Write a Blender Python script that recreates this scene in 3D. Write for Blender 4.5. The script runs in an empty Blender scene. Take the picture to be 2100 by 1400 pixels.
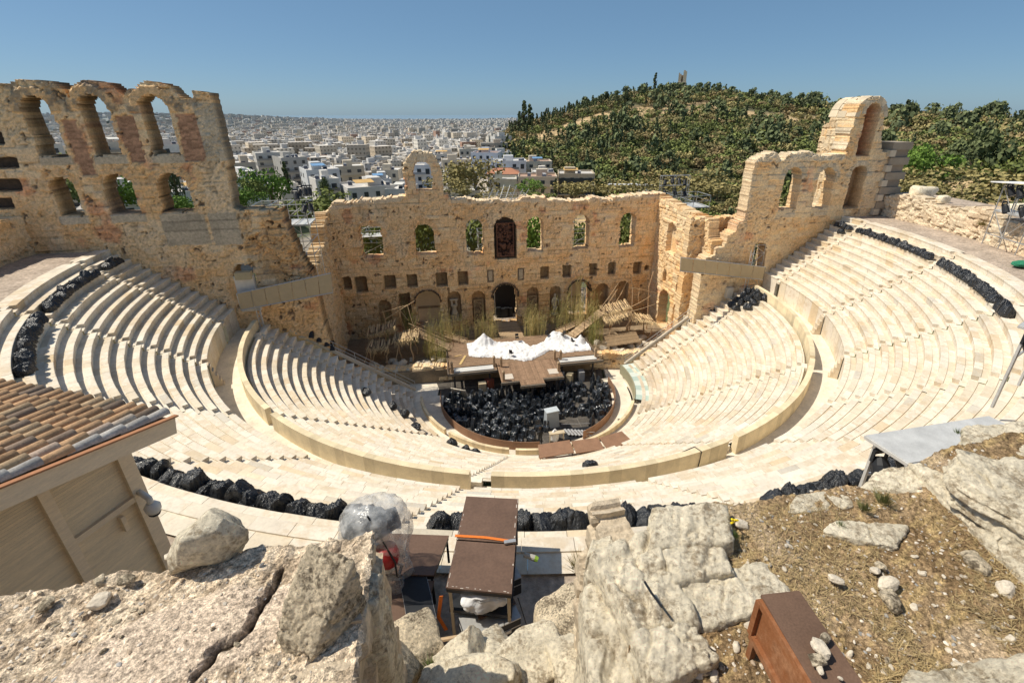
import bpy, math, random
import numpy as np
from mathutils import Vector, Matrix
random.seed(7); RNG = np.random.default_rng(11)
SC = bpy.context.scene; COL = SC.collection
# ------------------------------------------------------------------ camera (solved from the photograph)
CAM = np.array([-8.7624, -47.1486, 29.6863]); YAW, PITCH, ROLL, FOC = .1927, -.416, .0016, 969.6767
PX, PY = 1089.664, 661.965
def ray(x, y):
    X = (x-PX)/FOC; U = -(y-PY)/FOC
    c, s = math.cos(-ROLL), math.sin(-ROLL); X, U = X*c-U*s, X*s+U*c
    c, s = math.cos(PITCH), math.sin(PITCH); Y = c-U*s; Z = s+U*c
    c, s = math.cos(YAW), math.sin(YAW)
    return np.array([X*c+Y*s, -X*s+Y*c, Z])
def onz(x, y, z): r = ray(x, y); return CAM+r*(z-CAM[2])/r[2]
def ony(x, y, Y): r = ray(x, y); return CAM+r*(Y-CAM[1])/r[1]
def atd(x, y, d): return CAM+ray(x, y)*d
def at_dist(x, y, d):
    r = ray(x, y); return CAM+r*(d/math.hypot(r[0], r[1]))
cd = bpy.data.cameras.new('camera'); cam = bpy.data.objects.new('camera', cd); COL.objects.link(cam)
cam.location = CAM
fwd = Vector((math.sin(YAW)*math.cos(PITCH), math.cos(YAW)*math.cos(PITCH), math.sin(PITCH)))
q = fwd.to_track_quat('-Z', 'Y'); cam.rotation_euler = (q @ Matrix.Rotation(-ROLL, 3, 'Z').to_quaternion()).to_euler()
cd.sensor_width = 36; cd.lens = 36*FOC/2100; cd.shift_x = -(PX-1050)/2100; cd.shift_y = (PY-700)/2100
cd.clip_start = .1; cd.clip_end = 40000; SC.camera = cam
SC.view_settings.view_transform = 'Standard'; SC.view_settings.look = 'None'
SC.view_settings.exposure = 0; SC.view_settings.gamma = 1
# ------------------------------------------------------------------ light
SUN_EL, SUN_AZ = math.radians(56), math.radians(-74)     # azimuth measured from +Y towards +X
w = bpy.data.worlds.new('World'); SC.world = w; w.use_nodes = True
nt = w.node_tree; bg = nt.nodes['Background']
sky = nt.nodes.new('ShaderNodeTexSky'); sky.sky_type = 'NISHITA'; sky.sun_disc = False
sky.sun_elevation = SUN_EL; sky.sun_rotation = SUN_AZ; sky.altitude = 100; sky.air_density = .7; sky.dust_density = .5; sky.ozone_density = 5.0
tn_ = nt.nodes.new('ShaderNodeMix'); tn_.data_type = 'RGBA'; tn_.blend_type = 'MULTIPLY'; tn_.inputs[0].default_value = 1; tn_.inputs[7].default_value = (.85, .90, .87, 1)   # colour tint over the whole sky
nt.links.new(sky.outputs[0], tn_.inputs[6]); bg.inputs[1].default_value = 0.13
# low sky flattened towards one blue; higher sky, out of view, brightened as fill
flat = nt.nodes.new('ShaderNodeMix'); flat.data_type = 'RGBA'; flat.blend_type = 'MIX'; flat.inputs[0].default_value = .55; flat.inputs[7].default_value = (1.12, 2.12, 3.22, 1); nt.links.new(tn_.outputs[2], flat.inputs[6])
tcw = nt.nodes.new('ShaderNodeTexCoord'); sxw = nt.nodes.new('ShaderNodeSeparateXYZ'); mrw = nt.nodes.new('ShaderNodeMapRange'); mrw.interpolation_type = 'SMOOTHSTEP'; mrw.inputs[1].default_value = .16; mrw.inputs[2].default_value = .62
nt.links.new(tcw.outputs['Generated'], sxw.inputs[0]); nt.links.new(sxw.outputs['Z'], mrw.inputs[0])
brt = nt.nodes.new('ShaderNodeMix'); brt.data_type = 'RGBA'; brt.blend_type = 'MULTIPLY'; brt.inputs[0].default_value = 1; brt.inputs[7].default_value = (1.6, 1.42, 1.2, 1); nt.links.new(tn_.outputs[2], brt.inputs[6])  # upper sky boosted and warmed as added fill light
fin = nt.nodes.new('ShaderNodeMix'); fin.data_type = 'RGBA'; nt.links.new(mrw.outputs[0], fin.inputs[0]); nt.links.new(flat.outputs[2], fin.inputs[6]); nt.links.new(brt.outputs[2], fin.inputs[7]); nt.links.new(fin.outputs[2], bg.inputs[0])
sd = bpy.data.lights.new('sun', 'SUN'); so = bpy.data.objects.new('sun', sd); COL.objects.link(so)
sd.energy = 4.7; sd.angle = math.radians(.55); sd.color = (1, .92, .78)
sdir = Vector((math.sin(SUN_AZ)*math.cos(SUN_EL), math.cos(SUN_AZ)*math.cos(SUN_EL), math.sin(SUN_EL)))
so.rotation_euler = sdir.to_track_quat('Z', 'Y').to_euler(); so.location = (-60, 20, 90)
# ------------------------------------------------------------------ numpy noise
def hsh(ix, iy, s=0):
    n = (ix.astype(np.int64)*374761393 + iy.astype(np.int64)*668265263 + s*974634777) & 0xffffffff
    n = ((n ^ (n >> 13))*1274126177) & 0xffffffff
    n = ((n ^ (n >> 16))*2246822519) & 0xffffffff
    return ((n ^ (n >> 15)) & 0xffff)/65535.0
def vn(x, y, s=0):
    x = np.asarray(x, float); y = np.asarray(y, float)
    ix = np.floor(x); iy = np.floor(y); fx = x-ix; fy = y-iy
    fx = fx*fx*(3-2*fx); fy = fy*fy*(3-2*fy)
    ix = ix.astype(np.int64); iy = iy.astype(np.int64)
    return (hsh(ix, iy, s)*(1-fx)+hsh(ix+1, iy, s)*fx)*(1-fy)+(hsh(ix, iy+1, s)*(1-fx)+hsh(ix+1, iy+1, s)*fx)*fy
def fbm(x, y, s=0, o=4):
    t = 0; a = .5
    for k in range(o):
        t = t+a*vn(np.asarray(x)*2**k, np.asarray(y)*2**k, s+k*17); a *= .5
    return t/(1-.5**o)
def n3(P, s=0, o=3):                                     # noise on 3D points from three slices
    return (fbm(P[:, 0]+7.3, P[:, 1]-P[:, 2]*.73, s, o)+fbm(P[:, 1]+3.1, P[:, 2]+P[:, 0]*.61, s+5, o)+fbm(P[:, 2]-1.7, P[:, 0]-P[:, 1]*.57, s+9, o))/3
def cells(U, V, s=0):                                    # jittered cells: id-random, distance to the border
    iu = np.floor(U).astype(np.int64); iv = np.floor(V).astype(np.int64)
    f1 = np.full(U.shape, 9.); f2 = np.full(U.shape, 9.); rid = np.zeros(U.shape)
    for a in (-1, 0, 1):
        for b in (-1, 0, 1):
            cx = iu+a+.15+.7*hsh(iu+a, iv+b, s); cy = iv+b+.15+.7*hsh(iu+a, iv+b, s+1)
            d = np.hypot(cx-U, cy-V); m = d < f1
            f2 = np.where(m, f1, np.minimum(f2, d)); rid = np.where(m, hsh(iu+a, iv+b, s+2), rid); f1 = np.where(m, d, f1)
    return rid, f2-f1
def ashlar(U, V, s=0, ch=.55, b0=.7, b1=1.5):            # coursed blocks: id-random, distance to the joint (m)
    Uw = U+.09*(fbm(U*1.3, V*1.3, s+31, 2)-.5); Vw = V+.1*(fbm(U*.9, V*.9, s+37, 2)-.5)
    r = np.floor(Vw/ch).astype(np.int64); fv = Vw/ch-r
    bw = b0+(b1-b0)*hsh(r, r*0+3, s); c0 = Uw/bw+7*hsh(r, r*0+5, s+1)
    c = np.floor(c0).astype(np.int64); sh = .3*(hsh(c, r, s+2)-.5)
    fu = c0-c
    return hsh(c, r, s+3), np.minimum(np.minimum(fu, 1-fu)*bw, np.minimum(fv, 1-fv)*ch), hsh(c, r, s+4)
def lerp(a, b, t): return a+(b-a)*t
def lim(c, m=.9): return c/np.maximum(1, c.max(1, keepdims=True)/m)      # keep the hue where a colour gets too bright
def sst(a, b, x): t = np.clip((x-a)/(b-a), 0, 1); return t*t*(3-2*t)
# ------------------------------------------------------------------ scene graph helpers
def tag(o, label=None, cat=None, group=None, kind=None):
    if label: o['label'] = label
    if cat: o['category'] = cat
    if group: o['group'] = group
    if kind: o['kind'] = kind
    return o
def empty(name, loc, label=None, cat=None, group=None, rz=0):
    o = bpy.data.objects.new(name, None); COL.objects.link(o); o.location = tuple(float(v) for v in loc); o.rotation_euler = (0, 0, rz)
    o.empty_display_size = .3
    return tag(o, label, cat, group)
def link(name, me, parent=None, loc=None):
    o = bpy.data.objects.new(name, me); COL.objects.link(o)
    if parent is not None: o.parent = parent
    if loc is not None: o.location = tuple(float(v) for v in loc)
    return o
KIDS = {}
def kids(o): return [c for c in bpy.data.objects if c.parent is o]
def copy_tree(o, parent=None, ch=None):
    c = o.copy(); COL.objects.link(c); c.parent = parent
    for k in (kids(o) if ch is None else ch): copy_tree(k, c)
    return c
def np_mesh(name, V, F, mat, cols=None, smooth=False, corner=None, uv=None):
    me = bpy.data.meshes.new(name); V = np.asarray(V, float); F = np.asarray(F)
    k = F.shape[1]
    me.vertices.add(len(V)); me.vertices.foreach_set('co', V.ravel())
    me.loops.add(F.size); me.loops.foreach_set('vertex_index', F.ravel().astype(np.int32))
    me.polygons.add(len(F)); me.polygons.foreach_set('loop_start', np.arange(0, F.size, k, dtype=np.int32))
    me.polygons.foreach_set('loop_total', np.full(len(F), k, np.int32))
    me.polygons.foreach_set('use_smooth', np.full(len(F), bool(smooth)))
    if cols is not None:
        a = me.color_attributes.new('Col', 'FLOAT_COLOR', 'POINT'); a.data.foreach_set('color', np.c_[cols, np.ones(len(cols))].astype(np.float32).ravel())
    if corner is not None:
        a = me.color_attributes.new('Col', 'FLOAT_COLOR', 'CORNER'); a.data.foreach_set('color', np.c_[corner, np.ones(len(corner))].astype(np.float32).ravel())
    if uv is not None:
        l = me.uv_layers.new(name='UV'); l.data.foreach_set('uv', np.asarray(uv, np.float32).ravel())
    me.update(calc_edges=True); me.validate()
    if mat: me.materials.append(mat)
    return me
class MB:
    def __init__(s): s.v = []; s.f = []; s.c = []
    def add(s, vs, fs, col=(.5, .5, .5)):
        b = len(s.v); s.v += [tuple(float(x) for x in p) for p in vs]
        for f in fs: s.f.append(tuple(b+i for i in f)); s.c.append(col)
        return s
    def box(s, c, d, R=None, col=(.5, .5, .5), taper=1.0):
        x, y, z = d[0]/2, d[1]/2, d[2]/2
        P = [Vector((a*x*(taper if e > 0 else 1), b*y*(taper if e > 0 else 1), e*z)) for e in (-1, 1) for a, b in ((-1, -1), (1, -1), (1, 1), (-1, 1))]
        if R is not None: P = [R @ p for p in P]
        return s.add([p+Vector(c) for p in P], [(3, 2, 1, 0), (4, 5, 6, 7), (0, 1, 5, 4), (1, 2, 6, 5), (2, 3, 7, 6), (3, 0, 4, 7)], col)
    def bar(s, p, q, wd, ht=None, col=(.5, .5, .5), up=(0, 0, 1)):
        p, q = Vector(p), Vector(q); d = (q-p); L = d.length; d.normalize(); ht = ht or wd
        u = Vector(up); u = Vector((1, 0, 0)) if abs(d.dot(u)) > .98 else u
        a = d.cross(u).normalized(); b = a.cross(d)
        return s.box((p+q)/2, (wd, L, ht), Matrix((a, d, b)).transposed(), col)
    def tube(s, pts, r, n=6, col=(.5, .5, .5), cap=True):
        pts = [Vector(p) for p in pts]; R = r if isinstance(r, (list, tuple)) else [r]*len(pts)
        vs = []; fs = []
        for i, p in enumerate(pts):
            d = (pts[min(i+1, len(pts)-1)]-pts[max(i-1, 0)]).normalized()
            u = Vector((0, 0, 1)) if abs(d.z) < .9 else Vector((1, 0, 0)); a = d.cross(u).normalized(); b = a.cross(d)
            vs += [p+(a*math.cos(2*math.pi*k/n)+b*math.sin(2*math.pi*k/n))*R[i] for k in range(n)]
        for i in range(len(pts)-1): fs += [(i*n+k, i*n+(k+1) % n, (i+1)*n+(k+1) % n, (i+1)*n+k) for k in range(n)]
        if cap: fs += [tuple(range(n))[::-1], tuple(range((len(pts)-1)*n, len(pts)*n))]
        return s.add(vs, fs, col)
    def prism(s, poly, z0, z1, col=(.5, .5, .5)):
        n = len(poly); vs = [(p[0], p[1], z0) for p in poly]+[(p[0], p[1], z1) for p in poly]
        return s.add(vs, [tuple(range(n))[::-1], tuple(range(n, 2*n))]+[(i, (i+1) % n, n+(i+1) % n, n+i) for i in range(n)], col)
    def mesh(s, name, mat, smooth=False, origin=(0, 0, 0)):
        me = bpy.data.meshes.new(name); o = Vector([float(t) for t in origin])
        me.from_pydata([Vector(p)-o for p in s.v], [], s.f)
        a = me.color_attributes.new('Col', 'FLOAT_COLOR', 'CORNER'); arr = []
        for p in me.polygons: arr += [(*s.c[p.index], 1.)]*p.loop_total
        a.data.foreach_set('color', np.array(arr, np.float32).ravel())
        if smooth: me.polygons.foreach_set('use_smooth', np.ones(len(me.polygons), bool))
        if mat: me.materials.append(mat)
        me.update(); return me
    def build(s, name, mat, parent=None, smooth=False):
        org = root_loc(parent); return link(name, s.mesh(name, mat, smooth, org), parent)
    def thing(s, name, mat, label, cat, group=None, kind=None, smooth=False):
        c = np.array(s.v).mean(0); c[2] = np.array(s.v)[:, 2].min()
        return tag(link(name, s.mesh(name, mat, smooth, c), None, c), label, cat, group, kind)
def root_loc(p):
    t = Vector((0, 0, 0))
    while p is not None: t += p.location; p = p.parent
    return t
# ------------------------------------------------------------------ materials
def mat(name, col=(.5, .5, .5), rough=.8, attr=False, metal=0, n1=(0, 0), n2=(0, 0), bump=0, bscale=20, tint=None, spec=.3, coat=0, trans=0, sheen=0, stretch=None, detail=6):
    m = bpy.data.materials.new(name); m.use_nodes = True; t = m.node_tree; N = t.nodes; L = t.links; b = N['Principled BSDF']
    b.inputs['Roughness'].default_value = rough; b.inputs['Metallic'].default_value = metal; b.inputs['Specular IOR Level'].default_value = spec
    if coat: b.inputs['Coat Weight'].default_value = coat
    g = N.new('ShaderNodeNewGeometry'); tc = N.new('ShaderNodeTexCoord'); src = g.outputs['Position']
    if stretch:
        mp = N.new('ShaderNodeMapping'); mp.inputs['Scale'].default_value = stretch; L.new(src, mp.inputs[0]); src = mp.outputs[0]
    if attr:
        a = N.new('ShaderNodeAttribute'); a.attribute_name = 'Col'; c = a.outputs['Color']
    else:
        a = N.new('ShaderNodeRGB'); a.outputs[0].default_value = (*col, 1); c = a.outputs[0]
    for k, (sc, am) in enumerate((n1, n2)):
        if not am: continue
        nz = N.new('ShaderNodeTexNoise'); nz.inputs['Scale'].default_value = sc; nz.inputs['Detail'].default_value = detail; nz.inputs['Roughness'].default_value = .62; L.new(src, nz.inputs['Vector'])
        mr = N.new('ShaderNodeMapRange'); mr.inputs[1].default_value = .3; mr.inputs[2].default_value = .7; mr.inputs[3].default_value = 1-am; mr.inputs[4].default_value = 1+am*.7
        L.new(nz.outputs['Fac'], mr.inputs[0])
        if tint and k == 0:
            mx = N.new('ShaderNodeMix'); mx.data_type = 'RGBA'; mx.inputs[7].default_value = (*tint, 1); L.new(c, mx.inputs[6])
            mr.inputs[3].default_value = 0; mr.inputs[4].default_value = am; L.new(mr.outputs[0], mx.inputs[0]); c = mx.outputs[2]
        else:
            mx = N.new('ShaderNodeMix'); mx.data_type = 'RGBA'; mx.blend_type = 'MULTIPLY'; mx.inputs[0].default_value = 1
            L.new(c, mx.inputs[6]); L.new(mr.outputs[0], mx.inputs[7]); c = mx.outputs[2]
    L.new(c, b.inputs['Base Color'])
    if bump:
        nz = N.new('ShaderNodeTexNoise'); nz.inputs['Scale'].default_value = bscale; nz.inputs['Detail'].default_value = 8; nz.inputs['Roughness'].default_value = .65; L.new(src, nz.inputs['Vector'])
        bp = N.new('ShaderNodeBump'); bp.inputs['Strength'].default_value = min(1, bump); bp.inputs['Distance'].default_value = .6/bscale*max(1, bump); L.new(nz.outputs['Fac'], bp.inputs['Height']); L.new(bp.outputs[0], b.inputs['Normal'])
    if trans: b.inputs['Transmission Weight'].default_value = trans
    m['n'] = 1
    return m
def pits(m, sc=14, amt=.5, col=(.12, .085, .05), thr=(.32, .5), bumpd=.03):        # dark weathering pits and lichen over a stone material
    t = m.node_tree; N = t.nodes; L = t.links; b = N['Principled BSDF']; src = b.inputs['Base Color'].links[0].from_socket
    g = N.new('ShaderNodeNewGeometry')
    nz = N.new('ShaderNodeTexNoise'); nz.inputs['Scale'].default_value = sc; nz.inputs['Detail'].default_value = 7; nz.inputs['Roughness'].default_value = .7; L.new(g.outputs['Position'], nz.inputs['Vector'])
    big = N.new('ShaderNodeTexNoise'); big.inputs['Scale'].default_value = sc*.16; big.inputs['Detail'].default_value = 3; L.new(g.outputs['Position'], big.inputs['Vector'])
    ad = N.new('ShaderNodeMath'); ad.operation = 'MULTIPLY_ADD'; ad.inputs[1].default_value = .7; L.new(big.outputs['Fac'], ad.inputs[0]); L.new(nz.outputs['Fac'], ad.inputs[2])
    sb = N.new('ShaderNodeMath'); sb.operation = 'SUBTRACT'; sb.inputs[1].default_value = .35; L.new(ad.outputs[0], sb.inputs[0])
    mr = N.new('ShaderNodeMapRange'); mr.inputs[1].default_value = thr[0]; mr.inputs[2].default_value = thr[1]; mr.inputs[3].default_value = amt; mr.inputs[4].default_value = 0; L.new(sb.outputs[0], mr.inputs[0])
    mx = N.new('ShaderNodeMix'); mx.data_type = 'RGBA'; mx.inputs[7].default_value = (*col, 1); L.new(mr.outputs[0], mx.inputs[0]); L.new(src, mx.inputs[6]); L.new(mx.outputs[2], b.inputs['Base Color'])
    bp = N.new('ShaderNodeBump'); bp.inputs['Strength'].default_value = 1; bp.inputs['Distance'].default_value = bumpd; L.new(sb.outputs[0], bp.inputs['Height'])
    if b.inputs['Normal'].links: L.new(b.inputs['Normal'].links[0].from_socket, bp.inputs['Normal'])
    fz = N.new('ShaderNodeTexNoise'); fz.inputs['Scale'].default_value = sc*4.2; fz.inputs['Detail'].default_value = 6; fz.inputs['Roughness'].default_value = .75; L.new(g.outputs['Position'], fz.inputs['Vector'])
    b2 = N.new('ShaderNodeBump'); b2.inputs['Strength'].default_value = 1; b2.inputs['Distance'].default_value = bumpd*.55; L.new(fz.outputs['Fac'], b2.inputs['Height']); L.new(bp.outputs[0], b2.inputs['Normal']); L.new(b2.outputs[0], b.inputs['Normal'])
    return m
def window_grid(m, attr_mix=True):                       # storeys of dark openings drawn into a far facade, on the mesh's metric UV
    t = m.node_tree; N = t.nodes; L = t.links; b = N['Principled BSDF']; src = b.inputs['Base Color'].links[0].from_socket
    uv = N.new('ShaderNodeUVMap'); br = N.new('ShaderNodeTexBrick'); br.offset = 0; br.inputs['Scale'].default_value = 1
    br.inputs['Brick Width'].default_value = 2.9; br.inputs['Row Height'].default_value = 3.1; br.inputs['Mortar Size'].default_value = .85; br.inputs['Mortar Smooth'].default_value = 0
    br.inputs['Color1'].default_value = (0, 0, 0, 1); br.inputs['Color2'].default_value = (.12, .12, .12, 1); br.inputs['Mortar'].default_value = (1, 1, 1, 1); L.new(uv.outputs[0], br.inputs[0])
    mx = N.new('ShaderNodeMix'); mx.data_type = 'RGBA'; mx.blend_type = 'MULTIPLY'; mx.inputs[0].default_value = .62; L.new(src, mx.inputs[6]); L.new(br.outputs['Color'], mx.inputs[7]); L.new(mx.outputs[2], b.inputs['Base Color'])
    return m
M = {}
M['marble'] = pits(mat('seat_marble', attr=True, rough=.7, n1=(1.3, .09), n2=(9, .10), bump=.3, bscale=30, spec=.15), 2.6, .42, (.58, .43, .26), (.36, .52), .002)
M['wall'] = mat('ruin_stone', attr=True, rough=.95, n1=(5, .28), n2=(22, .25), bump=1, bscale=9, spec=.1)
M['parapet'] = mat('parapet_stone', attr=True, rough=.8, n1=(1.2, .16), n2=(14, .1), bump=.2, bscale=40, spec=.15)
M['dirt'] = mat('packed_earth', (.33, .25, .165), 1, n1=(1.1, .3), n2=(17, .4), bump=1, bscale=14, spec=.05)
M['paving'] = mat('pale_paving', (.78, .70, .57), .8, n1=(.8, .2), n2=(7, .14), bump=.2, bscale=25, spec=.2)
M['path'] = mat('old_walkway_paving', (.50, .41, .33), .95, n1=(.7, .3), n2=(5, .4), bump=.7, bscale=6, spec=.1)
M['rock'] = pits(mat('pale_limestone', (1.0, .89, .68), .95, n1=(1.3, .18), n2=(18, .3), bump=1.3, bscale=16, spec=.08), 19, .72, (.30, .21, .12), (.33, .49), .03)
M['rock2'] = pits(mat('grey_conglomerate', (.90, .76, .55), .95, n1=(2.2, .25), n2=(26, .5), bump=1.5, bscale=22, spec=.08), 24, .85, (.12, .09, .06), (.33, .50), .035)
M['gravel'] = mat('gravel_crust', (.66, .56, .46), 1, n1=(3, .2), n2=(60, .5), bump=1.2, bscale=55, spec=.05)
M['black'] = mat('black_plastic_film', (.028, .031, .036), .27, n1=(1.6, .5), bump=1.0, bscale=13, spec=.55)
M['cloth'] = mat('white_tarpaulin', (.80, .80, .80), .7, n1=(3, .05), bump=.4, bscale=9, spec=.2)
M['wood'] = mat('brown_deck_boards', (.21, .125, .075), .75, attr=True, n1=(3, .25), n2=(25, .2), spec=.2)
M['panel'] = mat('brown_film_plywood', (.150, .092, .064), .5, n1=(1.5, .2), n2=(16, .16), spec=.3)
M['fence'] = mat('brown_barrier_panel', (.29, .165, .10), .6, n1=(1.2, .2), n2=(14, .15))
M['rust'] = pits(mat('rusty_steel', (.27, .13, .065), .8, n1=(3, .35), n2=(24, .3), bump=.3, bscale=40, spec=.2), 6, .5, (.30, .10, .03), (.38, .55), .004)
M['steel'] = mat('galvanised_steel', (.55, .55, .54), .45, metal=.7, n1=(6, .2))
M['alu'] = mat('aluminium_frame', (.62, .62, .61), .5, metal=.5, n1=(6, .12))
M['tread'] = mat('pale_sheet_metal', (.62, .62, .60), .5, metal=.2, n1=(2, .18), n2=(30, .1), tint=None)
M['dark'] = mat('dark_equipment', (.02, .022, .026), .5, n1=(5, .3))
M['mesh'] = mat('beige_screen_fabric', (.50, .40, .25), .9, n1=(2, .08), n2=(60, .1))
M['tile'] = mat('terracotta_tile', attr=True, rough=.85, n1=(5, .22), n2=(28, .28), bump=.4, bscale=40, spec=.15)
M['paint'] = mat('beige_painted_boards', attr=True, rough=.8, n1=(3, .12), n2=(20, .1), bump=.3, bscale=30, stretch=(1, 1, 6))
M['leaf'] = mat('foliage', attr=True, rough=.75, spec=.2)
M['bark'] = mat('bark', (.16, .115, .075), .95, n1=(4, .3), bump=.6, bscale=15)
M['cane'] = mat('cane_and_sticks', attr=True, rough=.85, n1=(6, .25))
M['floor'] = mat('dark_stage_floor', (.10, .088, .075), .75, n1=(1.5, .35), n2=(12, .25))
M['house'] = mat('painted_render', attr=True, rough=.85, n1=(.4, .12), n2=(3, .08))
M['farhouse'] = window_grid(mat('far_painted_render', attr=True, rough=.85))
M['glass'] = mat('window_glass', (.035, .045, .055), .15, spec=.6)
M['red'] = mat('red_plastic', (.42, .03, .03), .35)
M['orange'] = mat('orange_webbing', (.72, .19, .03), .7, n1=(20, .15))
M['white'] = mat('white_plastic', (.72, .70, .64), .4)
M['skin'] = mat('skin', (.42, .24, .16), .6)
M['green'] = mat('green_net', (.03, .22, .12), .7, n1=(20, .4))
M['lime'] = mat('lime_plastic', (.35, .62, .05), .5)
M['ramp'] = mat('pale_green_carpet', attr=True, rough=.9, n1=(4, .06))
def film():
    m = bpy.data.materials.new('clear_plastic_sheet'); m.use_nodes = True; t = m.node_tree; N = t.nodes; L = t.links; b = N['Principled BSDF']
    b.inputs['Base Color'].default_value = (.66, .67, .67, 1); b.inputs['Roughness'].default_value = .2; b.inputs['Specular IOR Level'].default_value = .6
    g = N.new('ShaderNodeNewGeometry'); nz = N.new('ShaderNodeTexNoise'); nz.inputs['Scale'].default_value = 5; nz.inputs['Detail'].default_value = 5; L.new(g.outputs['Position'], nz.inputs['Vector'])
    mr = N.new('ShaderNodeMapRange'); mr.inputs[1].default_value = .35; mr.inputs[2].default_value = .7; mr.inputs[3].default_value = .16; mr.inputs[4].default_value = .66; L.new(nz.outputs['Fac'], mr.inputs[0]); L.new(mr.outputs[0], b.inputs['Alpha'])
    bp = N.new('ShaderNodeBump'); bp.inputs['Strength'].default_value = .8; bp.inputs['Distance'].default_value = .05; L.new(nz.outputs['Fac'], bp.inputs['Height']); L.new(bp.outputs[0], b.inputs['Normal'])
    return m
M['film'] = film()
ORD = ['', 'second', 'third', 'fourth', 'fifth', 'sixth', 'seventh', 'eighth', 'ninth', 'tenth', 'eleventh', 'twelfth', 'thirteenth', 'fourteenth', 'fifteenth', 'sixteenth', 'seventeenth', 'eighteenth', 'nineteenth', 'twentieth', 'twenty-first', 'twenty-second', 'twenty-third', 'twenty-fourth']
def nth(i, what, side):
    if what == 'one': return side+'most' if i == 0 else ORD[i]+' from '+side
    return side+'most '+what if i == 0 else ORD[i]+' '+what+' from the '+side
# ================================================================== ruin walls
TAN, CREAM, OCHRE, RED, GREY, SOOT_SHADOW = [np.array(c) for c in ((.60, .45, .285), (.71, .59, .42), (.60, .39, .20), (.36, .175, .105), (.48, .42, .33), (.115, .09, .07))]  # the last serves soot streaks and the shade painted into hollows
def stonecol(U, V, s, soot=.5, red=.25, cream=.35, rubble=.5, ch=.55):
    """block pattern -> colour and relief of a weathered masonry face"""
    ia, da, ib = ashlar(U, V, s, ch)
    ic, dc = cells(U*1.9+.3*fbm(U, V, s+3, 2), V*2.4, s+50)
    m = sst(.5-.06, .5+.06, fbm(U*.22, V*.3, s+70, 3)+(rubble-.5)*.6)          # 1 = rubble fill
    rid = lerp(ia, ic, (m > .5)); joint = np.where(m > .5, sst(.0, .22, dc), sst(.0, .07, da))
    c = TAN[None]*(.76+.44*rid[:, None])
    c = lerp(c, CREAM[None]*(.8+.35*rid[:, None]), (sst(1-cream, 1-cream+.1, ib*.75+.35*fbm(U*.3, V*.3, s+5, 3)))[:, None]*(1-.6*m[:, None]))
    c = lerp(c, OCHRE[None]*(.7+.5*rid[:, None]), .75*sst(.52, .68, fbm(U*.35, V*.45, s+11, 4))[:, None])
    c = lerp(c, RED[None]*(.8+.5*rid[:, None]), sst(1-red, 1-red+.12, fbm(U*.4, V*.5, s+13, 4)*1.25)[:, None]*.8)
    c = lerp(c, GREY[None]*(.7+.5*rid[:, None]), .6*sst(.55, .7, fbm(U*.5, V*.3, s+19, 4))[:, None])
    hole = (fbm(U*1.7, V*1.7, s+23, 3) > .79)
    drip = sst(.5, .75, fbm(U*1.1, V*.16, s+29, 4)*1.0+.0)*soot
    c = lerp(c, SOOT_SHADOW[None]*1.5, np.clip(drip*.62, 0, 1)[:, None])
    c = c*(.58+.42*joint[:, None])
    c = np.where(hole[:, None], SOOT_SHADOW[None]*1.2, c)
    c = c*(.82+.36*fbm(U*4.5, V*4.5, s+41, 3)[:, None])
    rel = (rid-.5)*.16+(joint-1)*.08-hole*.22+.16*(fbm(U*.8, V*.8, s+47, 3)-.5)
    c = np.clip(c, .008, 1)**.86*np.array((1.74, 1.56, 1.28))
    return lim(c, .92), rel
def arch(U, V, x0, x1, z0, z1):
    xm = (x0+x1)/2; r = (x1-x0)/2; zs = z1-r
    return (U > x0) & (U < x1) & (V > z0) & ((V < zs) | (np.hypot(U-xm, V-zs) < r))
def rect(U, V, x0, x1, z0, z1): return (U > x0) & (U < x1) & (V > z0) & (V < z1)
def ring(U, V, x0, x1, z1, w):
    xm = (x0+x1)/2; r = (x1-x0)/2; zs = z1-r; d = np.hypot(U-xm, V-zs)
    return (V > zs-.15) & (d > r) & (d < r+w)
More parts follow.
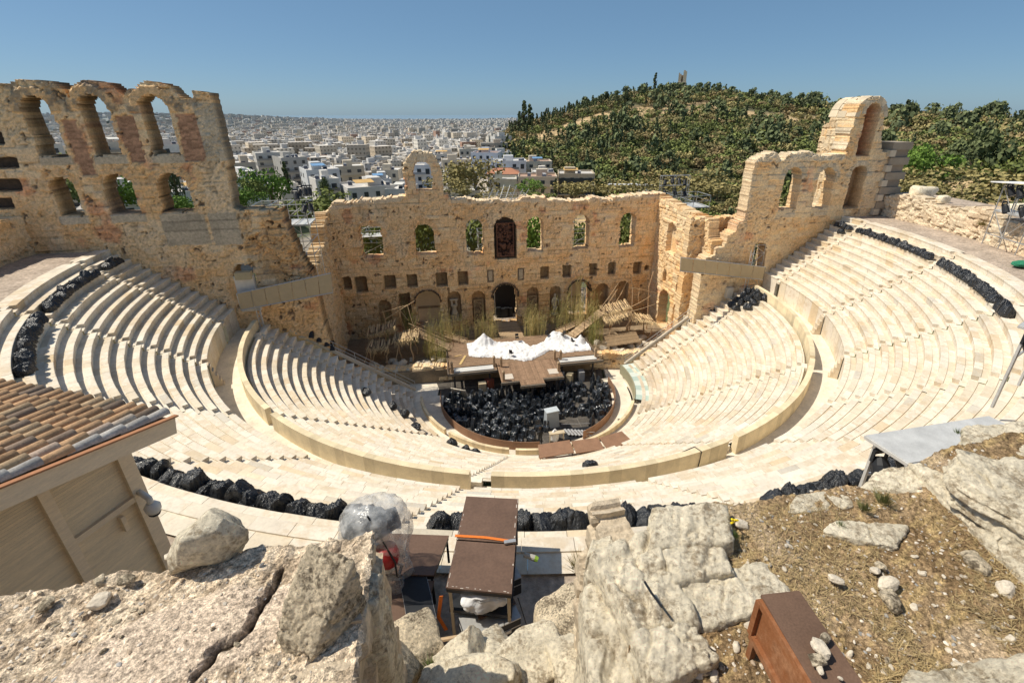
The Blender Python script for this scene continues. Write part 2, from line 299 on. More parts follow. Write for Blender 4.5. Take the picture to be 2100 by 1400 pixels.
def wall(name, o, ud, nd, u0, u1, v0, v1, step, solid, thick, mtl, paint=None, seed=1, parent=None, back=True, rough=1.0, relief=1.0, thickf=None, reveal=1.0, **kw):
    o = np.array(o, float); ud = np.array(ud, float); nd = np.array(nd, float)
    nu = int(round((u1-u0)/step)); nv = int(round((v1-v0)/step))
    us = np.linspace(u0, u1, nu+1); vs = np.linspace(v0, v1, nv+1)
    U, V = [a.ravel() for a in np.meshgrid(us, vs)]
    Uc, Vc = [a.ravel() for a in np.meshgrid((us[1:]+us[:-1])/2, (vs[1:]+vs[:-1])/2)]
    jit = .5*step
    Uq = Uc+.22*(fbm(Uc*1.4, Vc*1.4, seed+91, 3)-.5)*rough; Vq = Vc+.22*(fbm(Uc*1.4+9, Vc*1.4, seed+93, 3)-.5)*rough
    S = solid(Uq, Vq).reshape(nv, nu)
    col, rel = stonecol(U, V, seed, **kw)
    dep = rel*relief
    if paint is not None: col, dep = paint(U, V, col, dep)
    Uj = U+jit*(hsh(np.arange(len(U)), np.arange(len(U))*0, seed)-.5); Vj = V+jit*(hsh(np.arange(len(U)), np.arange(len(U))*0+1, seed)-.5)
    th = thick if thickf is None else thickf(U, V)
    F = o+Uj[:, None]*ud+dep[:, None]*nd; F[:, 2] += Vj
    B = o+Uj[:, None]*ud+(-th+.25*(fbm(U*.9, V*.9, seed+77, 3)-.5))[:, None]*nd if thickf is not None else o+Uj[:, None]*ud+(-th+.25*(fbm(U*.9, V*.9, seed+77, 3)-.5))[:, None]*nd
    B[:, 2] += Vj
    n = len(U); W = nu+1
    j, i = np.nonzero(S); a = j*W+i
    front = np.c_[a, a+1, a+W+1, a+W]; faces = [front]
    if back: faces.append(np.c_[a+W, a+W+1, a+1, a]+n)
    P = np.pad(S, 1)
    mid = n*2                                             # an extra ring half-way through the thickness keeps reveals from being one flat quad
    for dj, di, (p, q) in ((-1, 0, (0, 1)), (1, 0, (W+1, W)), (0, -1, (W, 0)), (0, 1, (1, W+1))):
        e = ~P[1+dj:1+dj+nv, 1+di:1+di+nu] & S
        j, i = np.nonzero(e); a = j*W+i
        faces += [np.c_[a+q, a+p, a+p+mid, a+q+mid], np.c_[a+q+mid, a+p+mid, a+p+n, a+q+n]]
    F_ = np.concatenate(faces)
    nrm = nd
    Mi = (F+B)/2; Mi += .12*(n3(Mi*1.7, seed, 2)-.5)[:, None]*np.array([1, 1, 1])
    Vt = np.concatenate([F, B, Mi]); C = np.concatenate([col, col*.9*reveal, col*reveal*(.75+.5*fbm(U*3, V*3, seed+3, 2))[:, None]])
    # flip if the winding faces away from nd
    if np.dot(np.cross(ud, (0, 0, 1)), nd) < 0: F_ = F_[:, ::-1]
    used = np.unique(F_); re = -np.ones(len(Vt), np.int64); re[used] = np.arange(len(used))
    org = root_loc(parent)
    me = np_mesh(name, Vt[used]-np.array(org), re[F_], mtl, cols=C[used])
    return link(name, me, parent)
def prof(U, pts): return np.interp(U, [p[0] for p in pts], [p[1] for p in pts])
def crumble(U, amp, s): return amp*(np.floor(fbm(U*.9, U*0+s, s, 3)*5)/5-.45)+amp*.4*(vn(U*2.7, U*0, s+1)-.5)
YS = 16.17
# ---- stage wall ---------------------------------------------------------------------------------
stage = empty('stage_wall', (0, YS, 1.5), 'long ruined stage wall with arched windows and one standing arch on top', 'ruin wall')
WIN = [(-18.9, -16.2, 12.4, 16.5, 0), (-12.1, -9.5, 12.4, 16.5, 1), (-5.3, -3.0, 12.0, 16.9, 1), (3.0, 5.3, 12.0, 16.9, 1), (9.6, 11.9, 12.0, 16.9, 1), (16.5, 18.9, 12.0, 16.9, 1)]
DOOR = [(-1.95, 1.55, 1.2, 7.5), (-12.8, -9.5, 1.9, 7.3), (9.2, 12.5, 1.4, 7.3)]
NICHE = [(-8.4, -6.6, 2.5, 6.9), (-5.0, -3.2, 1.9, 6.7), (3.0, 4.6, 1.9, 6.7), (6.4, 8.0, 2.0, 6.7), (13.4, 15.3, 1.8, 6.6), (16.6, 18.5, 1.8, 6.8), (-17.9, -16.2, 1.9, 6.3)]
HOLE = [(-21.9, -20.8, 8.3, 9.9), (-20.4, -18.9, 7.6, 9.9), (-16.6, -15.2, 7.9, 9.7), (-13.6, -12.3, 7.9, 9.8), (-9.7, -8.3, 7.8, 9.7), (-6.7, -5.4, 7.8, 9.7), (5.0, 6.2, 7.9, 9.8), (8.2, 9.4, 7.9, 9.8), (12.3, 13.4, 7.9, 9.7), (15.2, 16.2, 7.9, 9.8), (19.0, 20.2, 7.8, 9.6), (-15.0, -13.5, 2.3, 7.1), (20.8, 21.4, 8.3, 9.0)]
def stage_solid(U, V):
    top = prof(U, [(-23, 18.3), (-22.2, 18.5), (-21.6, 19.6), (-18.6, 19.5), (-18.2, 19.9), (-15, 20), (-13.4, 20.2), (-7.4, 20.2), (-7, 19.5), (2, 19.2), (2.3, 19.5), (5.6, 19.6), (5.8, 18.9), (11, 18.9), (11.3, 19.1), (15, 19.1), (16.4, 19.3), (23, 19.4)])+crumble(U, .45, 5)*(1-((U > -13.6) & (U < -7)))
    ok = V < top
    A = (U > -12.65) & (U < -7.9) & (V > 19.5) & (V < 25.9)
    xm = -10.3; d = np.hypot(U-xm, (V-23.1)*.95)
    archm = A & ((V < 23.1) | (d < 2.3+.25*(fbm(U*1.5, V*1.5, 3, 2)-.5)))
    ok = ok | archm
    ok &= ~(A & (V > 20.7) & ((np.abs(U-xm) < 1.15) & (V < 23.1) | (d < 1.15)))
    for x0, x1, z0, z1, a in WIN: ok &= ~(arch(U, V, x0, x1, z0, z1) if a else rect(U, V, x0, x1, z0, z1))
    for x0, x1, z0, z1 in DOOR: ok &= ~arch(U, V, x0, x1, z0, z1)
    return ok
def stage_paint(U, V, c, d):
    for x0, x1, z0, z1 in NICHE:
        m = arch(U, V, x0, x1, z0, z1); d = np.where(m, -.75, d); c = np.where(m[:, None], c*.5+.16*RED, c)  # shade of the recess put into the niche colour
    for x0, x1, z0, z1 in HOLE:
        m = rect(U, V, x0, x1, z0, z1); d = np.where(m, -.8, d); c = np.where(m[:, None], c*.30+SOOT_SHADOW*.3, c)  # holes painted near black, as if in deep shade
    m = arch(U, V, -1.5, 1.5, 11.3, 16.95); d = np.where(m, -1.0, d); c = np.where(m[:, None], SOOT_SHADOW*1.1, c)
    for x0, x1, z0, z1, a in WIN:
        m = ring(U, V, x0, x1, z1, .75); k = np.floor(np.arctan2(V-(z1-(x1-x0)/2), U-(x0+x1)/2)*7); c = np.where(m[:, None], TAN*np.array((1.15, 1.02, .85))*(.95+.5*hsh(k.astype(int), k.astype(int)*0+int(x0*7), 3)[:, None]), c)
    for x0, x1, z0, z1 in DOOR:
        m = ring(U, V, x0, x1, z1, .8); k = np.floor(np.arctan2(V-(z1-(x1-x0)/2), U-(x0+x1)/2)*6); c = np.where(m[:, None], TAN*np.array((1.15, 1.02, .85))*(.95+.45*hsh(k.astype(int), k.astype(int)*0+int(x0*7), 3)[:, None]), c)
        m = ring(U, V, x0, x1, z1, .28); d = np.where(m, .22, d); c = np.where(m[:, None], SOOT_SHADOW*.9, c)
    for x0, x1 in ((-2.75, -1.75), (1.6, 2.55)):          # two blind framed panels above the middle door
        f = rect(U, V, x0, x1, 7.9, 9.8); i = rect(U, V, x0+.16, x1-.16, 8.08, 9.62)
        d = np.where(f, -.18, d); d = np.where(i, -.03, d); c = np.where(f[:, None], SOOT_SHADOW*1.5, c); c = np.where(i[:, None], CREAM*.75, c)
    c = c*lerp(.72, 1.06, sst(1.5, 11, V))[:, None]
    g = V > prof(U, [(-23, 18.6), (-13, 19.6), (-12.6, 24.2), (-8, 24.2), (-7, 19.0), (23, 18.5)])
    c = np.where(g[:, None], lerp(c, CREAM*1.15, .7), c)
    return c, d
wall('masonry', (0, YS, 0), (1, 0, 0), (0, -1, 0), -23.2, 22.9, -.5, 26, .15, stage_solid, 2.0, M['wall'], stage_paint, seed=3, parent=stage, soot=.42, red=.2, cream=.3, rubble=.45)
mb = MB(); mb.prism([(-23, 17.5), (23, 17.5), (23, 30), (-23, 30)], -1, 1.15); tag(mb.build('backstage_ground', M['path']), kind='structure')
for x, wd, z0, z1, c, lab in ((-11.6, 7, 1.1, 6.6, (.62, .54, .42), 'pale backstage partition seen through the left doorway'), (10.0, 5.0, 1.1, 7.5, (.50, .42, .31), 'beige backstage partition seen through the right doorway'), (0, 6, 1.1, 8, (.03, .03, .035), 'added dark sheet standing for the shade inside the middle doorway')):
    t_ = empty('backstage_partition', (x, 20.6, 1.1), lab, 'partition'); mb = MB(); mb.box((x, 20.6, (z0+z1)/2), (wd, .15, z1-z0), None, c); mb.build('panel', M['house'], t_)  # the dark one is added to stand for shade in the doorway
    if x: mb = MB(); mb.box((x, 20.5, 3.2), (wd, .1, .35), None, (.25, .2, .15)); mb.build('cross_bar', M['house'], t_)
for x, z in ((-.9, 1.6), (.4, 1.5), (.9, 1.4), (-.3, 1.4)):
    o_ = MB().box((x, 19.4, 1.15+z/2), (.7, .6, z), None, (.12, .12, .13)).thing('equipment_case', M['dark'], 'dark equipment stacked inside the middle doorway', 'equipment', 'cases inside the middle doorway')
# reliefs and figures standing in the niches (set into the wall, they belong to it)
def relief_panel(x0, x1, z0, z1, y, seed, cols, sc=3.2, amp=.16):
    nu, nv = 26, 42; us = np.linspace(x0, x1, nu); vs = np.linspace(z0, z1, nv); U, V = [a.ravel() for a in np.meshgrid(us, vs)]
    f = np.abs(fbm(U*sc, V*sc, seed, 3)-.5)*2; h = np.sin(f*14)*.5+.5
    edge = np.minimum(np.minimum(U-x0, x1-U), np.minimum(V-z0, z1-V)); h = np.where(edge < .12, 1, h)
    P = np.c_[U, y-amp*h, V]; i = np.arange(nu*nv).reshape(nv, nu); F = np.c_[i[:-1, :-1].ravel(), i[:-1, 1:].ravel(), i[1:, 1:].ravel(), i[1:, :-1].ravel()]
    c = lerp(np.array(cols[0])[None], np.array(cols[1])[None], h[:, None])
    return link('relief_panel', np_mesh('relief_panel', P-np.array(stage.location), F, M['wall'], cols=c), stage)
relief_panel(-1.2, 1.2, 11.5, 16.2, YS+.55, 4, ((.03, .02, .018), (.20, .10, .065)), 1.5, .35)['label'] = 'dark carved panel of swirling brickwork in the middle upper niche'
relief_panel(-4.8, -3.4, 2.0, 5.4, YS+.4, 8, ((.16, .11, .07), (.40, .29, .17)))
relief_panel(3.15, 4.45, 2.0, 5.4, YS+.4, 9, ((.16, .11, .07), (.40, .29, .17)))
def lathe(mb, c, prof_, n=10, col=(.5, .5, .5), sx=1, sy=1):
    vs = []; fs = []
    for r, z in prof_: vs += [(c[0]+r*sx*math.cos(2*math.pi*k/n), c[1]+r*sy*math.sin(2*math.pi*k/n), c[2]+z) for k in range(n)]
    for i in range(len(prof_)-1): fs += [(i*n+k, i*n+(k+1) % n, (i+1)*n+(k+1) % n, (i+1)*n+k) for k in range(n)]
    fs += [tuple(range(n))[::-1], tuple(range((len(prof_)-1)*n, len(prof_)*n))]
    return mb.add(vs, fs, col)
st = (.52, .45, .35)
mb = MB(); lathe(mb, (7.2, YS+.25, 2.5), [(.1, 0), (.16, .1), (.2, .8), (.3, 1.2), (.27, 1.7), (.36, 2.05), (.34, 2.3), (.12, 2.42), (.11, 2.5), (.19, 2.62), (.2, 2.8), (.1, 2.98)], 12, st, 1, .7)
mb.tube([(6.85, YS+.2, 4.7), (6.72, YS+.1, 4.2), (6.8, YS+.02, 3.8)], [.1, .085, .06], 8, st); mb.tube([(7.55, YS+.2, 4.7), (7.72, YS+.1, 4.3), (7.65, YS, 3.7)], [.1, .085, .06], 8, st)
mb.tube([(7.05, YS+.15, 3.6), (7.02, YS+.15, 2.5)], [.15, .08], 8, st); mb.tube([(7.36, YS+.15, 3.6), (7.42, YS+.15, 2.5)], [.15, .08], 8, st); mb.box((7.2, YS+.2, 2.3), (1.0, .7, .4), None, (.4, .33, .24))
tag(mb.thing('niche_statue', M['house'], 'pale draped stone figure standing in a niche right of the middle door', 'statue', smooth=True))
mb = MB(); mb.box((-7.55, YS+.25, 3.0), (1.1, .7, .9), None, (.34, .28, .2)); lathe(mb, (-7.55, YS+.2, 3.45), [(.3, 0), (.5, .1), (.36, .5), (.28, .8), (.34, 1.1), (.5, 1.3), (.46, 1.5)], 12, (.46, .39, .29), 1, .6)
mb.box((-7.85, YS+.2, 5.25), (.25, .3, .7), None, (.46, .39, .29)); mb.box((-7.25, YS+.2, 5.25), (.25, .3, .7), None, (.46, .39, .29)); mb.box((-7.55, YS+.2, 5.68), (1.1, .4, .2), None, (.46, .39, .29))
mb.thing('carved_pedestal', M['house'], 'carved stone pedestal with two uprights in a niche left of the middle door', 'sculpture')
# ---- left arched wall -------------------------------------------------------------------------
lw = empty('arched_end_wall', (-33, 1, 12), 'tall ruined left wall with two tiers of arches, the upper three open to sky', 'ruin wall')
LA = [(-40.55, -38.55, 26.5, 31.0), (-36.55, -34.55, 26.5, 31.2), (-32.25, -30.1, 26.5, 31.15), (-40.75, -38.95, 21.65, 24.9), (-36.9, -34.6, 21.65, 25.0), (-32.8, -30.3, 21.65, 25.0)]
def left_solid(U, V):
    top = prof(U, [(-50, 27), (-46, 28.2), (-43.2, 30.6), (-42.6, 31.4), (-41.5, 31.9), (-38.6, 32.2), (-37.4, 31.7), (-36.9, 30.9), (-36.7, 31.6), (-35.5, 32.3), (-34, 31.9), (-33.1, 31.0), (-32.7, 31.4), (-31.3, 32.15), (-29.8, 31.9), (-28.9, 30.8), (-28.0, 31.0), (-27.9, 31.6), (-26.75, 31.3), (-26.7, 21.6), (-23.3, 21.6), (-22.9, 19.7), (-22.3, 17), (-21.6, 15.3), (-21.4, 10.2), (-21.0, 6), (-20.9, 1.2)])
    x = prof(V, [(0, -20.9), (10, -21.4), (15.3, -21.7), (19.7, -22.8), (21.5, -23.5), (21.8, -27.2), (26, -26.75), (30.9, -26.35), (31.8, -26.5)])
    ok = (V < top+crumble(U, .25, 9)) & ((U < x) | (V < 21.5))
    for a in LA: ok &= ~arch(U, V, *a)
    ok &= ~arch(U, V, -28.6, -26.7, 12.6, 16.6)
    return ok
def left_paint(U, V, c, d):
    for k, (x0, x1, z0, z1) in enumerate(LA):
        m = ring(U, V, x0, x1, z1, .7); a = np.floor(np.arctan2(V-(z1-(x1-x0)/2), U-(x0+x1)/2)*6).astype(int); c = np.where(m[:, None], TAN*np.array((1.15, 1.02, .85))*(1+.4*hsh(a, a*0+k, 3)[:, None]), c)
        if k < 3: d = np.where(m, d*.4+.14, d)
        m = rect(U, V, x0-.15, x1+.3, z0-.75, z0); b = np.floor((U-x0)/1.2).astype(int); c = np.where(m[:, None], CREAM*(.8+.2*hsh(b, b*0+k, 7)[:, None]), c); d = np.where(m, .08, d)
    for x0, x1, z0, z1 in ((-38.2, -37.1, 26, 29.3), (-34.2, -32.9, 25.9, 29.6), (-29.8, -28.3, 25.9, 29.7), (-38.0, -37.0, 25.0, 26.3)):
        m = rect(U+.5*(fbm(U*1.2, V*1.2, 61, 2)-.5), V, x0, x1, z0, z1); f = np.floor(V/.14).astype(int); c = np.where(m[:, None], lerp(RED*1.25, TAN*.8, .35)*(.7+.7*hsh(f, np.floor(U/.5).astype(int), 5)[:, None]), c); d = np.where(m, -.1+.0*d, d)
    m = rect(U, V, -28.4, -26.3, 26, 30.5); f = np.floor(V/.85).astype(int); c = np.where(m[:, None] & (U > -28.2)[:, None], CREAM*(.72+.3*hsh(f, np.floor(U/1.1).astype(int), 9)[:, None]), c)
    m = rect(U, V, -29.4, -26.9, 18.5, 21.4) | rect(U, V, -33.2, -29.6, 18.6, 21.4); f = np.floor(V/.8).astype(int); c = np.where(m[:, None], CREAM*(.68+.25*hsh(f, np.floor(U/1.3).astype(int), 19)[:, None])*(.6+.4*(np.abs((V/.8) % 1-.5) < .45))[:, None], c); d = np.where(m, .05, d)
    for x0, z0 in ((-43.2, 27.5), (-43.0, 25.6), (-43.4, 23.9), (-44.5, 22.4)):
        m = rect(U, V, x0-1.6, x0+.6, z0, z0+.9); d = np.where(m, -.7, d); c = np.where(m[:, None], SOOT_SHADOW, c)
    t = sst(.6, -.5, V-prof(U, [(-43, 31.3), (-38.6, 32), (-37, 31), (-35.3, 32.1), (-33, 31), (-31, 32), (-28.5, 31), (-26, 31.4)]))
    k = (V > 29.8) & (fbm(U*1.5, V*1.5, 71, 3) > .56); c = np.where(k[:, None], lerp(c, GREY*.6, .7), c)
    k = (U > -27) & (V < 21.8) & (V > 15); c = np.where(k[:, None], c*(.55+.6*fbm(U*.9, V*.9, 73, 3)[:, None]), c); d = np.where(k, d*1.6-.25*(fbm(U*.8, V*.8, 75, 2) > .55), d)
    return c, d
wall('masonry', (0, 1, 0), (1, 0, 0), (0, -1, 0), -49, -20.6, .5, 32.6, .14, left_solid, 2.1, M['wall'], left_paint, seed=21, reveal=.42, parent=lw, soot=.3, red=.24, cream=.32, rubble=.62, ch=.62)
mb = MB(); mb.box((-43.9, -1.2, 25.2), (1.5, 4.2, 7.2), None, (.36, .27, .16))
# ---- right arched wall with tower -----------------------------------------------------------------
rw = empty('tower_end_wall', (31, 1, 12), 'pale ruined wall on the right stepping up to a tall arched tower', 'ruin wall')
def right_solid(U, V):
    top = prof(U, [(20.4, 6.5), (20.9, 7.5), (21.0, 14.4), (22.4, 14.6), (22.5, 15.6), (23.4, 15.7), (23.5, 17.0), (24.4, 17.2), (24.5, 18.3), (25.2, 18.6), (25.3, 21), (24.9, 24.6), (25.8, 25.3), (27.4, 25.9), (28.3, 25.2), (28.8, 25.0), (29.5, 25.8), (32.2, 25.8), (33.4, 25.3), (36.4, 25.5), (36.5, 30.2), (37.0, 30.9), (38.2, 31.3), (39.2, 31.0), (39.9, 30.1), (40.3, 28.9), (40.5, 27.2), (41.2, 25.9), (42.4, 25.5), (42.6, 18)])
    left = prof(V, [(0, 20.8), (14, 21.0), (17.8, 24.3), (19.5, 25.1), (22, 24.7), (25, 24.7), (26, 25.2), (35, 25.2)])
    ok = (V < top+crumble(U, .25, 33)) & (U > left)
    for a in ((29.35, 31.6, 19.6, 24.2), (33.7, 35.9, 19.6, 24.1)): ok &= ~arch(U, V, *a)
    ok &= ~arch(U, V, 27.2, 28.9, 12.2, 15.9)
    return ok
def right_paint(U, V, c, d):
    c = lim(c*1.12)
    for k, (x0, x1, z0, z1) in enumerate(((29.35, 31.6, 19.6, 24.2), (33.7, 35.9, 19.6, 24.1), (37.9, 40.0, 19.5, 24.2), (37.8, 39.5, 25.3, 30.6))):
        m = ring(U, V, x0, x1, z1, .6); a = np.floor(np.arctan2(V-(z1-(x1-x0)/2), U-(x0+x1)/2)*6).astype(int); c = np.where(m[:, None], CREAM*(.8+.35*hsh(a, a*0+k, 3)[:, None]), c)
        m = rect(U, V, x0-.1, x1+.1, z0-.8, z0); c = np.where(m[:, None], CREAM, c) if k < 2 else c
    m = arch(U, V, 37.9, 40.0, 19.5, 24.2); d = np.where(m, -1.5, d); c = np.where(m[:, None], lerp(c*.5, RED, .35), c)
    m = arch(U, V, 37.8, 39.5, 25.3, 30.7); f = np.floor(V/.18).astype(int); d = np.where(m, -1.9, d); c = np.where(m[:, None], RED*(1.1+.8*hsh(f, np.floor(U/.5).astype(int), 5)[:, None]), c)
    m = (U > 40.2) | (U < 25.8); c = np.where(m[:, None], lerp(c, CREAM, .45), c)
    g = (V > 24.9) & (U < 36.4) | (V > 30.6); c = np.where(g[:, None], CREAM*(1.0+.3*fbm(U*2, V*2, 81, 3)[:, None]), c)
    return c, d
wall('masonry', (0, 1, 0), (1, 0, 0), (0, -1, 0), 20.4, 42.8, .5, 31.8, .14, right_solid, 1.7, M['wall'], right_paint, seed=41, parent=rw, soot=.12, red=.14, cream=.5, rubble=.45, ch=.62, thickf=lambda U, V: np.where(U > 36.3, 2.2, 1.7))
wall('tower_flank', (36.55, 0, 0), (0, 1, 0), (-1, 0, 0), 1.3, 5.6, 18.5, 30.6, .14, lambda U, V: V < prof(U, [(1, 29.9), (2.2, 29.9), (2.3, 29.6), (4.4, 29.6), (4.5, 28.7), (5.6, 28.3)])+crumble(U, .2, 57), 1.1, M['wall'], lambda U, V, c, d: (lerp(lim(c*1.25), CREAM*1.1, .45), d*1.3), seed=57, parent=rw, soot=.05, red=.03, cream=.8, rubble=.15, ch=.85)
wall('tower_back', (0, 5.0, 0), (1, 0, 0), (0, 1, 0), 36.6, 41.4, 18.5, 30.6, .2, lambda U, V: V < 28.6, .8, M['wall'], seed=58, parent=rw)
for j in range(3):
    for k in range(9):
        a_ = math.pi*(k+.5)/9; mb = MB(); rr_v = 1.82; mb.box((38.55+rr_v*math.cos(a_), 1.65+1.3*j, 29.3+rr_v*math.sin(a_)+random.uniform(-.06, .06)), (.6*random.uniform(.8, 1.15), 1.25*random.uniform(.85, 1), .72*random.uniform(.85, 1.05)), Matrix.Rotation(-a_+random.uniform(-.06, .06), 3, 'Y'), tuple(CREAM*random.uniform(.75, 1.2))); mb.build('vault_stone', M['house'], rw)
def core_solid(U, V):
    return V < prof(U, [(20.2, 18.5), (22, 18.5), (22.6, 17.9), (24, 18.4), (27, 18.6), (27.5, 22)])+crumble(U, .4, 51)
wall('rubble_core', (0, 3.6, 0), (1, 0, 0), (0, -1, 0), 20.2, 27.4, .5, 19, .16, core_solid, 1.2, M['wall'], lambda U, V, c, d: (lim(c*1.2), d*1.5), seed=44, parent=rw, soot=.1, red=.1, cream=.4, rubble=.95)
# ---- the two short walls that close the stage on either side ---------------------------------------------
rs = empty('stage_side_wall', (22, 8.6, 1.5), 'sunlit pale side wall closing the right end of the stage, with an arched doorway', 'ruin wall')
def rs_solid(U, V):
    ok = V < prof(U, [(1, 16), (2.6, 16.5), (3, 18.4), (9, 18.6), (16.3, 19.2)])+crumble(U, .4, 61)
    return ok & ~arch(U, V, 9.6, 12.8, 1.2, 6.9)
def rs_paint(U, V, c, d):
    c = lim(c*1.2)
    for a in ((10.1, 12.7, 12.2, 16.3), (6.0, 8.4, 1.5, 6.2)):
        m = arch(U, V, *a); d = np.where(m, -.7, d)
    for a in ((11.6, 12.4, 7.8, 9.6), (7.6, 8.5, 7.5, 8.9)):
        m = rect(U, V, *a); d = np.where(m, -.6, d); c = np.where(m[:, None], c*.5, c)
    return c, d
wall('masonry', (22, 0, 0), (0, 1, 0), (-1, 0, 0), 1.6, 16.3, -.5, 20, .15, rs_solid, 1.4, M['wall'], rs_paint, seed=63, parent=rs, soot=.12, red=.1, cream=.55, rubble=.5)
mb = MB(); mb.box((21.3, 2.7, 2.6), (1.1, 1.5, 7.4), None, (.55, .46, .32)); mb.build('pilaster', M['house'], rs)
ls = empty('stage_side_wall', (-22.3, 8.6, 1.5), 'shaded crumbling side wall closing the left end of the stage', 'ruin wall')
def ls_solid(U, V): return (V < prof(U, [(1, 13), (3, 13.4), (6, 13.9), (9, 15.2), (12, 15.6), (12.4, 17.4), (16.3, 18.6)])+crumble(U, .8, 71)) & ~rect(U, V, 4.2, 6.2, 2, 12)
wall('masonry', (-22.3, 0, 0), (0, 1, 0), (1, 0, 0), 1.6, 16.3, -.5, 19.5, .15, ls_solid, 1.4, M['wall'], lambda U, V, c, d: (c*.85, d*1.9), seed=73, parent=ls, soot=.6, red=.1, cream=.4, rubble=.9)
# stacked block buttress beyond the tower
bt = empty('block_buttress', (43.8, 2.2, 18.6), 'buttress of alternating stacked grey blocks right of the tower', 'ruin wall')
for k in range(10):
    mb = MB(); wd = (2.9 if k % 2 else 2.4)*(1-.012*k); c = (.37, .31, .24) if k % 2 else (.31, .255, .2)
    mb.box((43.6+.05*(k % 3), 2.1, 18.9+k*.82), (wd, 2.6 if k % 2 else 2.1, .8), Matrix.Rotation(.02*(k % 3-1), 3, 'Z'), c); mb.build('block', M['house'], bt)
    if k % 2 == 0: mb = MB(); mb.box((42.35, 1.3, 18.95+k*.82), (.75, 1.3, .7), None, (.62, .54, .42)); mb.build('block', M['house'], bt)
# ================================================================== marble seating
D2R = math.pi/180
MARB = [np.array(c) for c in ((.80, .72, .585), (.78, .69, .55), (.81, .745, .625), (.755, .66, .51), (.79, .71, .59), (.81, .73, .605))]
def pt(r, a, z): return (r*math.sin(a*D2R), -r*math.cos(a*D2R), z)
def seat_row(parent, r, z, a0, a1, dep, hgt, zfoot, seed, top_w=.36, slab=1.25, age=0.0):
    """one bench: rounded riser and seat slabs in front, foot slab behind, laid as separate stones"""
    rnd = random.Random(seed); V = []; F = []; C = []
    L = r*abs(a1-a0)*D2R; n = max(1, round(L/slab)); cuts = [0]+[(k+rnd.uniform(-.22, .22))/n for k in range(1, n)]+[1]
    def strip(profile, s0, s1, col, gap, ends=True):
        m = max(1, int((s1-s0)*L/.55)+1); b = len(V); npf = len(profile); g = gap/L
        for i in range(m+1):
            s = lerp(s0+g, s1-g, i/m); a = lerp(a0, a1, s)
            for rr, zz in profile: V.append(pt(rr, a, zz))
        for i in range(m):
            for k in range(npf-1):
                F.append((b+i*npf+k, b+(i+1)*npf+k, b+(i+1)*npf+k+1, b+i*npf+k+1)); C.extend([col]*4)
        for i in (0, m) if ends else ():
            o = b+i*npf; pf = [o+k for k in range(npf)]; e = len(V); V.append(pt(profile[-1][0], lerp(a0, a1, lerp(s0+g, s1-g, i/m)), zfoot-.02))
            for k in range(npf-1): F.append((e, pf[k+1], pf[k], pf[k]) if False else (e, pf[k], pf[k+1], pf[k+1])); C.extend([col*.92]*4)
    for s0, s1 in zip(cuts, cuts[1:]):
        col = MARB[rnd.randrange(6)]*rnd.uniform(.90, 1.04); 
        if rnd.random() < .05: col = col*np.array([.95, .87, .76])
        if rnd.random() < .04: col = col*np.array([.80, .82, .84])
        if age: col = lerp(col, np.array([.45, .36, .26])*rnd.uniform(.7, 1.2), age*rnd.random())
        dz = rnd.uniform(-.006, .006)-age*.05*rnd.random(); dr = rnd.uniform(-.012, .012)+age*.06*rnd.random()
        strip([(r+.05+dr, zfoot-.02), (r+.045+dr, z-.2+dz), (r+.012+dr, z-.10+dz), (r+dr, z-.05+dz), (r+.012+dr, z-.008+dz), (r+.04+dr, z+dz), (r+top_w, z+dz), (r+top_w+.004, z-.05)], s0, s1, col, .0075)
    cuts = [0]+[(k+rnd.uniform(-.3, .3))/n for k in range(1, n)]+[1]
    for s0, s1 in zip(cuts, cuts[1:]):
        col = MARB[rnd.randrange(6)]*rnd.uniform(.84, 1.0); 
        if age: col = lerp(col, np.array([.42, .33, .24])*rnd.uniform(.7, 1.2), age*rnd.random())
        strip([(r+top_w+.006, z-.045), (r+dep+.06, z-.04)], s0, s1, col, .007, False)
    org = np.array(root_loc(parent))
    F2 = [f for f in F]
    me = bpy.data.meshes.new('seat_row'); me.from_pydata([tuple(np.array(v)-org) for v in V], [], [f if f[2] != f[3] else f[:3] for f in F2])
    arr = []; ci = 0
    for f in F2:
        k = 3 if f[2] == f[3] else 4
        arr += [(*C[ci], 1.)]*k; ci += 4
    a = me.color_attributes.new('Col', 'FLOAT_COLOR', 'CORNER'); a.data.foreach_set('color', np.array(arr, np.float32).ravel()); me.materials.append(M['marble']); me.update()
    return link('seat_row', me, parent)
def arcwall(r0, r1, z0, z1, a0, a1, col, mb=None, zf=None, step=1.5, vary=False):
    mb = mb or MB(); n = max(2, int(abs(a1-a0)/step)); vs = []; fs = []
    for i in range(n+1):
        a = lerp(a0, a1, i/n); vs += [pt(r0, a, z0), pt(r0, a, z1), pt(r1, a, z1), pt(r1, a, z0)]
    for i in range(n):
        b = 4*i
        for p, q_ in ((0, 1), (1, 2), (2, 3), (3, 0)): fs.append((b+p, b+q_, b+4+q_, b+4+p))
    if vary:
        for i in range(n): mb.add(vs, fs[4*i:4*i+4], tuple(np.array(col)*np.interp(hsh(np.array([i//3]), np.array([int(a0*7)]), 3)[0], [0, 1], [.86, 1.1])*(.86 if i % 3 == 0 and hsh(np.array([i]), np.array([5]), 3)[0] > .5 else 1)))
        return mb.add(vs, [(0, 3, 2, 1), (4*n, 4*n+1, 4*n+2, 4*n+3)], col)
    fs += [(0, 3, 2, 1), (4*n, 4*n+1, 4*n+2, 4*n+3)]
    return mb.add(vs, fs, col)
UP = dict(r=29.236, z=12.194, d=.6766, h=.4919, n=14); LO = dict(r=13.12, z=.955, d=.7277, h=.5237, n=19)
UA = [-85.6, -69.0, -51.0, -34.9, -16.7, 1.2, 18.4, 32.2, 49.4, 67.2, 86.7]; LA_ = [-86.2, -50.9, -17.1, 17.1, 49.5, 86.5]
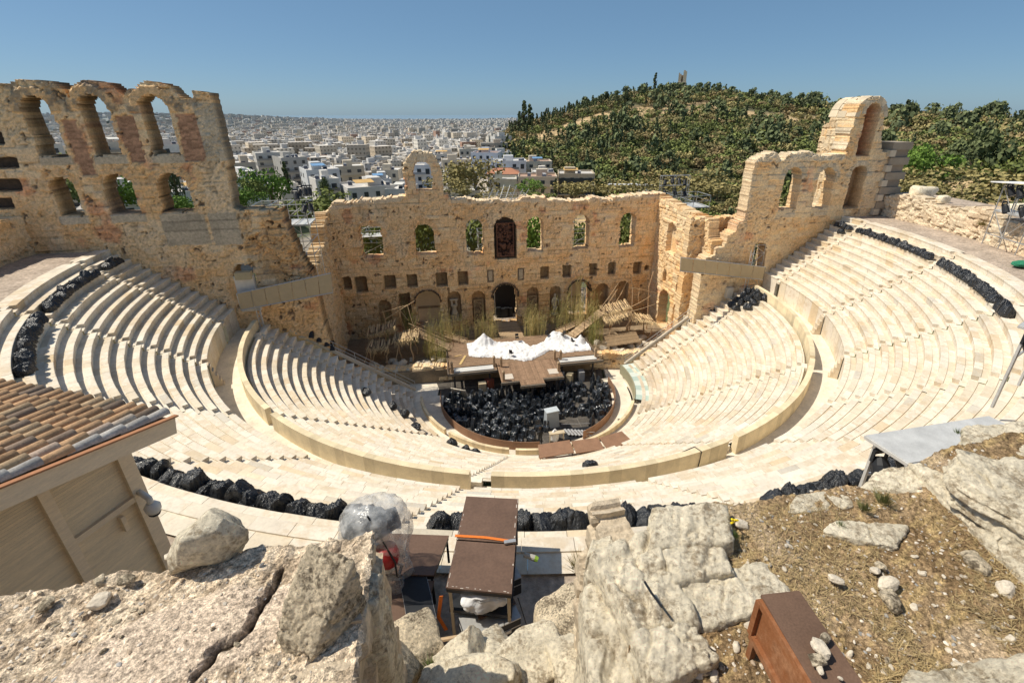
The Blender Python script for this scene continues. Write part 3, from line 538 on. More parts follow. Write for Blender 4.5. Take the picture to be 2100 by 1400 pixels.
def stair(mb_r0, ang, P, wd, n, label, group, cat='stairs'):
    mb = MB(); 
    for i in range(n):
        r = P['r']+i*P['d']; z = P['z']+i*P['h']; c = tuple(MARB[(i*5+int(abs(ang))) % 6]*random.uniform(.9, 1.02))
        for rr0, rr1, zz in ((r-.02, r+.5*P['d'], z-.5*P['h']), (r+.5*P['d'], r+P['d']-.02, z)):
            a = wd/2/rr0/D2R
            mb.add([pt(rr0, ang-a, zz), pt(rr0, ang+a, zz), pt(rr1, ang+a, zz), pt(rr1, ang-a, zz), pt(rr0, ang-a, zz-.3), pt(rr0, ang+a, zz-.3)], [(0, 1, 2, 3), (4, 5, 1, 0)], c)
    return mb.thing('stone_stair', M['marble'], label, cat, group)
def wedges(A, e0, e1): b = [e0]+A+[e1]; return list(zip(b, b[1:]))
side = lambda a: ('left' if a < 0 else 'right')
ANG = lambda r, y: math.degrees(math.asin(min(1, y/r)))
names_u = ['against the arched left wall', 'second from the left wall', 'third from the left wall', 'fourth from the left wall', 'fifth from the left wall, beyond the boulder', 'just left of the tall brown table', 'just right of the tall brown table', 'behind the big pale foreground blocks', 'behind the sheet metal canopy', 'third from the right wall', 'second from the right wall', 'against the right wall below the tower']
for k, (a0, a1) in enumerate(wedges(UA, None, None)):
    am = ((a0 if a0 is not None else -91.5)+(a1 if a1 is not None else 91.5))/2
    root = empty('seating_block', pt(33, am, 12), 'upper tier wedge of cream marble benches '+names_u[k], 'seating', 'wedges of the upper seating tier')
    for i in range(UP['n']):
        r = UP['r']+i*UP['d']; z = UP['z']+i*UP['h']; hw = .36/r/D2R
        b0 = a0+hw if a0 is not None else -(90+ANG(r, 1.15)); b1 = a1-hw if a1 is not None else 90+ANG(r, .95)
        last = i == UP['n']-1
        seat_row(root, r, z, b0, b1, UP['d'] if not last else 1.1, UP['h'], (z-UP['h']-.04) if i else 9.9, 1000+k*40+i, .38 if not last else .5)
names_l = ['against the left wall', 'second from the left wall', 'in the middle left, facing the stage', 'in the middle, under the brown trestle tables', 'in the middle right', 'on the right with the worn lowest rows', 'against the right wall']
for k, (a0, a1) in enumerate(wedges(LA_, None, None)):
    am = ((a0 if a0 is not None else -92)+(a1 if a1 is not None else 94))/2
    root = empty('seating_block', pt(19, am, 1), 'lower tier wedge of cream marble benches '+names_l[k], 'seating', 'wedges of the lower seating tier')
    for i in range(LO['n']):
        r = LO['r']+i*LO['d']; z = LO['z']+i*LO['h']; hw = .36/r/D2R
        b0 = a0+hw if a0 is not None else -(90+ANG(r, .6)); b1 = a1-hw if a1 is not None else 90+ANG(r, 1.6)
        last = i == LO['n']-1
        seat_row(root, r, z, b0, b1, LO['d'] if not last else .5, LO['h'], z-LO['h']-.04, 3000+k*40+i, .38, age=(.75 if (k >= 5 and i < 6) or (k in (0, 1) and i < 5) else 0)*(1-i/8))
for k, a in enumerate(UA): stair(0, a, UP, .72, UP['n'], 'narrow stone stair '+nth(k, 'of the upper tier aisles', 'left'), 'aisle stairs of the upper tier')
for k, a in enumerate(LA_): stair(0, a, LO, .72, LO['n'], 'narrow stone stair '+nth(k, 'of the lower tier aisles', 'left'), 'aisle stairs of the lower tier')
for k, a in enumerate(LA_): arcwall(26.55, 26.98, 9.4, 10.385, a-.85, a+.85, tuple(MARB[2])).thing('landing_stone', M['marble'], 'landing stone at the head of the lower stair, '+nth(k, 'one', 'left'), 'stone block', 'landing stones of the lower stairs')
for k, a in enumerate(UA[1:-1]):                                       # steep steps from the passage up to the upper tier
    mb = MB()
    for i in range(5):
        z = 10.1+i*.42; r0 = 28.55+i*.14; h = .34/r0/D2R
        mb.add([pt(r0, a-h, z), pt(r0, a+h, z), pt(29.2, a+h, z), pt(29.2, a-h, z), pt(r0, a-h, z-.42), pt(r0, a+h, z-.42), pt(29.2, a+h, z-.42), pt(29.2, a-h, z-.42)], [(0, 1, 2, 3), (4, 5, 1, 0), (5, 6, 2, 1), (7, 4, 0, 3)], (.66, .56, .42))
    mb.thing('podium_step', M['marble'], 'steep little flight from the passage to the upper tier, '+nth(k, 'one', 'left'), 'steps', 'short flights up from the curved passage')
plab = ['left of the stage wings', 'in front of the hut', 'in the middle', 'with a cable hanging over it', 'on the right']
pgap = [(-89.5, -51.6), (-49.8, -17.5), (-14.9, 16.3), (18.1, 49.0), (50.2, 88.5)]
for k, (a0, a1) in enumerate(pgap):
    arcwall(27.0, 27.38, 9.9, 11.277, a0, a1, (.82, .69, .46), vary=True).thing('parapet_wall', M['parapet'], 'smooth yellowish curved parapet along the passage, '+plab[k], 'parapet', 'parapets of the curved passage')
mb = MB(); mb.tube([pt(26.2, 11, 10.45), pt(26.9, 11.4, 11.3), pt(27.42, 11.6, 11.3), pt(27.44, 11.5, 10.6), pt(27.5, 11.2, 9.98)], .03, 6); mb.thing('hanging_cable', M['dark'], 'dark cable hanging over the curved parapet right of the middle', 'cable')
tag(arcwall(26.8, 29.3, 9.5, 9.96, -92, 93, (.5, .5, .5)).build('passage_floor', M['paving']), kind='structure')
tag(arcwall(12.35, 13.2, -.9, .42, -93, 93, (.5, .5, .5)).build('front_passage_floor', M['paving']), kind='structure')
for k, (a0, a1) in enumerate(((-86, -53), (-50, -19), (-16, 10), (17, 60))):
    arcwall(12.1, 12.38, -.85, .98, a0, a1, (.80, .65, .42), vary=True).thing('parapet_wall', M['parapet'], 'low curved stone back of the front bench, '+nth(k, 'length', 'left'), 'parapet', 'low curved backs of the front bench')
tag(arcwall(9.9, 12.12, -1.2, -.78, -100, 100, (.5, .5, .5)).build('orchestra_walkway', M['paving']), kind='structure')
mb = MB(); mb.prism([(10.2*math.sin(t), -10.2*math.cos(t)) for t in [(-100+4*i)*D2R for i in range(51)]]+[(11, 7), (-11, 7)], -1.3, -.8); tag(mb.build('orchestra_floor', M['floor']), kind='structure')
arcwall(10.14, 10.2, -.8, .2, -97, -4.0, (.3, .16, .09)).thing('orchestra_fence', M['fence'], 'long curved brown barrier panel around the left of the sunken orchestra', 'barrier')
arcwall(10.14, 10.2, -.8, .2, 23, 93, (.3, .16, .09)).thing('orchestra_fence', M['fence'], 'shorter curved brown barrier panel around the right of the orchestra', 'barrier')
mb = MB()                                                               # drain rosettes in the pale walkway
for a in (-64, -36, -11, 52):
    c = pt(11.2, a, -.772); mb = MB()
    for k in range(6): t = k*math.pi/3; mb.prism([(c[0]+.1*math.cos(t)+.06*math.cos(u), c[1]+.1*math.sin(t)+.06*math.sin(u)) for u in np.arange(6)*math.pi/3], c[2], c[2]+.012, (.05, .05, .05))
    mb.prism([(c[0]+.26*math.cos(u), c[1]+.26*math.sin(u)) for u in np.arange(16)*math.pi/8], c[2]-.012, c[2]-.002, (.5, .45, .36))
    mb.thing('drain_cover', M['house'], 'round pierced drain cover in the pale walkway', 'drain cover', 'drain covers round the orchestra')
# upper walkway and the rubble wall behind it
tag(arcwall(39.0, 44.2, 17.9, 18.45, -95, 95, (.5, .5, .5)).build('upper_walkway', M['path']), kind='structure')
def ringwall(name, label, r, a0, a1, z0, top, seed, nd=-1, step=.16, parent=None, thick=1.6, bright=1.0, **kw):
    U0, U1 = a0*D2R*r, a1*D2R*r
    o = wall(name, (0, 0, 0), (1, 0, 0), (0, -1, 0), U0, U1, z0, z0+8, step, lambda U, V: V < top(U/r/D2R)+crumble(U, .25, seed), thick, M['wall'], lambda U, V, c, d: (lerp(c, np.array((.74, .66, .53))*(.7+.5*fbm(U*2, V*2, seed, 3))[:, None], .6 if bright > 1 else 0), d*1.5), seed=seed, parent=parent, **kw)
    me = o.data; n = len(me.vertices); P = np.empty(n*3); me.vertices.foreach_get('co', P); P = P.reshape(-1, 3)
    a = P[:, 0]/r; rr = r+P[:, 1]; P2 = np.c_[rr*np.sin(a), -rr*np.cos(a), P[:, 2]]; c = P2.mean(0); c[2] = z0
    me.vertices.foreach_set('co', (P2-c).ravel()); me.update(); o.location = c
    return tag(o, label, 'stone wall')
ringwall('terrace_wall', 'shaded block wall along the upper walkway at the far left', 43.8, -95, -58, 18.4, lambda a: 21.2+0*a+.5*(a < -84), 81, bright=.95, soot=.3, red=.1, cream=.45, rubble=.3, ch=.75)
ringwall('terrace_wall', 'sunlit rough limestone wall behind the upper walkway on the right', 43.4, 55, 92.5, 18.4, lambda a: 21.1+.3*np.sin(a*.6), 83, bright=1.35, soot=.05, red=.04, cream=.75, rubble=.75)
tag(arcwall(44.4, 48.5, 20.2, 20.95, 55, 92, (.5, .5, .5)).build('terrace_ground', M['path']), kind='structure')
tag(arcwall(45.0, 50, 20.2, 20.8, -95, -58, (.5, .5, .5)).build('terrace_ground', M['path']), kind='structure')
import bmesh
def ico(n): 
    bm = bmesh.new(); bmesh.ops.create_icosphere(bm, subdivisions=n, radius=1); V = np.array([v.co for v in bm.verts]); F = np.array([[v.index for v in f.verts] for f in bm.faces]); bm.free(); return V, F
ICO3, ICO4, ICO2, ICO5 = ico(3), ico(4), ico(2), ico(5)
def rock_mesh(name, seed, mtl, sub=ICO3, box=.75, amp=.35, scale=(1, 1, 1), flat=False):
    V, F = sub; P = V.copy()
    q_ = np.abs(P).max(1)[:, None]; P = lerp(P, P/q_*.78, box)
    rs_ = np.random.default_rng(seed)
    for k in range(7):                                     # chop facets
        n = rs_.normal(size=3); n /= np.linalg.norm(n); h = rs_.uniform(.62, .9); t = P@n-h; P = P-np.clip(t, 0, None)[:, None]*n*.95
    P = P*(1+amp*(n3(P*1.6+seed*3.1, seed, 4)-.5)[:, None]*1.6); P = P+.05*amp*(n3(P*9+seed, seed+4, 2)-.5)[:, None]*V*3
    return np_mesh(name, P*np.array(scale), F, mtl, smooth=not flat)
M['chip'] = mat('pale_stone_chip', (.66, .58, .46), .9, n1=(9, .2), n2=(45, .25), bump=.8, bscale=40, spec=.1)
STONE = [rock_mesh('stone', 100+k, M['chip'], ICO3, .55, .5, (1, .75, .5), True) for k in range(5)]+[rock_mesh('stone', 120+k, M['rock2'], ICO3, .5, .5, (1, .7, .5), True) for k in range(3)]
def bag_mesh(seed, tall=.85):
    V, F = ICO5; P = V.copy(); r = np.random.default_rng(seed)
    az = np.arctan2(P[:, 1], P[:, 0]); P[:, 2] = np.where(P[:, 2] < -.6, -.6, P[:, 2]); P[:, :2] *= (1+.15*np.maximum(-P[:, 2], 0))[:, None]
    for _ in range(9):
        n = r.normal(size=3); n[2] = abs(n[2])*.6; n /= np.linalg.norm(n); t = P@n-r.uniform(.58, .85); P -= np.clip(t, 0, None)[:, None]*n*.72
    ca, sa = np.cos(az), np.sin(az)
    f1 = 1-np.abs(fbm(ca*2.4+seed*3, sa*2.4+P[:, 2]*.7, seed, 2)-.5)*5; f2 = 1-np.abs(fbm(ca*5+seed, sa*5+P[:, 2]*1.6, seed+3, 2)-.5)*5; f3 = 1-np.abs(n3(P*4.2+seed, seed+8, 2)-.5)*6
    P = P*(1+.10*np.clip(f1, -1, 1)+.055*np.clip(f2, -1, 1)+.05*np.clip(f3, -1, 1))[:, None]
    top = np.clip(P[:, 2]-.4, 0, None); P[:, 0] += top*r.uniform(-.6, .6); P[:, 2] += top*.5; P[:, 2] *= tall; P[:, 2] -= P[:, 2].min()
    return np_mesh('plastic_bag', P*.5, F, M['black'], smooth=True)
BAGS = [bag_mesh(k, .8+.1*(k % 3)) for k in range(9)]
def bag_row(r, z, a0, a1, n, where, sidename, s=.62):
    for i in range(n):
        a = lerp(a0, a1, (i+.5)/n)+random.uniform(-.15, .15); p = pt(r+.25, a, z)
        b = link('plastic_bag', BAGS[(i*4+int(abs(a0))) % 9], None, p); b.rotation_euler = (0, 0, random.uniform(0, 6.3)); k = s*random.uniform(.9, 1.08); b.scale = (k*random.uniform(.95, 1.12), k, k*random.uniform(.88, 1.08))
        tag(b, 'black plastic bag '+where+', '+nth(i, 'one', sidename), 'plastic bag', 'black bags '+where)
R12, Z12 = UP['r']+11*UP['d'], UP['z']+11*UP['h']
R11, Z11 = R12+UP['d'], Z12+UP['h']
bag_row(R12, Z12, -33.8, -18.0, 17, 'in the row left of the covered spotlight', 'left', .84)
bag_row(R12, Z12, -15.2, -2.0, 16, 'in the row behind the tall brown table', 'left', .84)
bag_row(R12, Z12, 1.9, 13.5, 12, 'along the top tier behind the dry earth bank', 'left', .82)
bag_row(R12, Z12, 14.5, 17.2, 3, 'beside the legs of the sheet metal canopy', 'left', 1.1)
bag_row(R12, Z12, -90.2, -86.4, 4, 'at the end of the row under the arched wall', 'left', .8)
bag_row(R12, Z12, -84.3, -70.5, 14, 'in the shaded row on the far left', 'left', .78)
bag_row(R12, Z12, -67.6, -54.0, 12, 'at the left edge above the hut roof', 'left', .85)
bag_row(R12, Z12, 68.3, 85.4, 18, 'in the upper right row nearer the tower', 'left', .74)
bag_row(R12, Z12, 51.0, 66.2, 18, 'in the right row ending at the frame edge', 'left', .8)
bag_row(R12, Z12, 46.5, 48.5, 3, 'at the right frame edge', 'left', .85)
for i, a in enumerate((87.4, 88.4, 89.3, 90.2, 88.0)):
    b = link('plastic_bag', BAGS[i], None, pt(R12+.2-(.6 if i == 4 else 0), a, Z12-(.5 if i == 4 else 0))); b.scale = (.8, .7, .7); b.rotation_euler[2] = i; tag(b, 'black plastic bag heaped in the corner under the right tower', 'plastic bag', 'black bags heaped under the tower')
n_ = 0
for i in range(14):                                       # heap on the right of the passage
    x, y = 1512+(i % 5)*17+ (i//5)*8, 628-(i % 5)*5+(i//5)*-9
    p = cone_p = None
    a = 88.5-(i//5)*2.4+random.uniform(-.4, .4); rr = 26.9-(i % 5)*.62
    j = min(18, max(0, int((rr-LO['r'])/LO['d']))); z = LO['z']+j*LO['h']
    b = link('plastic_bag', BAGS[i % 9], None, pt(rr, a, z)); b.scale = (1.0, .85, .85); b.rotation_euler[2] = i*1.7
    tag(b, 'black plastic bag in the heap below the right screen', 'plastic bag', 'black bags heaped below the right screen')
for i, (r, a, sc, lab) in enumerate(((17.9, -76.6, 1, 'upper of three black bags on the left lower rows'), (15.9, -72, .9, 'middle of three black bags on the left lower rows'), (15.0, -67, .9, 'lowest of three black bags on the left lower rows'), (14.6, -57, .9, 'lone black bag between the left rows and the orchestra'), (14.0, -41, .95, 'wide black bag in front of the orchestra, leftmost of three'), (14.0, -34.5, .7, 'black bag in front of the orchestra, middle of three'), (13.9, -30.5, .7, 'black bag in front of the orchestra, rightmost of three'), (23.7, -.6, .8, 'lone black bag on the rows near the parapet'))):
    j = max(0, int((r-LO['r'])/LO['d'])); b = link('plastic_bag', BAGS[i], None, pt(LO['r']+j*LO['d']+.25, a, LO['z']+j*LO['h'])); b.scale = (sc*1.25, sc, sc*.8); b.rotation_euler[2] = a*D2R; tag(b, lab, 'plastic bag')
for k, (r_, a_, sc_) in enumerate(((45.5, 88, (1.8, 1.0, 1.1)), (44.6, 83.5, (.7, .5, .5)), (46.0, 74.5, (1.9, .9, .9)), (45.6, 70.8, (1.3, .8, .8)), (45.5, 67.5, (1.2, .9, .7)))):
    o = link('boulder', rock_mesh('boulder', 400+k, M['rock'], ICO3, .9, .25, sc_), None, pt(r_, a_, 21.3)); o.rotation_euler[2] = a_*D2R+1.5; tag(o, 'large pale block lying on top of the right terrace wall, '+nth(k, 'one', 'left'), 'stone block', 'blocks on the right terrace wall')
# ================================================================== stage area
mb = MB(); mb.prism([(-22.2, 5.6), (-11.0, 5.0), (11.2, 4.2), (16.5, 3.6), (22, 1.8), (22, 16), (-22.3, 16)], -1.2, .9)
tag(mb.build('stage_ground', M['dirt']), kind='structure')
mb = MB(); mb.prism([(-26, 1.2), (-11, -1), (-10, 5.6), (-22, 7)], -1.5, -.82); mb.prism([(10, -1), (24, 1.5), (22, 4), (11, 5)], -1.5, -.825); tag(mb.build('side_passage_ground', M['paving']), kind='structure')
fw = empty('stage_front_wall', (-16, 5.3, -.8), 'low rough block wall in front of the stage on the left', 'stone wall')
a, b = np.array((-22.6, 6.4)), np.array((-8.6, 4.9)); d = (b-a)/np.linalg.norm(b-a)
wall('masonry', (a[0], a[1], 0), (d[0], d[1], 0), (d[1], -d[0], 0), 0, 14, -1, 2.2, .13, lambda U, V: V < 1.35+crumble(U*1.6, .35, 91), 1.0, M['wall'], lambda U, V, c, d_: (c*1.0, d_*1.6), seed=92, parent=fw, soot=.15, red=.1, cream=.5, rubble=.05, ch=.62)
fw = empty('stage_front_wall', (15, 4.0, -.8), 'low rough block wall in front of the stage on the right', 'stone wall')
a, b = np.array((8.2, 4.5)), np.array((20.5, 2.6)); d = (b-a)/np.linalg.norm(b-a)
wall('masonry', (a[0], a[1], 0), (d[0], d[1], 0), (d[1], -d[0], 0), 0, 12.4, -1, 2.2, .13, lambda U, V: V < 1.5+crumble(U*1.4, .45, 97), 1.0, M['wall'], lambda U, V, c, d_: (lim(c*1.15), d_*1.6), seed=98, parent=fw, soot=.12, red=.1, cream=.5, rubble=.1, ch=.62)
for i in range(70):                                       # fallen blocks on the ruined stage floor
    L = i < 40
    x = random.uniform(-21, -9.5) if L else random.uniform(10.5, 20.8); y = random.uniform(5.6, 8.6) if L else random.uniform(4.6, 9)
    if not L and random.random() < .4: x = random.uniform(13, 21)
    s = random.uniform(.25, .75)
    o = link('fallen_block', STONE[i % 5], None, (x, y, .85+s*.25)); o.scale = (s, s, s*1.1); o.rotation_euler = (random.uniform(-.3, .3), random.uniform(-.3, .3), random.uniform(0, 6))
    tag(o, 'rough fallen block lying among the rubble on the '+('left' if L else 'right')+' of the stage', 'stone block', 'fallen blocks on the '+('left' if L else 'right')+' of the stage')
# wooden platform
ZD = 1.8
dk = empty('stage_platform', (0, 2, -.8), 'brown boarded stage platform on dark posts above the orchestra', 'platform')
def boards(name, poly_x0, x1, y0, y1, z, wd, col, along='x', parent=None, seed=0, m='wood'):
    mb = MB(); rnd = random.Random(seed); n = max(1, int((y1-y0 if along == 'x' else x1-poly_x0)/wd))
    for i in range(n):
        c = tuple(np.array(col)*rnd.uniform(.8, 1.2)); 
        if along == 'x': yy = y0+(i+.5)*(y1-y0)/n; mb.box(((poly_x0+x1)/2, yy, z), (x1-poly_x0, (y1-y0)/n-.012, .06+.004*rnd.random()), None, c)
        else: xx = poly_x0+(i+.5)*(x1-poly_x0)/n; mb.box((xx, (y0+y1)/2, z), ((x1-poly_x0)/n-.012, y1-y0, .06+.004*rnd.random()), None, c)
    return mb.build(name, M[m], parent)
WB, WL = (.29, .195, .125), (.46, .33, .20)
boards('deck_boards', -8.9, 9.3, 3.5, 10.4, ZD, .14, WB, 'x', dk, 1)
boards('deck_boards', -3.2, 4.05, -.95, 3.48, ZD-.002, .14, (.30, .195, .125), 'y', dk, 2)
boards('deck_boards', -1.15, 1.6, -2.05, -.97, ZD-.004, .14, (.30, .195, .125), 'y', dk, 3)
boards('deck_boards', -8.9, -3.3, 2.2, 3.45, ZD-.14, .14, WB, 'x', dk, 4); boards('deck_boards', 4.1, 9.6, 2.2, 3.45, ZD-.14, .14, WB, 'x', dk, 5)
for x0, x1, y0 in ((-9.1, -3.3, 2.05), (4.1, 9.9, 1.95), (-3.25, 4.1, -1.05), (-1.2, 1.65, -2.15)):
    mb = MB(); mb.box(((x0+x1)/2, y0, ZD-.16), (x1-x0, .14, .3), None, (.22, .19, .15)); mb.build('fascia_beam', M['house'], dk)
for x in (-9.1, 9.6): mb = MB(); mb.box((x, 6.2, ZD-.17), (.12, 8.2, .28), None, (.17, .13, .1)); mb.build('fascia_beam', M['house'], dk)
for x, y in ((-8.4, 2.5), (-8.4, 8), (-4.2, 2.6), (-2.6, -.6), (3.3, -.6), (4.8, 2.6), (8.8, 2.6), (8.8, 8), (.2, -1.7), (0, 4.5)):
    mb = MB(); mb.box((x, y, .38), (.22, .22, 2.3), None, (.05, .05, .055)); mb.build('post', M['house'], dk)
for x0, x1, y0, y1, lab in ((-8.4, -3.7, 2.35, 3.3, 'left'), (4.5, 9.2, 2.3, 3.3, 'right')):
    mb = MB(); mb.box(((x0+x1)/2, (y0+y1)/2, ZD-.03), (x1-x0, y1-y0, .14), None, (.62, .62, .60)); mb.thing('marbled_panel', M['house'], 'long pale marbled panel along the front edge of the stage platform on the '+lab, 'panel')
for x, y, lab in ((-2.3, .1, 'left'), (3.1, .3, 'right')):
    mb = MB(); mb.box((x, y, ZD+.055), (1.15, 1.15, .04), None, (.62, .56, .48)); mb.thing('floor_panel', M['house'], 'square pale patterned floor panel on the '+lab+' of the projecting stage', 'panel')
for k, (x, y) in enumerate(((-8.6, 2.6), (-3.55, 3.1), (-2.75, 2.6), (-2.9, -.6), (4.0, 3.2), (4.7, 3.0), (3.75, .2), (9.2, 2.9))):
    mb = MB(); mb.box((x, y, ZD+.5), (.26, .26, 1.1), None, (.42, .30, .19)); mb.box((x, y, ZD+1.12), (.32, .32, .12), None, (.46, .34, .22)); lathe(mb, (x, y, ZD+1.18), [(.15, 0), (.13, .08), (.02, .24)], 8, (.46, .34, .22))
    mb.thing('newel_post', M['house'], 'short capped wooden post on the stage platform edge, '+nth(k, 'one', 'left'), 'post', 'capped posts along the stage edge')
# crumpled tarpaulin
def tarp():
    nx, ny = 150, 90; U, V = [a.ravel() for a in np.meshgrid(np.linspace(-6.4, 9.2, nx), np.linspace(3.2, 10.4, ny))]
    lo = np.interp(U, [-6.4, -4, -1.5, .3, 1.2, 2.8, 4, 5.5, 9.2], [6.0, 5.2, 4.2, 3.4, 3.3, 4.6, 5.6, 4.5, 4.6]); hi = np.interp(U, [-6.4, -4.6, -2.5, 1.0, 1.6, 2.4, 4, 6, 9.2], [9.6, 10.1, 9.4, 8.9, 7.2, 7.4, 8.6, 10.2, 7.4])
    wob = .5*(fbm(U*.9, V*.9, 5, 3)-.5); ok = (V+wob > lo) & (V+wob < hi)
    f = 1-np.abs(fbm(U*.8, V*1.1, 7, 4)-.5)*4; f2 = 1-np.abs(fbm(U*2.1+3, V*1.6, 9, 3)-.5)*4
    Z = ZD+.06+.20*np.clip(f, 0, 1)+.11*np.clip(f2, 0, 1)+.04*fbm(U*6, V*6, 3, 2)
    Z += 1.5*np.clip(1-np.hypot((U+4.1)/1.7, (V-9.0)/1.2), 0, 1)**1.3+.9*np.clip(1-np.hypot((U-5.4)/2.2, (V-9.0)/1.4), 0, 1)+1.0*np.clip(1-np.hypot((U-8.4)/.8, (V-7.0)/.9), 0, 1)+.2*np.exp(-((U+1)**2/3+(V-6)**2/1))
    edge = np.minimum(V+wob-lo, hi-V-wob); Z = lerp(ZD+.05, Z, sst(0, .35, edge))
    P = np.c_[U+.15*(fbm(V*2, U*2, 21, 2)-.5), V+.15*(fbm(U*2, V*2, 22, 2)-.5), Z]; i = np.arange(nx*ny).reshape(ny, nx); F = np.c_[i[:-1, :-1].ravel(), i[:-1, 1:].ravel(), i[1:, 1:].ravel(), i[1:, :-1].ravel()]
    F = F[ok[F].all(1)]; used = np.unique(F); re = np.zeros(len(P), int); re[used] = np.arange(len(used)); c = np.array((1, 7, ZD))
    tag(link('tarpaulin', np_mesh('tarpaulin', P[used]-c, re[F], M['cloth'], smooth=True), None, c), 'large crumpled white tarpaulin spread over the stage platform', 'tarpaulin')
tarp()
def chair(x, y, z, rz, label):
    t = empty('chair', (x, y, z), label, 'chair', None, rz); R = Matrix.Rotation(rz, 3, 'Z')
    def pb(name, f): mb = MB(); f(mb); me = mb.mesh(name, M['dark']); link(name, me, t)
    pb('seat', lambda m: m.box((0, 0, .46), (.44, .44, .05), None)); pb('backrest', lambda m: m.box((0, .2, .78), (.44, .04, .34), None))
    for sx in (-.2, .2):
        for sy in (-.2, .2): pb('leg', lambda m: m.tube([(sx, sy, 0), (sx, sy, .46 if sy < 0 else .75)], .015, 5))
chair(4.3, 8.6, ZD+.5, .4, 'dark chair on the white tarpaulin, at the back near the reeds'); chair(6.4, 8.3, ZD+.4, -1.1, 'dark chair on the white tarpaulin, second from the right'); chair(7.2, 6.2, ZD+.35, 1.9, 'dark chair on the white tarpaulin, nearest the right edge'); chair(-1.2, 4.6, ZD+.3, 2.5, 'dark chair lying on the white tarpaulin left of the tongue of the stage'); chair(.2, 8.6, ZD+.4, .1, 'dark chair on the back edge of the white tarpaulin')
mb = MB(); mb.box((-7.2, 5.2, ZD+.06), (.28, 2.4, .05), Matrix.Rotation(-.35, 3, 'Z'), (.62, .45, .2)); mb.box((-7.7, 6.4, ZD+.06), (.9, .2, .05), Matrix.Rotation(.2, 3, 'Z'), (.55, .38, .17)); mb.thing('loose_plank', M['house'], 'loose yellow planks lying on the left end of the stage platform', 'plank')
# ramps of boards leading to the platform
def ramp(p, q_, wd, label, col=WL, rails=False, thick=.1):
    t = empty('plank_ramp', p, label, 'ramp'); p, q_ = Vector(p), Vector(q_); d = (q_-p); L = d.length; d.normalize(); s = d.cross(Vector((0, 0, 1))).normalized(); mb = MB(); n = int(L/.17); R = Matrix((s, d, s.cross(d))).transposed()
    for i in range(n): mb.box(p+d*L*(i+.5)/n, (wd*random.uniform(.97, 1.05), L/n-.02, .05+.02*random.random()), R, tuple(np.array(col)*random.uniform(.65, 1.2)))
    mb.build('boards', M['cane'], t)
    for e in (-1, 1): mb = MB(); mb.bar(p+s*e*wd*.42-Vector((0, 0, .1)), q_+s*e*wd*.42-Vector((0, 0, .1)), .09, .12, (.2, .13, .08)); mb.build('stringer', M['cane'], t)
    if rails:
        for e in rails:
            for i in range(4):
                b = p+d*L*i/3+s*e*wd*.5; mb = MB(); mb.tube([b-Vector((0, 0, 1.0)), b+Vector((random.uniform(-.05, .05), 0, 1.0))], .045, 6, (.28, .17, .1)); mb.build('rail_post', M['cane'], t)
            for h in (.55, .95): mb = MB(); mb.tube([p+s*e*wd*.5+Vector((0, 0, h)), (p+q_)/2+s*e*wd*.5+Vector((0, 0, h-.08)), q_+s*e*wd*.5+Vector((0, 0, h))], .028, 5, (.45, .32, .19)); mb.build('handrail', M['cane'], t)
    return t
ramp((-.2, 16.5, 1.45), (-.1, 10.3, 1.75), 3.2, 'wide board walkway from the middle doorway to the stage platform')
ramp((-13.0, 10.2, 4.0), (-8.4, 8.6, 1.85), 1.5, 'sloping plank ramp with rope rails on the left of the stage', rails=(1, -1))
ramp((-9.0, 11.9, 2.3), (-6.0, 9.8, 1.8), 1.1, 'short plank ramp behind the reeds on the left', rails=(1,))
ramp((12.6, 11.0, 4.4), (7.6, 9.0, 1.9), 1.5, 'sloping plank ramp with stick rails on the right of the stage', rails=(-1,))
ramp((10.2, 11.9, 2.8), (5.6, 10.5, 1.8), 1.1, 'lower plank ramp behind the reeds on the right', rails=(-1,))
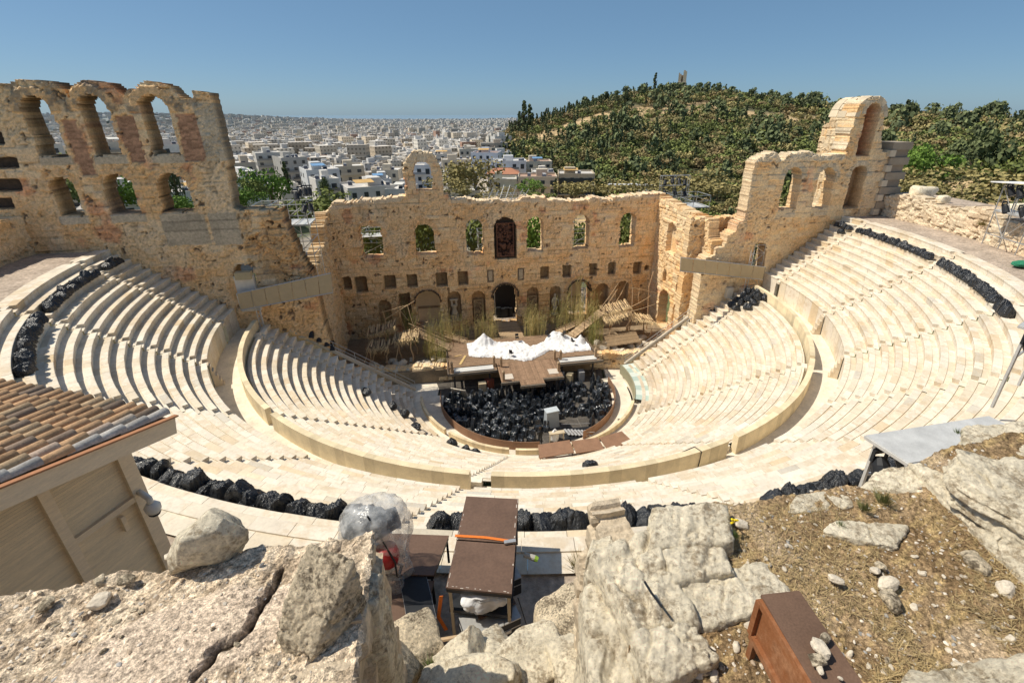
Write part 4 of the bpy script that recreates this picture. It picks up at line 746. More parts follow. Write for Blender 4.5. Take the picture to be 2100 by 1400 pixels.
# thatched stick shelters
def shelter(label, posts, decks, seed, extra=()):
    rnd = random.Random(seed); t = empty('stick_shelter', (np.mean([p[0] for p in posts]), np.mean([p[1] for p in posts]), .9), label, 'shelter')
    for x, y, h in posts:
        mb = MB(); k = [(x+rnd.uniform(-.12, .12)*i, y+rnd.uniform(-.1, .1)*i, lerp(.8, h, i/4)) for i in range(5)]; mb.tube(k, [.11, .10, .085, .08, .06], 7, tuple(np.array((.44, .30, .18))*rnd.uniform(.7, 1.3))); mb.build('post', M['cane'], t)
        if rnd.random() < .7: mb = MB(); mb.tube([k[3], (x+rnd.uniform(-.9, .9), y+rnd.uniform(-.3, .3), h-.1)], [.06, .03], 6, (.3, .2, .12)); mb.build('brace', M['cane'], t)
    for x0, x1, y0, y1, z0, z1 in decks:
        mb = MB(); n = int((x1-x0)/.11)
        for i in range(n):
            x = lerp(x0, x1, (i+.5)/n)+rnd.uniform(-.03, .03); z = lerp(z0, z1, i/n)+rnd.uniform(-.03, .05); e = rnd.uniform(-.5, .45); e2 = rnd.uniform(-.3, .3)
            mb.bar((x+rnd.uniform(-.15, .15), y0+e, z-.18-.1*rnd.random()), (x+rnd.uniform(-.15, .15), y1+e2, z+.1), .085, .03, tuple(np.array((.72, .54, .31))*rnd.uniform(.5, 1.25)))
        th_ = mb.build('thatch', M['cane'], t)
        mb = MB(); mb.box(((x0+x1)/2, (y0+y1)/2, (z0+z1)/2-.16), (x1-x0-.2, y1-y0-.3, .06), Matrix.Rotation(-math.atan2(z1-z0, x1-x0), 3, 'Y'), (.16, .11, .07)); mb.build('roof_boarding', M['cane'], t)
        for _ in range(26):
            x = rnd.uniform(x0, x1); z = lerp(z0, z1, (x-x0)/(x1-x0)); y = y0+rnd.uniform(-.2, .3); mb = mb if False else MB()
        mb = MB()
        for _ in range(60):
            x = rnd.uniform(x0, x1); z = lerp(z0, z1, (x-x0)/(x1-x0)); y = y0+rnd.uniform(-.3, .2)
            mb.tube([(x, y+.3, z-.05), (x+rnd.uniform(-.25, .25), y-.2, z-.15), (x+rnd.uniform(-.5, .5), y-.35-rnd.random()*.3, z-.35-rnd.random()*.45)], [.02, .016, .008], 4, tuple(np.array((.70, .54, .30))*rnd.uniform(.5, 1.3)))
        mb.build('hanging_straw', M['cane'], th_)
    for p, q_ in extra:
        mb = MB(); m_ = [lerp(p[i], q_[i], .5)+rnd.uniform(-.1, .1) for i in range(3)]; mb.tube([p, m_, q_], [.05, .045, .03], 6, tuple(np.array((.58, .42, .25))*rnd.uniform(.7, 1.2))); mb.build('pole', M['cane'], t)
shelter('left rustic shelter of sticks and thatch beneath the side wall', [(-18.6, 8.4, 3.7), (-16.4, 7.6, 3.3), (-13.4, 7.8, 4.6), (-14.8, 8.8, 3.4), (-18.9, 10.8, 4.2), (-14.5, 11.2, 7.2), (-16.6, 11.0, 6.9), (-12.9, 9.8, 5.0)],
        [(-18.8, -15.2, 9.6, 11.8, 4.3, 5.2), (-18.7, -15.9, 7.4, 9.4, 3.5, 3.5), (-15.6, -12.4, 8.0, 10.2, 3.9, 4.3)], 5,
        [((-17, 11, 6.6), (-13.2, 11.2, 7.4)), ((-16.6, 11, 5.6), (-12.6, 11, 7.9)), ((-15.3, 11.2, 8.1), (-13.6, 10.6, 5.4)), ((-13.5, 10.4, 7.6), (-12.8, 9.8, 4.2)), ((-18.4, 8, 1), (-16.9, 9.9, 4.6)), ((-15.6, 7.3, .9), (-14.9, 7.9, 3.4)), ((-19.4, 8.4, 1.0), (-18.1, 10.6, 3.9)), ((-13.6, 10.0, 5.3), (-8.9, 8.4, 3.1)), ((-12.6, 9.0, 4.9), (-8.9, 8.0, 2.7))])
shelter('right rustic shelter of sticks and thatch on a sturdy trunk post', [(15.6, 8.4, 5.3), (15.7, 8.5, 4.9), (13.3, 9.0, 4.3), (18.3, 9.2, 4.0), (17.2, 11.5, 9.4), (19.8, 11.4, 9.6), (14.2, 11.4, 5.4), (18.7, 8.0, 2.6)],
        [(12.6, 16.4, 9.8, 12.2, 4.6, 5.4), (12.2, 16.2, 8.6, 9.9, 4.0, 4.8), (16.0, 19.8, 8.2, 10.8, 4.2, 3.2)], 9,
        [((12.2, 11.0, 4.6), (15.0, 11.5, 8.3)), ((12.6, 10.4, 4.9), (14.8, 11.2, 7.5)), ((16.4, 11, 7.7), (20.5, 10.8, 6.6)), ((15.6, 9, 5.4), (19.5, 10.5, 6.4)), ((15.2, 8.2, 5.2), (19.3, 8.6, 5.9)), ((18.1, 11.2, 5.2), (18.0, 11.1, 7.4)), ((14.4, 11.2, 5.0), (16.2, 11.3, 8.6)), ((17, 8.6, 4.3), (20.2, 9.2, 3.0)), ((12.6, 8.0, 1.2), (13.6, 9, 4.2))])
mb = MB(); [mb.box((14.3+.0*i, 6.1+.17*i, 1.55+.06*i), (4.6, .15, .05), Matrix.Rotation(-.06, 3, 'Y'), tuple(np.array((.42, .30, .18))*random.uniform(.7, 1.1))) for i in range(12)]; mb.thing('fallen_boarding', M['cane'], 'slanting sheet of old boards under the right shelter', 'boarding')
# reeds
REED = []
def reed_mesh(seed, h=2.6, n=34, rad=.55, dry=.5):
    r = np.random.default_rng(seed); V = []; F = []; C = []
    for k in range(n):
        a = r.uniform(0, 6.28); d = rad*math.sqrt(r.random()); x, y = 1.25*d*math.cos(a), 1.25*d*math.sin(a); hh = h*r.uniform(.4, 1.15); lx, ly = r.normal(0, .14, 2)*hh*.6
        col = lerp(np.array((.22, .26, .07)), np.array((.62, .50, .22)), np.clip(r.normal(dry, .3), 0, 1))*r.uniform(.7, 1.25)
        b = len(V); t = .018
        V += [(x-t, y, 0), (x+t, y, 0), (x+lx+t*.3, y+ly, hh), (x+lx-t*.3, y+ly, hh)]; F.append((b, b+1, b+2, b+3)); C.append(col*.9)
        for q_ in range(9):
            f = r.uniform(.25, 1); px, py, pz = x+lx*f, y+ly*f, hh*f; aa = r.uniform(0, 6.28); ln = r.uniform(.3, .55); dx, dy = math.cos(aa)*ln, math.sin(aa)*ln; b = len(V); wv = .028
            dx *= .55; dy *= .55; V += [(px, py, pz), (px+dx*.5-dy*wv, py+dy*.5+dx*wv, pz+ln*.55), (px+dx, py+dy, pz+r.uniform(.5, 1.0)*ln), (px+dx*.5+dy*wv, py+dy*.5-dx*wv, pz+ln*.52)]; F.append((b, b+1, b+2, b+3)); C.append(col*r.uniform(.8, 1.35))
    return np_mesh('reed_clump', V, F, M['leaf'], corner=np.repeat(np.array(C), 4, 0))
REED = [reed_mesh(k, dry=[.35, .6, .8][k % 3]) for k in range(6)]
RP = [(-13.2, 12.6, 1.1, 1.3, 0), (-16.9, 13.5, 1.3, 1.4, 0), (-14.2, 14.8, 1.2, 1.5, 0), (-10.6, 7.4, .8, 1.25, 1), (-9.6, 6.6, .8, 1.1, 0), (-11.2, 8.8, .8, 1.35, 1), (-10.5, 10.5, .8, 1.5, 1), (-8.8, 11.0, .9, 1.35, 2), (-7.4, 11.6, .9, 1.2, 1), (-9.4, 12.6, .9, 1.4, 1), (-3.4, 11.4, .9, 1.35, 2), (-2.6, 11.2, .9, 1.25, 2), (-4.6, 12.4, .9, 1.0, 2), (-6.2, 12.6, .9, 1.0, 1), (2.3, 11.2, .9, 1.45, 2), (3.1, 11.5, .9, 1.4, 2), (4.0, 11.0, .9, 1.3, 2), (3.5, 12.6, .9, 1.2, 1), (6.2, 12.6, .9, 1.45, 1), (7.4, 12.2, .9, 1.6, 1), (8.6, 12.4, .9, 1.7, 1), (9.4, 11.2, .9, 1.7, 2), (10.4, 10.8, .9, 1.6, 2), (11.2, 10.2, .9, 1.4, 1), (10.4, 8.2, .8, 1.3, 0), (10.2, 7.0, .8, 1.2, 0), (11.4, 8.6, .8, 1.2, 1), (12.2, 12.8, 1, 1.8, 1), (9.8, 14.2, 1.2, 1.9, 1)]
for k, (x, y, z, s, c) in enumerate(RP):
    o = link('reed_clump', REED[(c+3*(k % 2)) % 6], None, (x, y, z)); o.scale = (s*.9, s*.9, s*1.35); o.rotation_euler[2] = k*1.3
    ar = 'left of the middle doorway' if x < -1 else 'right of the middle doorway'
    tag(o, 'clump of tall '+['green', 'half dry', 'golden dry'][c]+' reeds on the stage '+ar, 'reeds', 'reed clumps '+ar)
# orchestra: chairs and music stands wrapped in black plastic
def wrapped(seed, kind):
    """plastic sheet hanging over a chair, a music stand or a low case"""
    r = np.random.default_rng(seed); n = 19; U, V = [a.ravel() for a in np.meshgrid(np.linspace(-1, 1, n), np.linspace(-1, 1, n))]
    k = np.maximum(np.abs(U), np.abs(V)); a = np.arctan2(V, U); w_ = (.34, .27, .36)[kind]
    X = U*w_*1.15; Y = V*w_*1.1; X = X+.05*(fbm(U*2+seed, V*2, seed, 2)-.5); Y = Y+.05*(fbm(U*2, V*2+seed, seed+1, 2)-.5)
    if kind == 0: top = .50+.50*sst(.15, .35, V)+.06*fbm(U*2+seed, V*2, seed+2, 2)
    elif kind == 1: top = .75+.55*sst(.55, .1, np.abs(V+.1))*sst(1.0, .75, np.abs(U))-.25*np.abs(U)*0
    else: top = .55+.25*fbm(U*1.5+seed, V*1.5, seed+2, 2)
    top = top+.10*(fbm(U*4+seed, V*4, seed+5, 2)-.5)
    sk = sst(.62, 1.0, k); Z = lerp(top, .03+.06*r.random(), sk**.8); fold = 1+.22*sk*np.sin(a*(7+seed % 4)+seed)+.16*(fbm(np.cos(a)*3+seed, np.sin(a)*3, seed+7, 2)-.5)*sk; X *= fold; Y *= fold
    sq = lerp(1.0, .86/np.maximum(np.cos((a+math.pi/4) % (math.pi/2)-math.pi/4)**-1*.9, .8), sk); X *= sq; Y *= sq
    i = np.arange(n*n).reshape(n, n); F = np.c_[i[:-1, :-1].ravel(), i[:-1, 1:].ravel(), i[1:, 1:].ravel(), i[1:, :-1].ravel()]; F = np.concatenate([F[:, [0, 1, 2]], F[:, [0, 2, 3]]])
    return np_mesh('wrapped_chair', np.c_[X, Y, Z], F, M['gloss'], smooth=False)
M['gloss'] = mat('creased_black_film', (.030, .036, .045), .16, n1=(5, .45), bump=.5, bscale=14, spec=.9)
WR = [wrapped(k, k % 3) for k in range(9)]
taken = []; cnt = 0
while cnt < 160:
    a = random.uniform(-98, 96); r = 9.6*math.sqrt(random.random()); x, y = r*math.sin(a*D2R), -r*math.cos(a*D2R)
    if y > 2.4 or (x > 5.2 and y > -5.0 and r < 8.3 and random.random() < .72) or (1.4 < x < 5.4 and y < -5.4) or (-1.2 < x < 2.6 and y < -7.2) or any((x-p)**2+(y-q_)**2 < .38 for p, q_ in taken): 
        taken.append((99, 99)); 
        if len(taken) > 20000: break
        continue
    taken.append((x, y)); cnt += 1
    o = link('wrapped_chair', WR[random.randrange(9)], None, (x, y, -.8)); s = random.uniform(1.05, 1.3); o.scale = (s, s, s*.95); o.rotation_euler[2] = math.atan2(-x, y)+math.pi+random.uniform(-.7, .7)
    wh = 'left' if x < -3 else 'right' if x > 4 else 'middle'
    tag(o, 'chair or music stand wrapped in black plastic, in the crowded '+wh+' of the orchestra', 'wrapped chair', 'plastic wrapped seats in the '+wh+' of the orchestra')
mb = MB()
for k in range(-4, 5): mb.box((k*2.2, -1.5 if abs(k) < 4 else 1, -.797), (.035, 15 if abs(k) < 3 else 8, .006), None, (.22, .2, .17))
for k in range(-3, 3): mb.box((0, k*2.4-1, -.7965), (16 if k > -3 else 9, .035, .006), None, (.22, .2, .17))
tag(mb.build('floor_seams', M['house']), kind='structure')
mb = MB(); mb.box((-8.0, 1.0, -.15), (1.9, .12, 1.2), Matrix.Rotation(-.5, 3, 'Z') @ Matrix.Rotation(.35, 3, 'X'), (.62, .55, .44)); mb.thing('leaning_panel', M['house'], 'pale panel leaning under the left end of the stage platform', 'panel')
for k, (x, y, c) in enumerate(((-5.2, 1.8, (.55, .45, .3)), (-4.3, 2.4, (.32, .1, .06)), (5.6, 1.8, (.5, .42, .28)), (7.2, 2.2, (.4, .4, .4)), (4.6, 2.6, (.3, .32, .36)))):
    mb = MB(); mb.box((x, y, -.2), (.9, .7, 1.2), Matrix.Rotation(k*.5, 3, 'Z'), c); mb.thing('stored_box', M['house'], ('pale upright', 'dark red', 'beige', 'grey', 'blue-grey')[k]+' box stored in the shade under the stage platform', 'box')
# conductor's corner: grey cover, steps, frame
mb = MB(); mb.box((1.3, -6.6, .25), (1.5, .9, 2.0), Matrix.Rotation(.15, 3, 'Z'), (.36, .40, .43), .85); mb.box((1.3, -6.6, 1.26), (1.45, .9, .1), Matrix.Rotation(.15, 3, 'Z'), (.48, .53, .56)); mb.thing('covered_cabinet', M['house'], 'tall cabinet under a grey plastic cover at the near edge of the orchestra', 'cabinet')
t = empty('metal_stair', (3.6, -8, -.8), 'dark open stair with light tread edges down into the orchestra', 'stairs')
for i in range(7): mb = MB(); mb.box((2.6+.34*i, -8.2-.1*i+.0, -.55+.0*i), (.22, 1.1, .05), Matrix.Rotation(.25, 3, 'Z'), (.5, .52, .52)); mb.build('tread', M['alu'], t)
for e in (-1, 1): mb = MB(); mb.tube([(2.2, -8.0+.75*e, -.2), (5.2, -8.6+.75*e, -.1)], .03, 6); mb.build('handrail', M['steel'], t)
mb = MB(); mb.prism([(2.2, -9.3), (5.4, -9.0), (5.2, -7.4), (2.2, -7.3)], -.796, -.79, (.01, .01, .01)); mb.build('stair_well', M['dark'], t)
t = empty('desk', (1.3, -9.2, -.8), 'small desk with a pale timber frame beside the person at the orchestra edge', 'desk')
for nm, c, d_ in (('leg', (.55, -9.2, -.3), (.1, .1, 1.0)), ('leg', (2.0, -9.0, -.3), (.1, .1, 1.0)), ('top', (1.27, -9.1, .24), (1.6, .5, .08))): mb = MB(); mb.box(c, d_, None, (.55, .46, .32)); mb.build(nm, M['house'], t)
o = link('plastic_bag', BAGS[2], None, (1.1, -8.9, -.8)); o.scale = (.9, .9, 1.2); o.data = BAGS[2].copy(); o.data.materials[0] = M['cloth']; tag(o, 'white plastic bag under the small desk at the orchestra edge', 'plastic bag')
# person standing at the orchestra edge (dark clothes, seen from behind and above)
pr = empty('person', (-.55, -9.6, -.8), 'person in black clothes standing at the gap in the orchestra barrier', 'person')
def skin_body():
    J = [((0, 0, .95), .175), ((0, .02, 1.12), .17), ((0, .03, 1.32), .20), ((0, .02, 1.46), .10), ((0, .03, 1.54), .058), ((0, .05, 1.63), .095), ((0, .06, 1.72), .092),
         ((.19, .02, 1.42), .07), ((.27, .08, 1.15), .05), ((.22, .28, 1.02), .04), ((-.19, .02, 1.42), .07), ((-.26, .06, 1.15), .05), ((-.2, .26, 1.0), .04),
         ((.1, 0, .88), .12), ((.11, .03, .5), .085), ((.12, 0, .1), .048), ((.13, .14, .04), .04), ((-.1, 0, .88), .12), ((-.11, -.03, .5), .085), ((-.12, -.06, .1), .048), ((-.13, .08, .04), .04)]
    Eg = [(0, 1), (1, 2), (2, 3), (3, 4), (4, 5), (5, 6), (2, 7), (7, 8), (8, 9), (2, 10), (10, 11), (11, 12), (0, 13), (13, 14), (14, 15), (15, 16), (0, 17), (17, 18), (18, 19), (19, 20)]
    me = bpy.data.meshes.new('body'); me.from_pydata([j[0] for j in J], Eg, []); o = link('body', me, pr)
    mo = o.modifiers.new('skin', 'SKIN'); 
    for v, j in zip(me.skin_vertices[0].data, J): v.radius = (j[1], j[1]*.85)
    me.skin_vertices[0].data[0].use_root = True
    o.modifiers.new('sub', 'SUBSURF').levels = 2; o.modifiers['sub'].render_levels = 2; me.materials.append(M['dark']); return o
skin_body()
pr.scale = (1.18, 1.18, 1.22)
mb = MB(); lathe(mb, (-.55, -9.54, .84), [(.055, 0), (.10, .06), (.11, .13), (.09, .2), (.03, .245)], 10, (.06, .035, .02)); mb.build('hair', M['house'], pr, True)
for e in (-1, 1):
    mb = MB(); b = Vector((-.55+.21*e, -9.32, .2)); mb.box(b, (.085, .1, .035), None); 
    for k in range(4): mb.tube([b+Vector(((k-1.5)*.021, .045, 0)), b+Vector(((k-1.5)*.022, .085+.006*(k in (1, 2)), -.012)), b+Vector(((k-1.5)*.022, .11+.008*(k in (1, 2)), -.035))], [.0095, .009, .007], 6)
    mb.tube([b+Vector((-.04*e, -.01, 0)), b+Vector((-.07*e, .03, -.01)), b+Vector((-.065*e, .065, -.025))], [.011, .01, .008], 6); mb.build('hand', M['skin'], pr, True)
# brown trestle tables on the lower benches
for k, (px, lab) in enumerate(((((-1.86, -14.66), (1.01, -14.55), (.95, -16.25), (-2.1, -16.4)), 'leftmost of the three brown trestle tables on the lower benches'), (((1.1, -14.75), (3.55, -14.7), (3.6, -16.35), (1.1, -16.4)), 'middle one of the three brown trestle tables on the lower benches'), (((3.66, -14.75), (5.95, -14.25), (6.35, -15.8), (3.85, -16.45)), 'rightmost of the three brown trestle tables on the lower benches'))):
    t = empty('trestle_table', (np.mean([p[0] for p in px]), np.mean([p[1] for p in px]), 2.6), lab, 'table')
    mb = MB(); mb.prism(px, 3.42, 3.5); mb.build('tabletop', M['fence'], t)
    for x, y in px: c = np.mean(px, 0); x, y = lerp(c[0], x, .93), lerp(c[1], y, .93); mb = MB(); rr = math.hypot(x, y); j = int((rr-LO['r'])/LO['d']); mb.tube([(x, y, min(3.2, LO['z']+j*LO['h'])), (x, y, 3.43)], .035, 6, (.05, .05, .05)); mb.build('leg', M['dark'], t)
# curved pale green ramp at the right of the orchestra
mb = MB(); n = 24; 
for i in range(n):
    a0, a1 = lerp(62, 98, i/n), lerp(62, 98, (i+1)/n); c = (.60, .66, .60) if (i//3) % 2 else (.42, .52, .47); z = .92
    mb.add([pt(12.4, a0, z), pt(12.4, a1, z), pt(15.0, a1, z), pt(15.0, a0, z), pt(12.4, a0, z-.35), pt(12.4, a1, z-.35)], [(0, 1, 2, 3)[::-1], (4, 5, 1, 0)[::-1]], c)
t = empty('curved_ramp', pt(13.6, 80, -.8), 'curved pale green striped platform beside the right benches', 'platform'); mb.build('striped_top', M['ramp'], t)
arcwall(12.28, 12.4, -.3, 1.0, 61.5, 98.5, (.32, .30, .2), step=1.5).build('edge_trim', M['house'], t)
mb = MB(); [mb.box(pt(12.6+.55*k, 61.6, .1), (.1, .1, 1.4), None, (.2, .18, .13)) for k in range(5)]; mb.build('support_frame', M['house'], t)
# sloping rails where the lower rows end
for sgn, lab in ((-1, 'left'), (1, 'right')):
    t = empty('sloping_rail', (sgn*19, 1.9, 3), 'sloping pale coping with a thin handrail closing the '+lab+' ends of the lower rows', 'railing'); y = 1.2 if sgn < 0 else 2.3
    p, q_ = Vector((sgn*12.9, y-.1, .75)), Vector((sgn*24.8, y, 9.3)); mb = MB(); mb.bar(p, q_, .35, .3, (.60, .53, .42)); mb.build('coping', M['house'], t)
    for i in range(7): b = p.lerp(q_, i/6); mb = MB(); mb.tube([b, b+Vector((0, 0, 1.1))], .03, 6); mb.build('upright', M['steel'], t)
    for h in (.6, 1.1): mb = MB(); mb.tube([p+Vector((0, 0, h)), q_+Vector((0, 0, h))], .028, 6); mb.build('handrail', M['steel'], t)
# screens on lattice towers
def screen(corners, label, tower, lab2):
    t = empty('fabric_screen', tower, label, 'screen'); a, b, c, d_ = [np.array(p) for p in corners]; n = 7
    for i in range(n):
        f0, f1 = i/n+.003, (i+1)/n-.003; mb = MB(); V = [lerp(a, b, f0), lerp(a, b, f1), lerp(d_, c, f1), lerp(d_, c, f0)]; mb.add(V+[v+np.array((0, .02, 0)) for v in V], [(0, 1, 2, 3), (7, 6, 5, 4)]); mb.build('fabric_panel', M['mesh'], t)
    mb = MB(); mb.tube([a, b, c, d_, a], .05, 6, (.5, .42, .28)); mb.build('frame', M['steel'], t)
    x, y, z = tower; top = a[2]+.2; mb = MB()
    for dx, dy in ((-.2, 0), (.2, 0), (0, .3)): mb.tube([(x+dx, y+dy, z), (x+dx, y+dy, top)], .035, 6)
    nz = int((top-z)/.5)
    for i in range(nz):
        z0 = z+i*.5; s = 1 if i % 2 else -1; mb.tube([(x-.2*s, y, z0), (x+.2*s, y, z0+.5)], .02, 5); mb.tube([(x+.2*s, y, z0), (x, y+.3, z0+.5)], .02, 5); mb.tube([(x-.2*s, y, z0+.5), (x, y+.3, z0)], .02, 5)
    mb.build('lattice_mast', M['alu'], t)
screen(((-28.3, 0, 14.0), (-19.5, 0, 15.5), (-19.65, 0, 13.48), (-28.3, 0, 12.3)), 'slanting beige fabric screen on a lattice mast at the left', (-26.9, .3, 8.9), '')
screen(((17.5, 0, 15.0), (28.45, 0, 13.2), (28.45, 0, 11.65), (17.6, 0, 13.4)), 'slanting beige fabric screen on a lattice mast at the right', (26.6, .3, 9.0), '')
mb = MB(); [mb.box((-27.6, .9+.0*i, 12.2+.6*i), (1.7, .6, .6), None, (.74, .70, .62)) for i in range(6)]; mb.box((-27.5, .6, 15.6), (1.4, .7, .7), None, (.5, .42, .26)); mb.thing('doorway_pier', M['house'], 'brilliantly lit pale pier standing in the dark opening of the left wall', 'pier')
# lamps, bars and cases huddled at the wall ends
def scaffold(name, label, org, ux, uy, nx, L, Wd, levels, z0, extra=None, cat='scaffolding', r=.045, deck=None, lamps=()):
    t = empty(name, org, label, cat); o = Vector(org); ux, uy = Vector(ux), Vector(uy); H = levels[-1]
    for i in range(nx+1):
        for j in (0, 1): b = o+ux*L*i/nx+uy*Wd*j; mb = MB(); mb.tube([b+Vector((0, 0, z0)), b+Vector((0, 0, H))], r, 6); mb.build('upright', M['steel'], t)
    for z in levels:
        for j in (0, 1): mb = MB(); mb.tube([o+uy*Wd*j+Vector((0, 0, z)), o+ux*L+uy*Wd*j+Vector((0, 0, z))], r*.9, 6); mb.build('ledger', M['steel'], t)
        for i in range(nx+1): mb = MB(); mb.tube([o+ux*L*i/nx+Vector((0, 0, z)), o+ux*L*i/nx+uy*Wd+Vector((0, 0, z))], r*.9, 6); mb.build('transom', M['steel'], t)
    for i in range(nx):
        for z1, z2 in zip(levels, levels[1:]):
            s = (i+int(z1*2)) % 2; mb = MB(); mb.tube([o+ux*L*(i+s)/nx+Vector((0, 0, z1)), o+ux*L*(i+1-s)/nx+Vector((0, 0, z2))], r*.8, 5); mb.build('brace', M['steel'], t)
    if deck is not None: mb = MB(); mb.box(o+ux*L/2+uy*Wd/2+Vector((0, 0, deck)), (L*1.04, Wd*1.02, .07), Matrix((ux, uy, ux.cross(uy))).transposed(), (.5, .5, .5)); mb.build('deck', M['tread'], t)
    return t
def lamp_cluster(parent_lab, pts, cat='stage light', tilt=0):
    for k, p in enumerate(pts):
        t = empty('stage_light', p, parent_lab+', '+nth(k, 'one', 'left'), cat, parent_lab); mb = MB(); p = Vector([float(v) for v in p]); d = Vector((random.uniform(-.25, .25), -.55, -.8)).normalized()
        mb.tube([p, p+d*.25, p+d*.8], [.17, .24, .27], 10); lb_ = mb.build('lamp_body', M['dark'], t); mb = MB(); mb.tube([p+d*.8, p+d*.83], [.22, .22], 10); mb.build('lens', M['glass'], lb_); mb = MB(); mb.box(p+Vector((0, 0, .22)), (.5, .12, .12), None); mb.box(p+Vector((.25, 0, .05)), (.04, .1, .4), None); mb.box(p+Vector((-.25, 0, .05)), (.04, .1, .4), None); mb.build('yoke', M['dark'], t)
scaffold('scaffold_tower', 'left lighting scaffold with a metal deck behind the broken wall', (-26.6, 4.0, 16), (1, 0, 0), (0, 1, 0), 3, 4.9, 3.0, [.4, 1.8, 3.4, 4.4, 5.5], -4, deck=3.5)
lamp_cluster('dark covered lamp on the left lighting scaffold', [(-22.3, 3.9, 22.7), (-22.0, 4.5, 22.9), (-21.8, 5.3, 22.9), (-21.7, 6.2, 22.8), (-21.7, 7.0, 22.7), (-21.7, 4.2, 21.4), (-21.6, 5.6, 21.3)])
scaffold('scaffold_tower', 'right lighting scaffold with a metal deck behind the stage wall', (23.6, 19.2, 13), (1, 0, 0), (0, 1, 0), 3, 8.2, 4.0, [1.5, 3.6, 4.6, 5.4], -8, deck=3.7)
t = scaffold('lamp_rack', 'upper rack of tubes carrying covered lamps above the right scaffold', (23.6, 19.2, 17), (1, 0, 0), (0, 1, 0), 2, 4.4, .6, [.2, 1.6, 3.0, 4.4], 0)
lamp_cluster('dark covered lamp on the right rack', [(24.0, 19, 20.9), (25.0, 19, 21.1), (26.1, 19, 21.0), (27.1, 19, 20.8), (24.0, 19, 19.4), (25.6, 19, 19.4), (27.2, 19, 19.2)])
t = scaffold('tube_scaffold', 'jumble of scaffold tubes on top of the stage wall right of the standing arch', (-2.6, 17.0, 18.9), (1, 0, 0), (0, 1, 0), 3, 5.6, 1.6, [.2, .9], -.3, r=.04)
for i in range(7): mb = MB(); x = -2.2+i*.8; mb.tube([(x, 17.0, 19.1), (x+.9, 17.6+random.uniform(-.5, .9), 20.5+random.uniform(-.4, .4))], .045, 5); mb.build('loose_tube', M['steel'], t)
scaffold('scaffold_tower', 'scaffold seen through the leftmost window of the stage wall', (-19.5, 19.4, 8), (1, 0, 0), (0, 1, 0), 1, 3.4, 2.4, [.5, 2.2, 4.0, 5.6, 7.2, 8.8], -8, deck=6.4)
scaffold('scaffold_tower', 'scaffold seen through the second window from the right', (10.6, 19.4, 8), (1, 0, 0), (0, 1, 0), 1, 2.6, 2.4, [.5, 2.2, 4.0, 5.6, 7.2, 8.8], -8)
scaffold('scaffold_tower', 'thin scaffold seen through the window left of the carved niche', (-3.4, 19.4, 8), (1, 0, 0), (0, 1, 0), 1, 2.0, 2.4, [.5, 2.2, 4.0, 5.6, 6.4], -8)
scaffold('scaffold_stair', 'narrow scaffold stair inside the doorway of the right wall', (27.3, 1.0, 10), (1, 0, 0), (0, 1, 0), 1, 1.4, 1.2, [.6, 2.0, 3.4, 4.6, 5.6], 0, r=.035)
for sgn, pts in ((1, [(22.3, .9, 6.0), (22.9, .7, 6.5), (23.5, .8, 6.9), (21.6, .9, 5.2), (20.9, 1.0, 4.6), (22.0, .2, 5.0)]), (-1, [(-22.0, .9, 7.2), (-22.6, .8, 7.8), (-21.5, 1.0, 6.6), (-21.0, 1.1, 6.0)])):
    lab = 'black lamp on the bar at the '+('right' if sgn > 0 else 'left')+' end of the lower rows'; lamp_cluster(lab, [(p[0], p[1]+.4, p[2]+1.3) for p in pts])
    t = empty('lamp_bar', (sgn*22, 1.4, 5), 'slanting tubular lamp bar at the '+('right' if sgn > 0 else 'left')+' end of the lower rows', 'lamp bar')
    for h in (1.3, 2.0): mb = MB(); mb.tube([(sgn*20.2, 1.5, 4.3+h), (sgn*24.2, 1.4, 7.2+h)], .05, 6); mb.build('tube', M['steel'], t)
    for k in range(3): mb = MB(); mb.tube([(sgn*(20.6+1.6*k), 1.5, 3.6+1.1*k), (sgn*(20.6+1.6*k), 1.5, 6.6+1.1*k)], .04, 6); mb.build('upright', M['dark'], t)
mb = MB(); mb.box((24.8, .9, 10.0), (.8, .7, 1.3), None, (.6, .56, .48)); mb.thing('stone_stump', M['house'], 'short pale stone stump at the top of the right lower rows', 'stone block')
# lighting stand against the right terrace wall
o_ = pt(42.2, 71, 18.7); tdir = Vector((math.cos(71*D2R), math.sin(71*D2R), 0)); ndir = Vector((math.sin(71*D2R), -math.cos(71*D2R), 0))
t = scaffold('lighting_stand', 'tubular lighting stand with a white roof sheet beside the right terrace wall', Vector(o_)-tdir*5.2, tdir, ndir, 3, 5.8, 1.3, [1.0, 3.0, 5.2], 0, r=.05, deck=3.1)
mb = MB(); mb.box(Vector(o_)-tdir*2.3+ndir*.4+Vector((0, 0, 5.7)), (7.2, 2.2, .1), Matrix((tdir, ndir, Vector((0, 0, 1)))).transposed() @ Matrix.Rotation(.08, 3, 'Y'), (.7, .7, .7)); mb.build('roof_sheet', M['cloth'], t)
lamp_cluster('large black lamp hanging under the white roof sheet of the right stand', [Vector(o_)-tdir*f+Vector((0, 0, 5.2))-ndir*.2 for f in (.3, 1.3, 2.4, 3.4)]); lamp_cluster('black lamp on the middle shelf of the right stand', [Vector(o_)-tdir*f+Vector((0, 0, 3.7)) for f in (.2, 2.0, 3.2)])
V, F = ICO3; P = V*np.array((1.1, .6, .25))*(1+.6*(n3(V*3, 5, 3)-.5))[:, None]; tag(link('safety_net', np_mesh('safety_net', P, F, M['green']), None, pt(41.3, 62.4, 18.75)), 'heap of green netting on the walkway at the right edge', 'net')
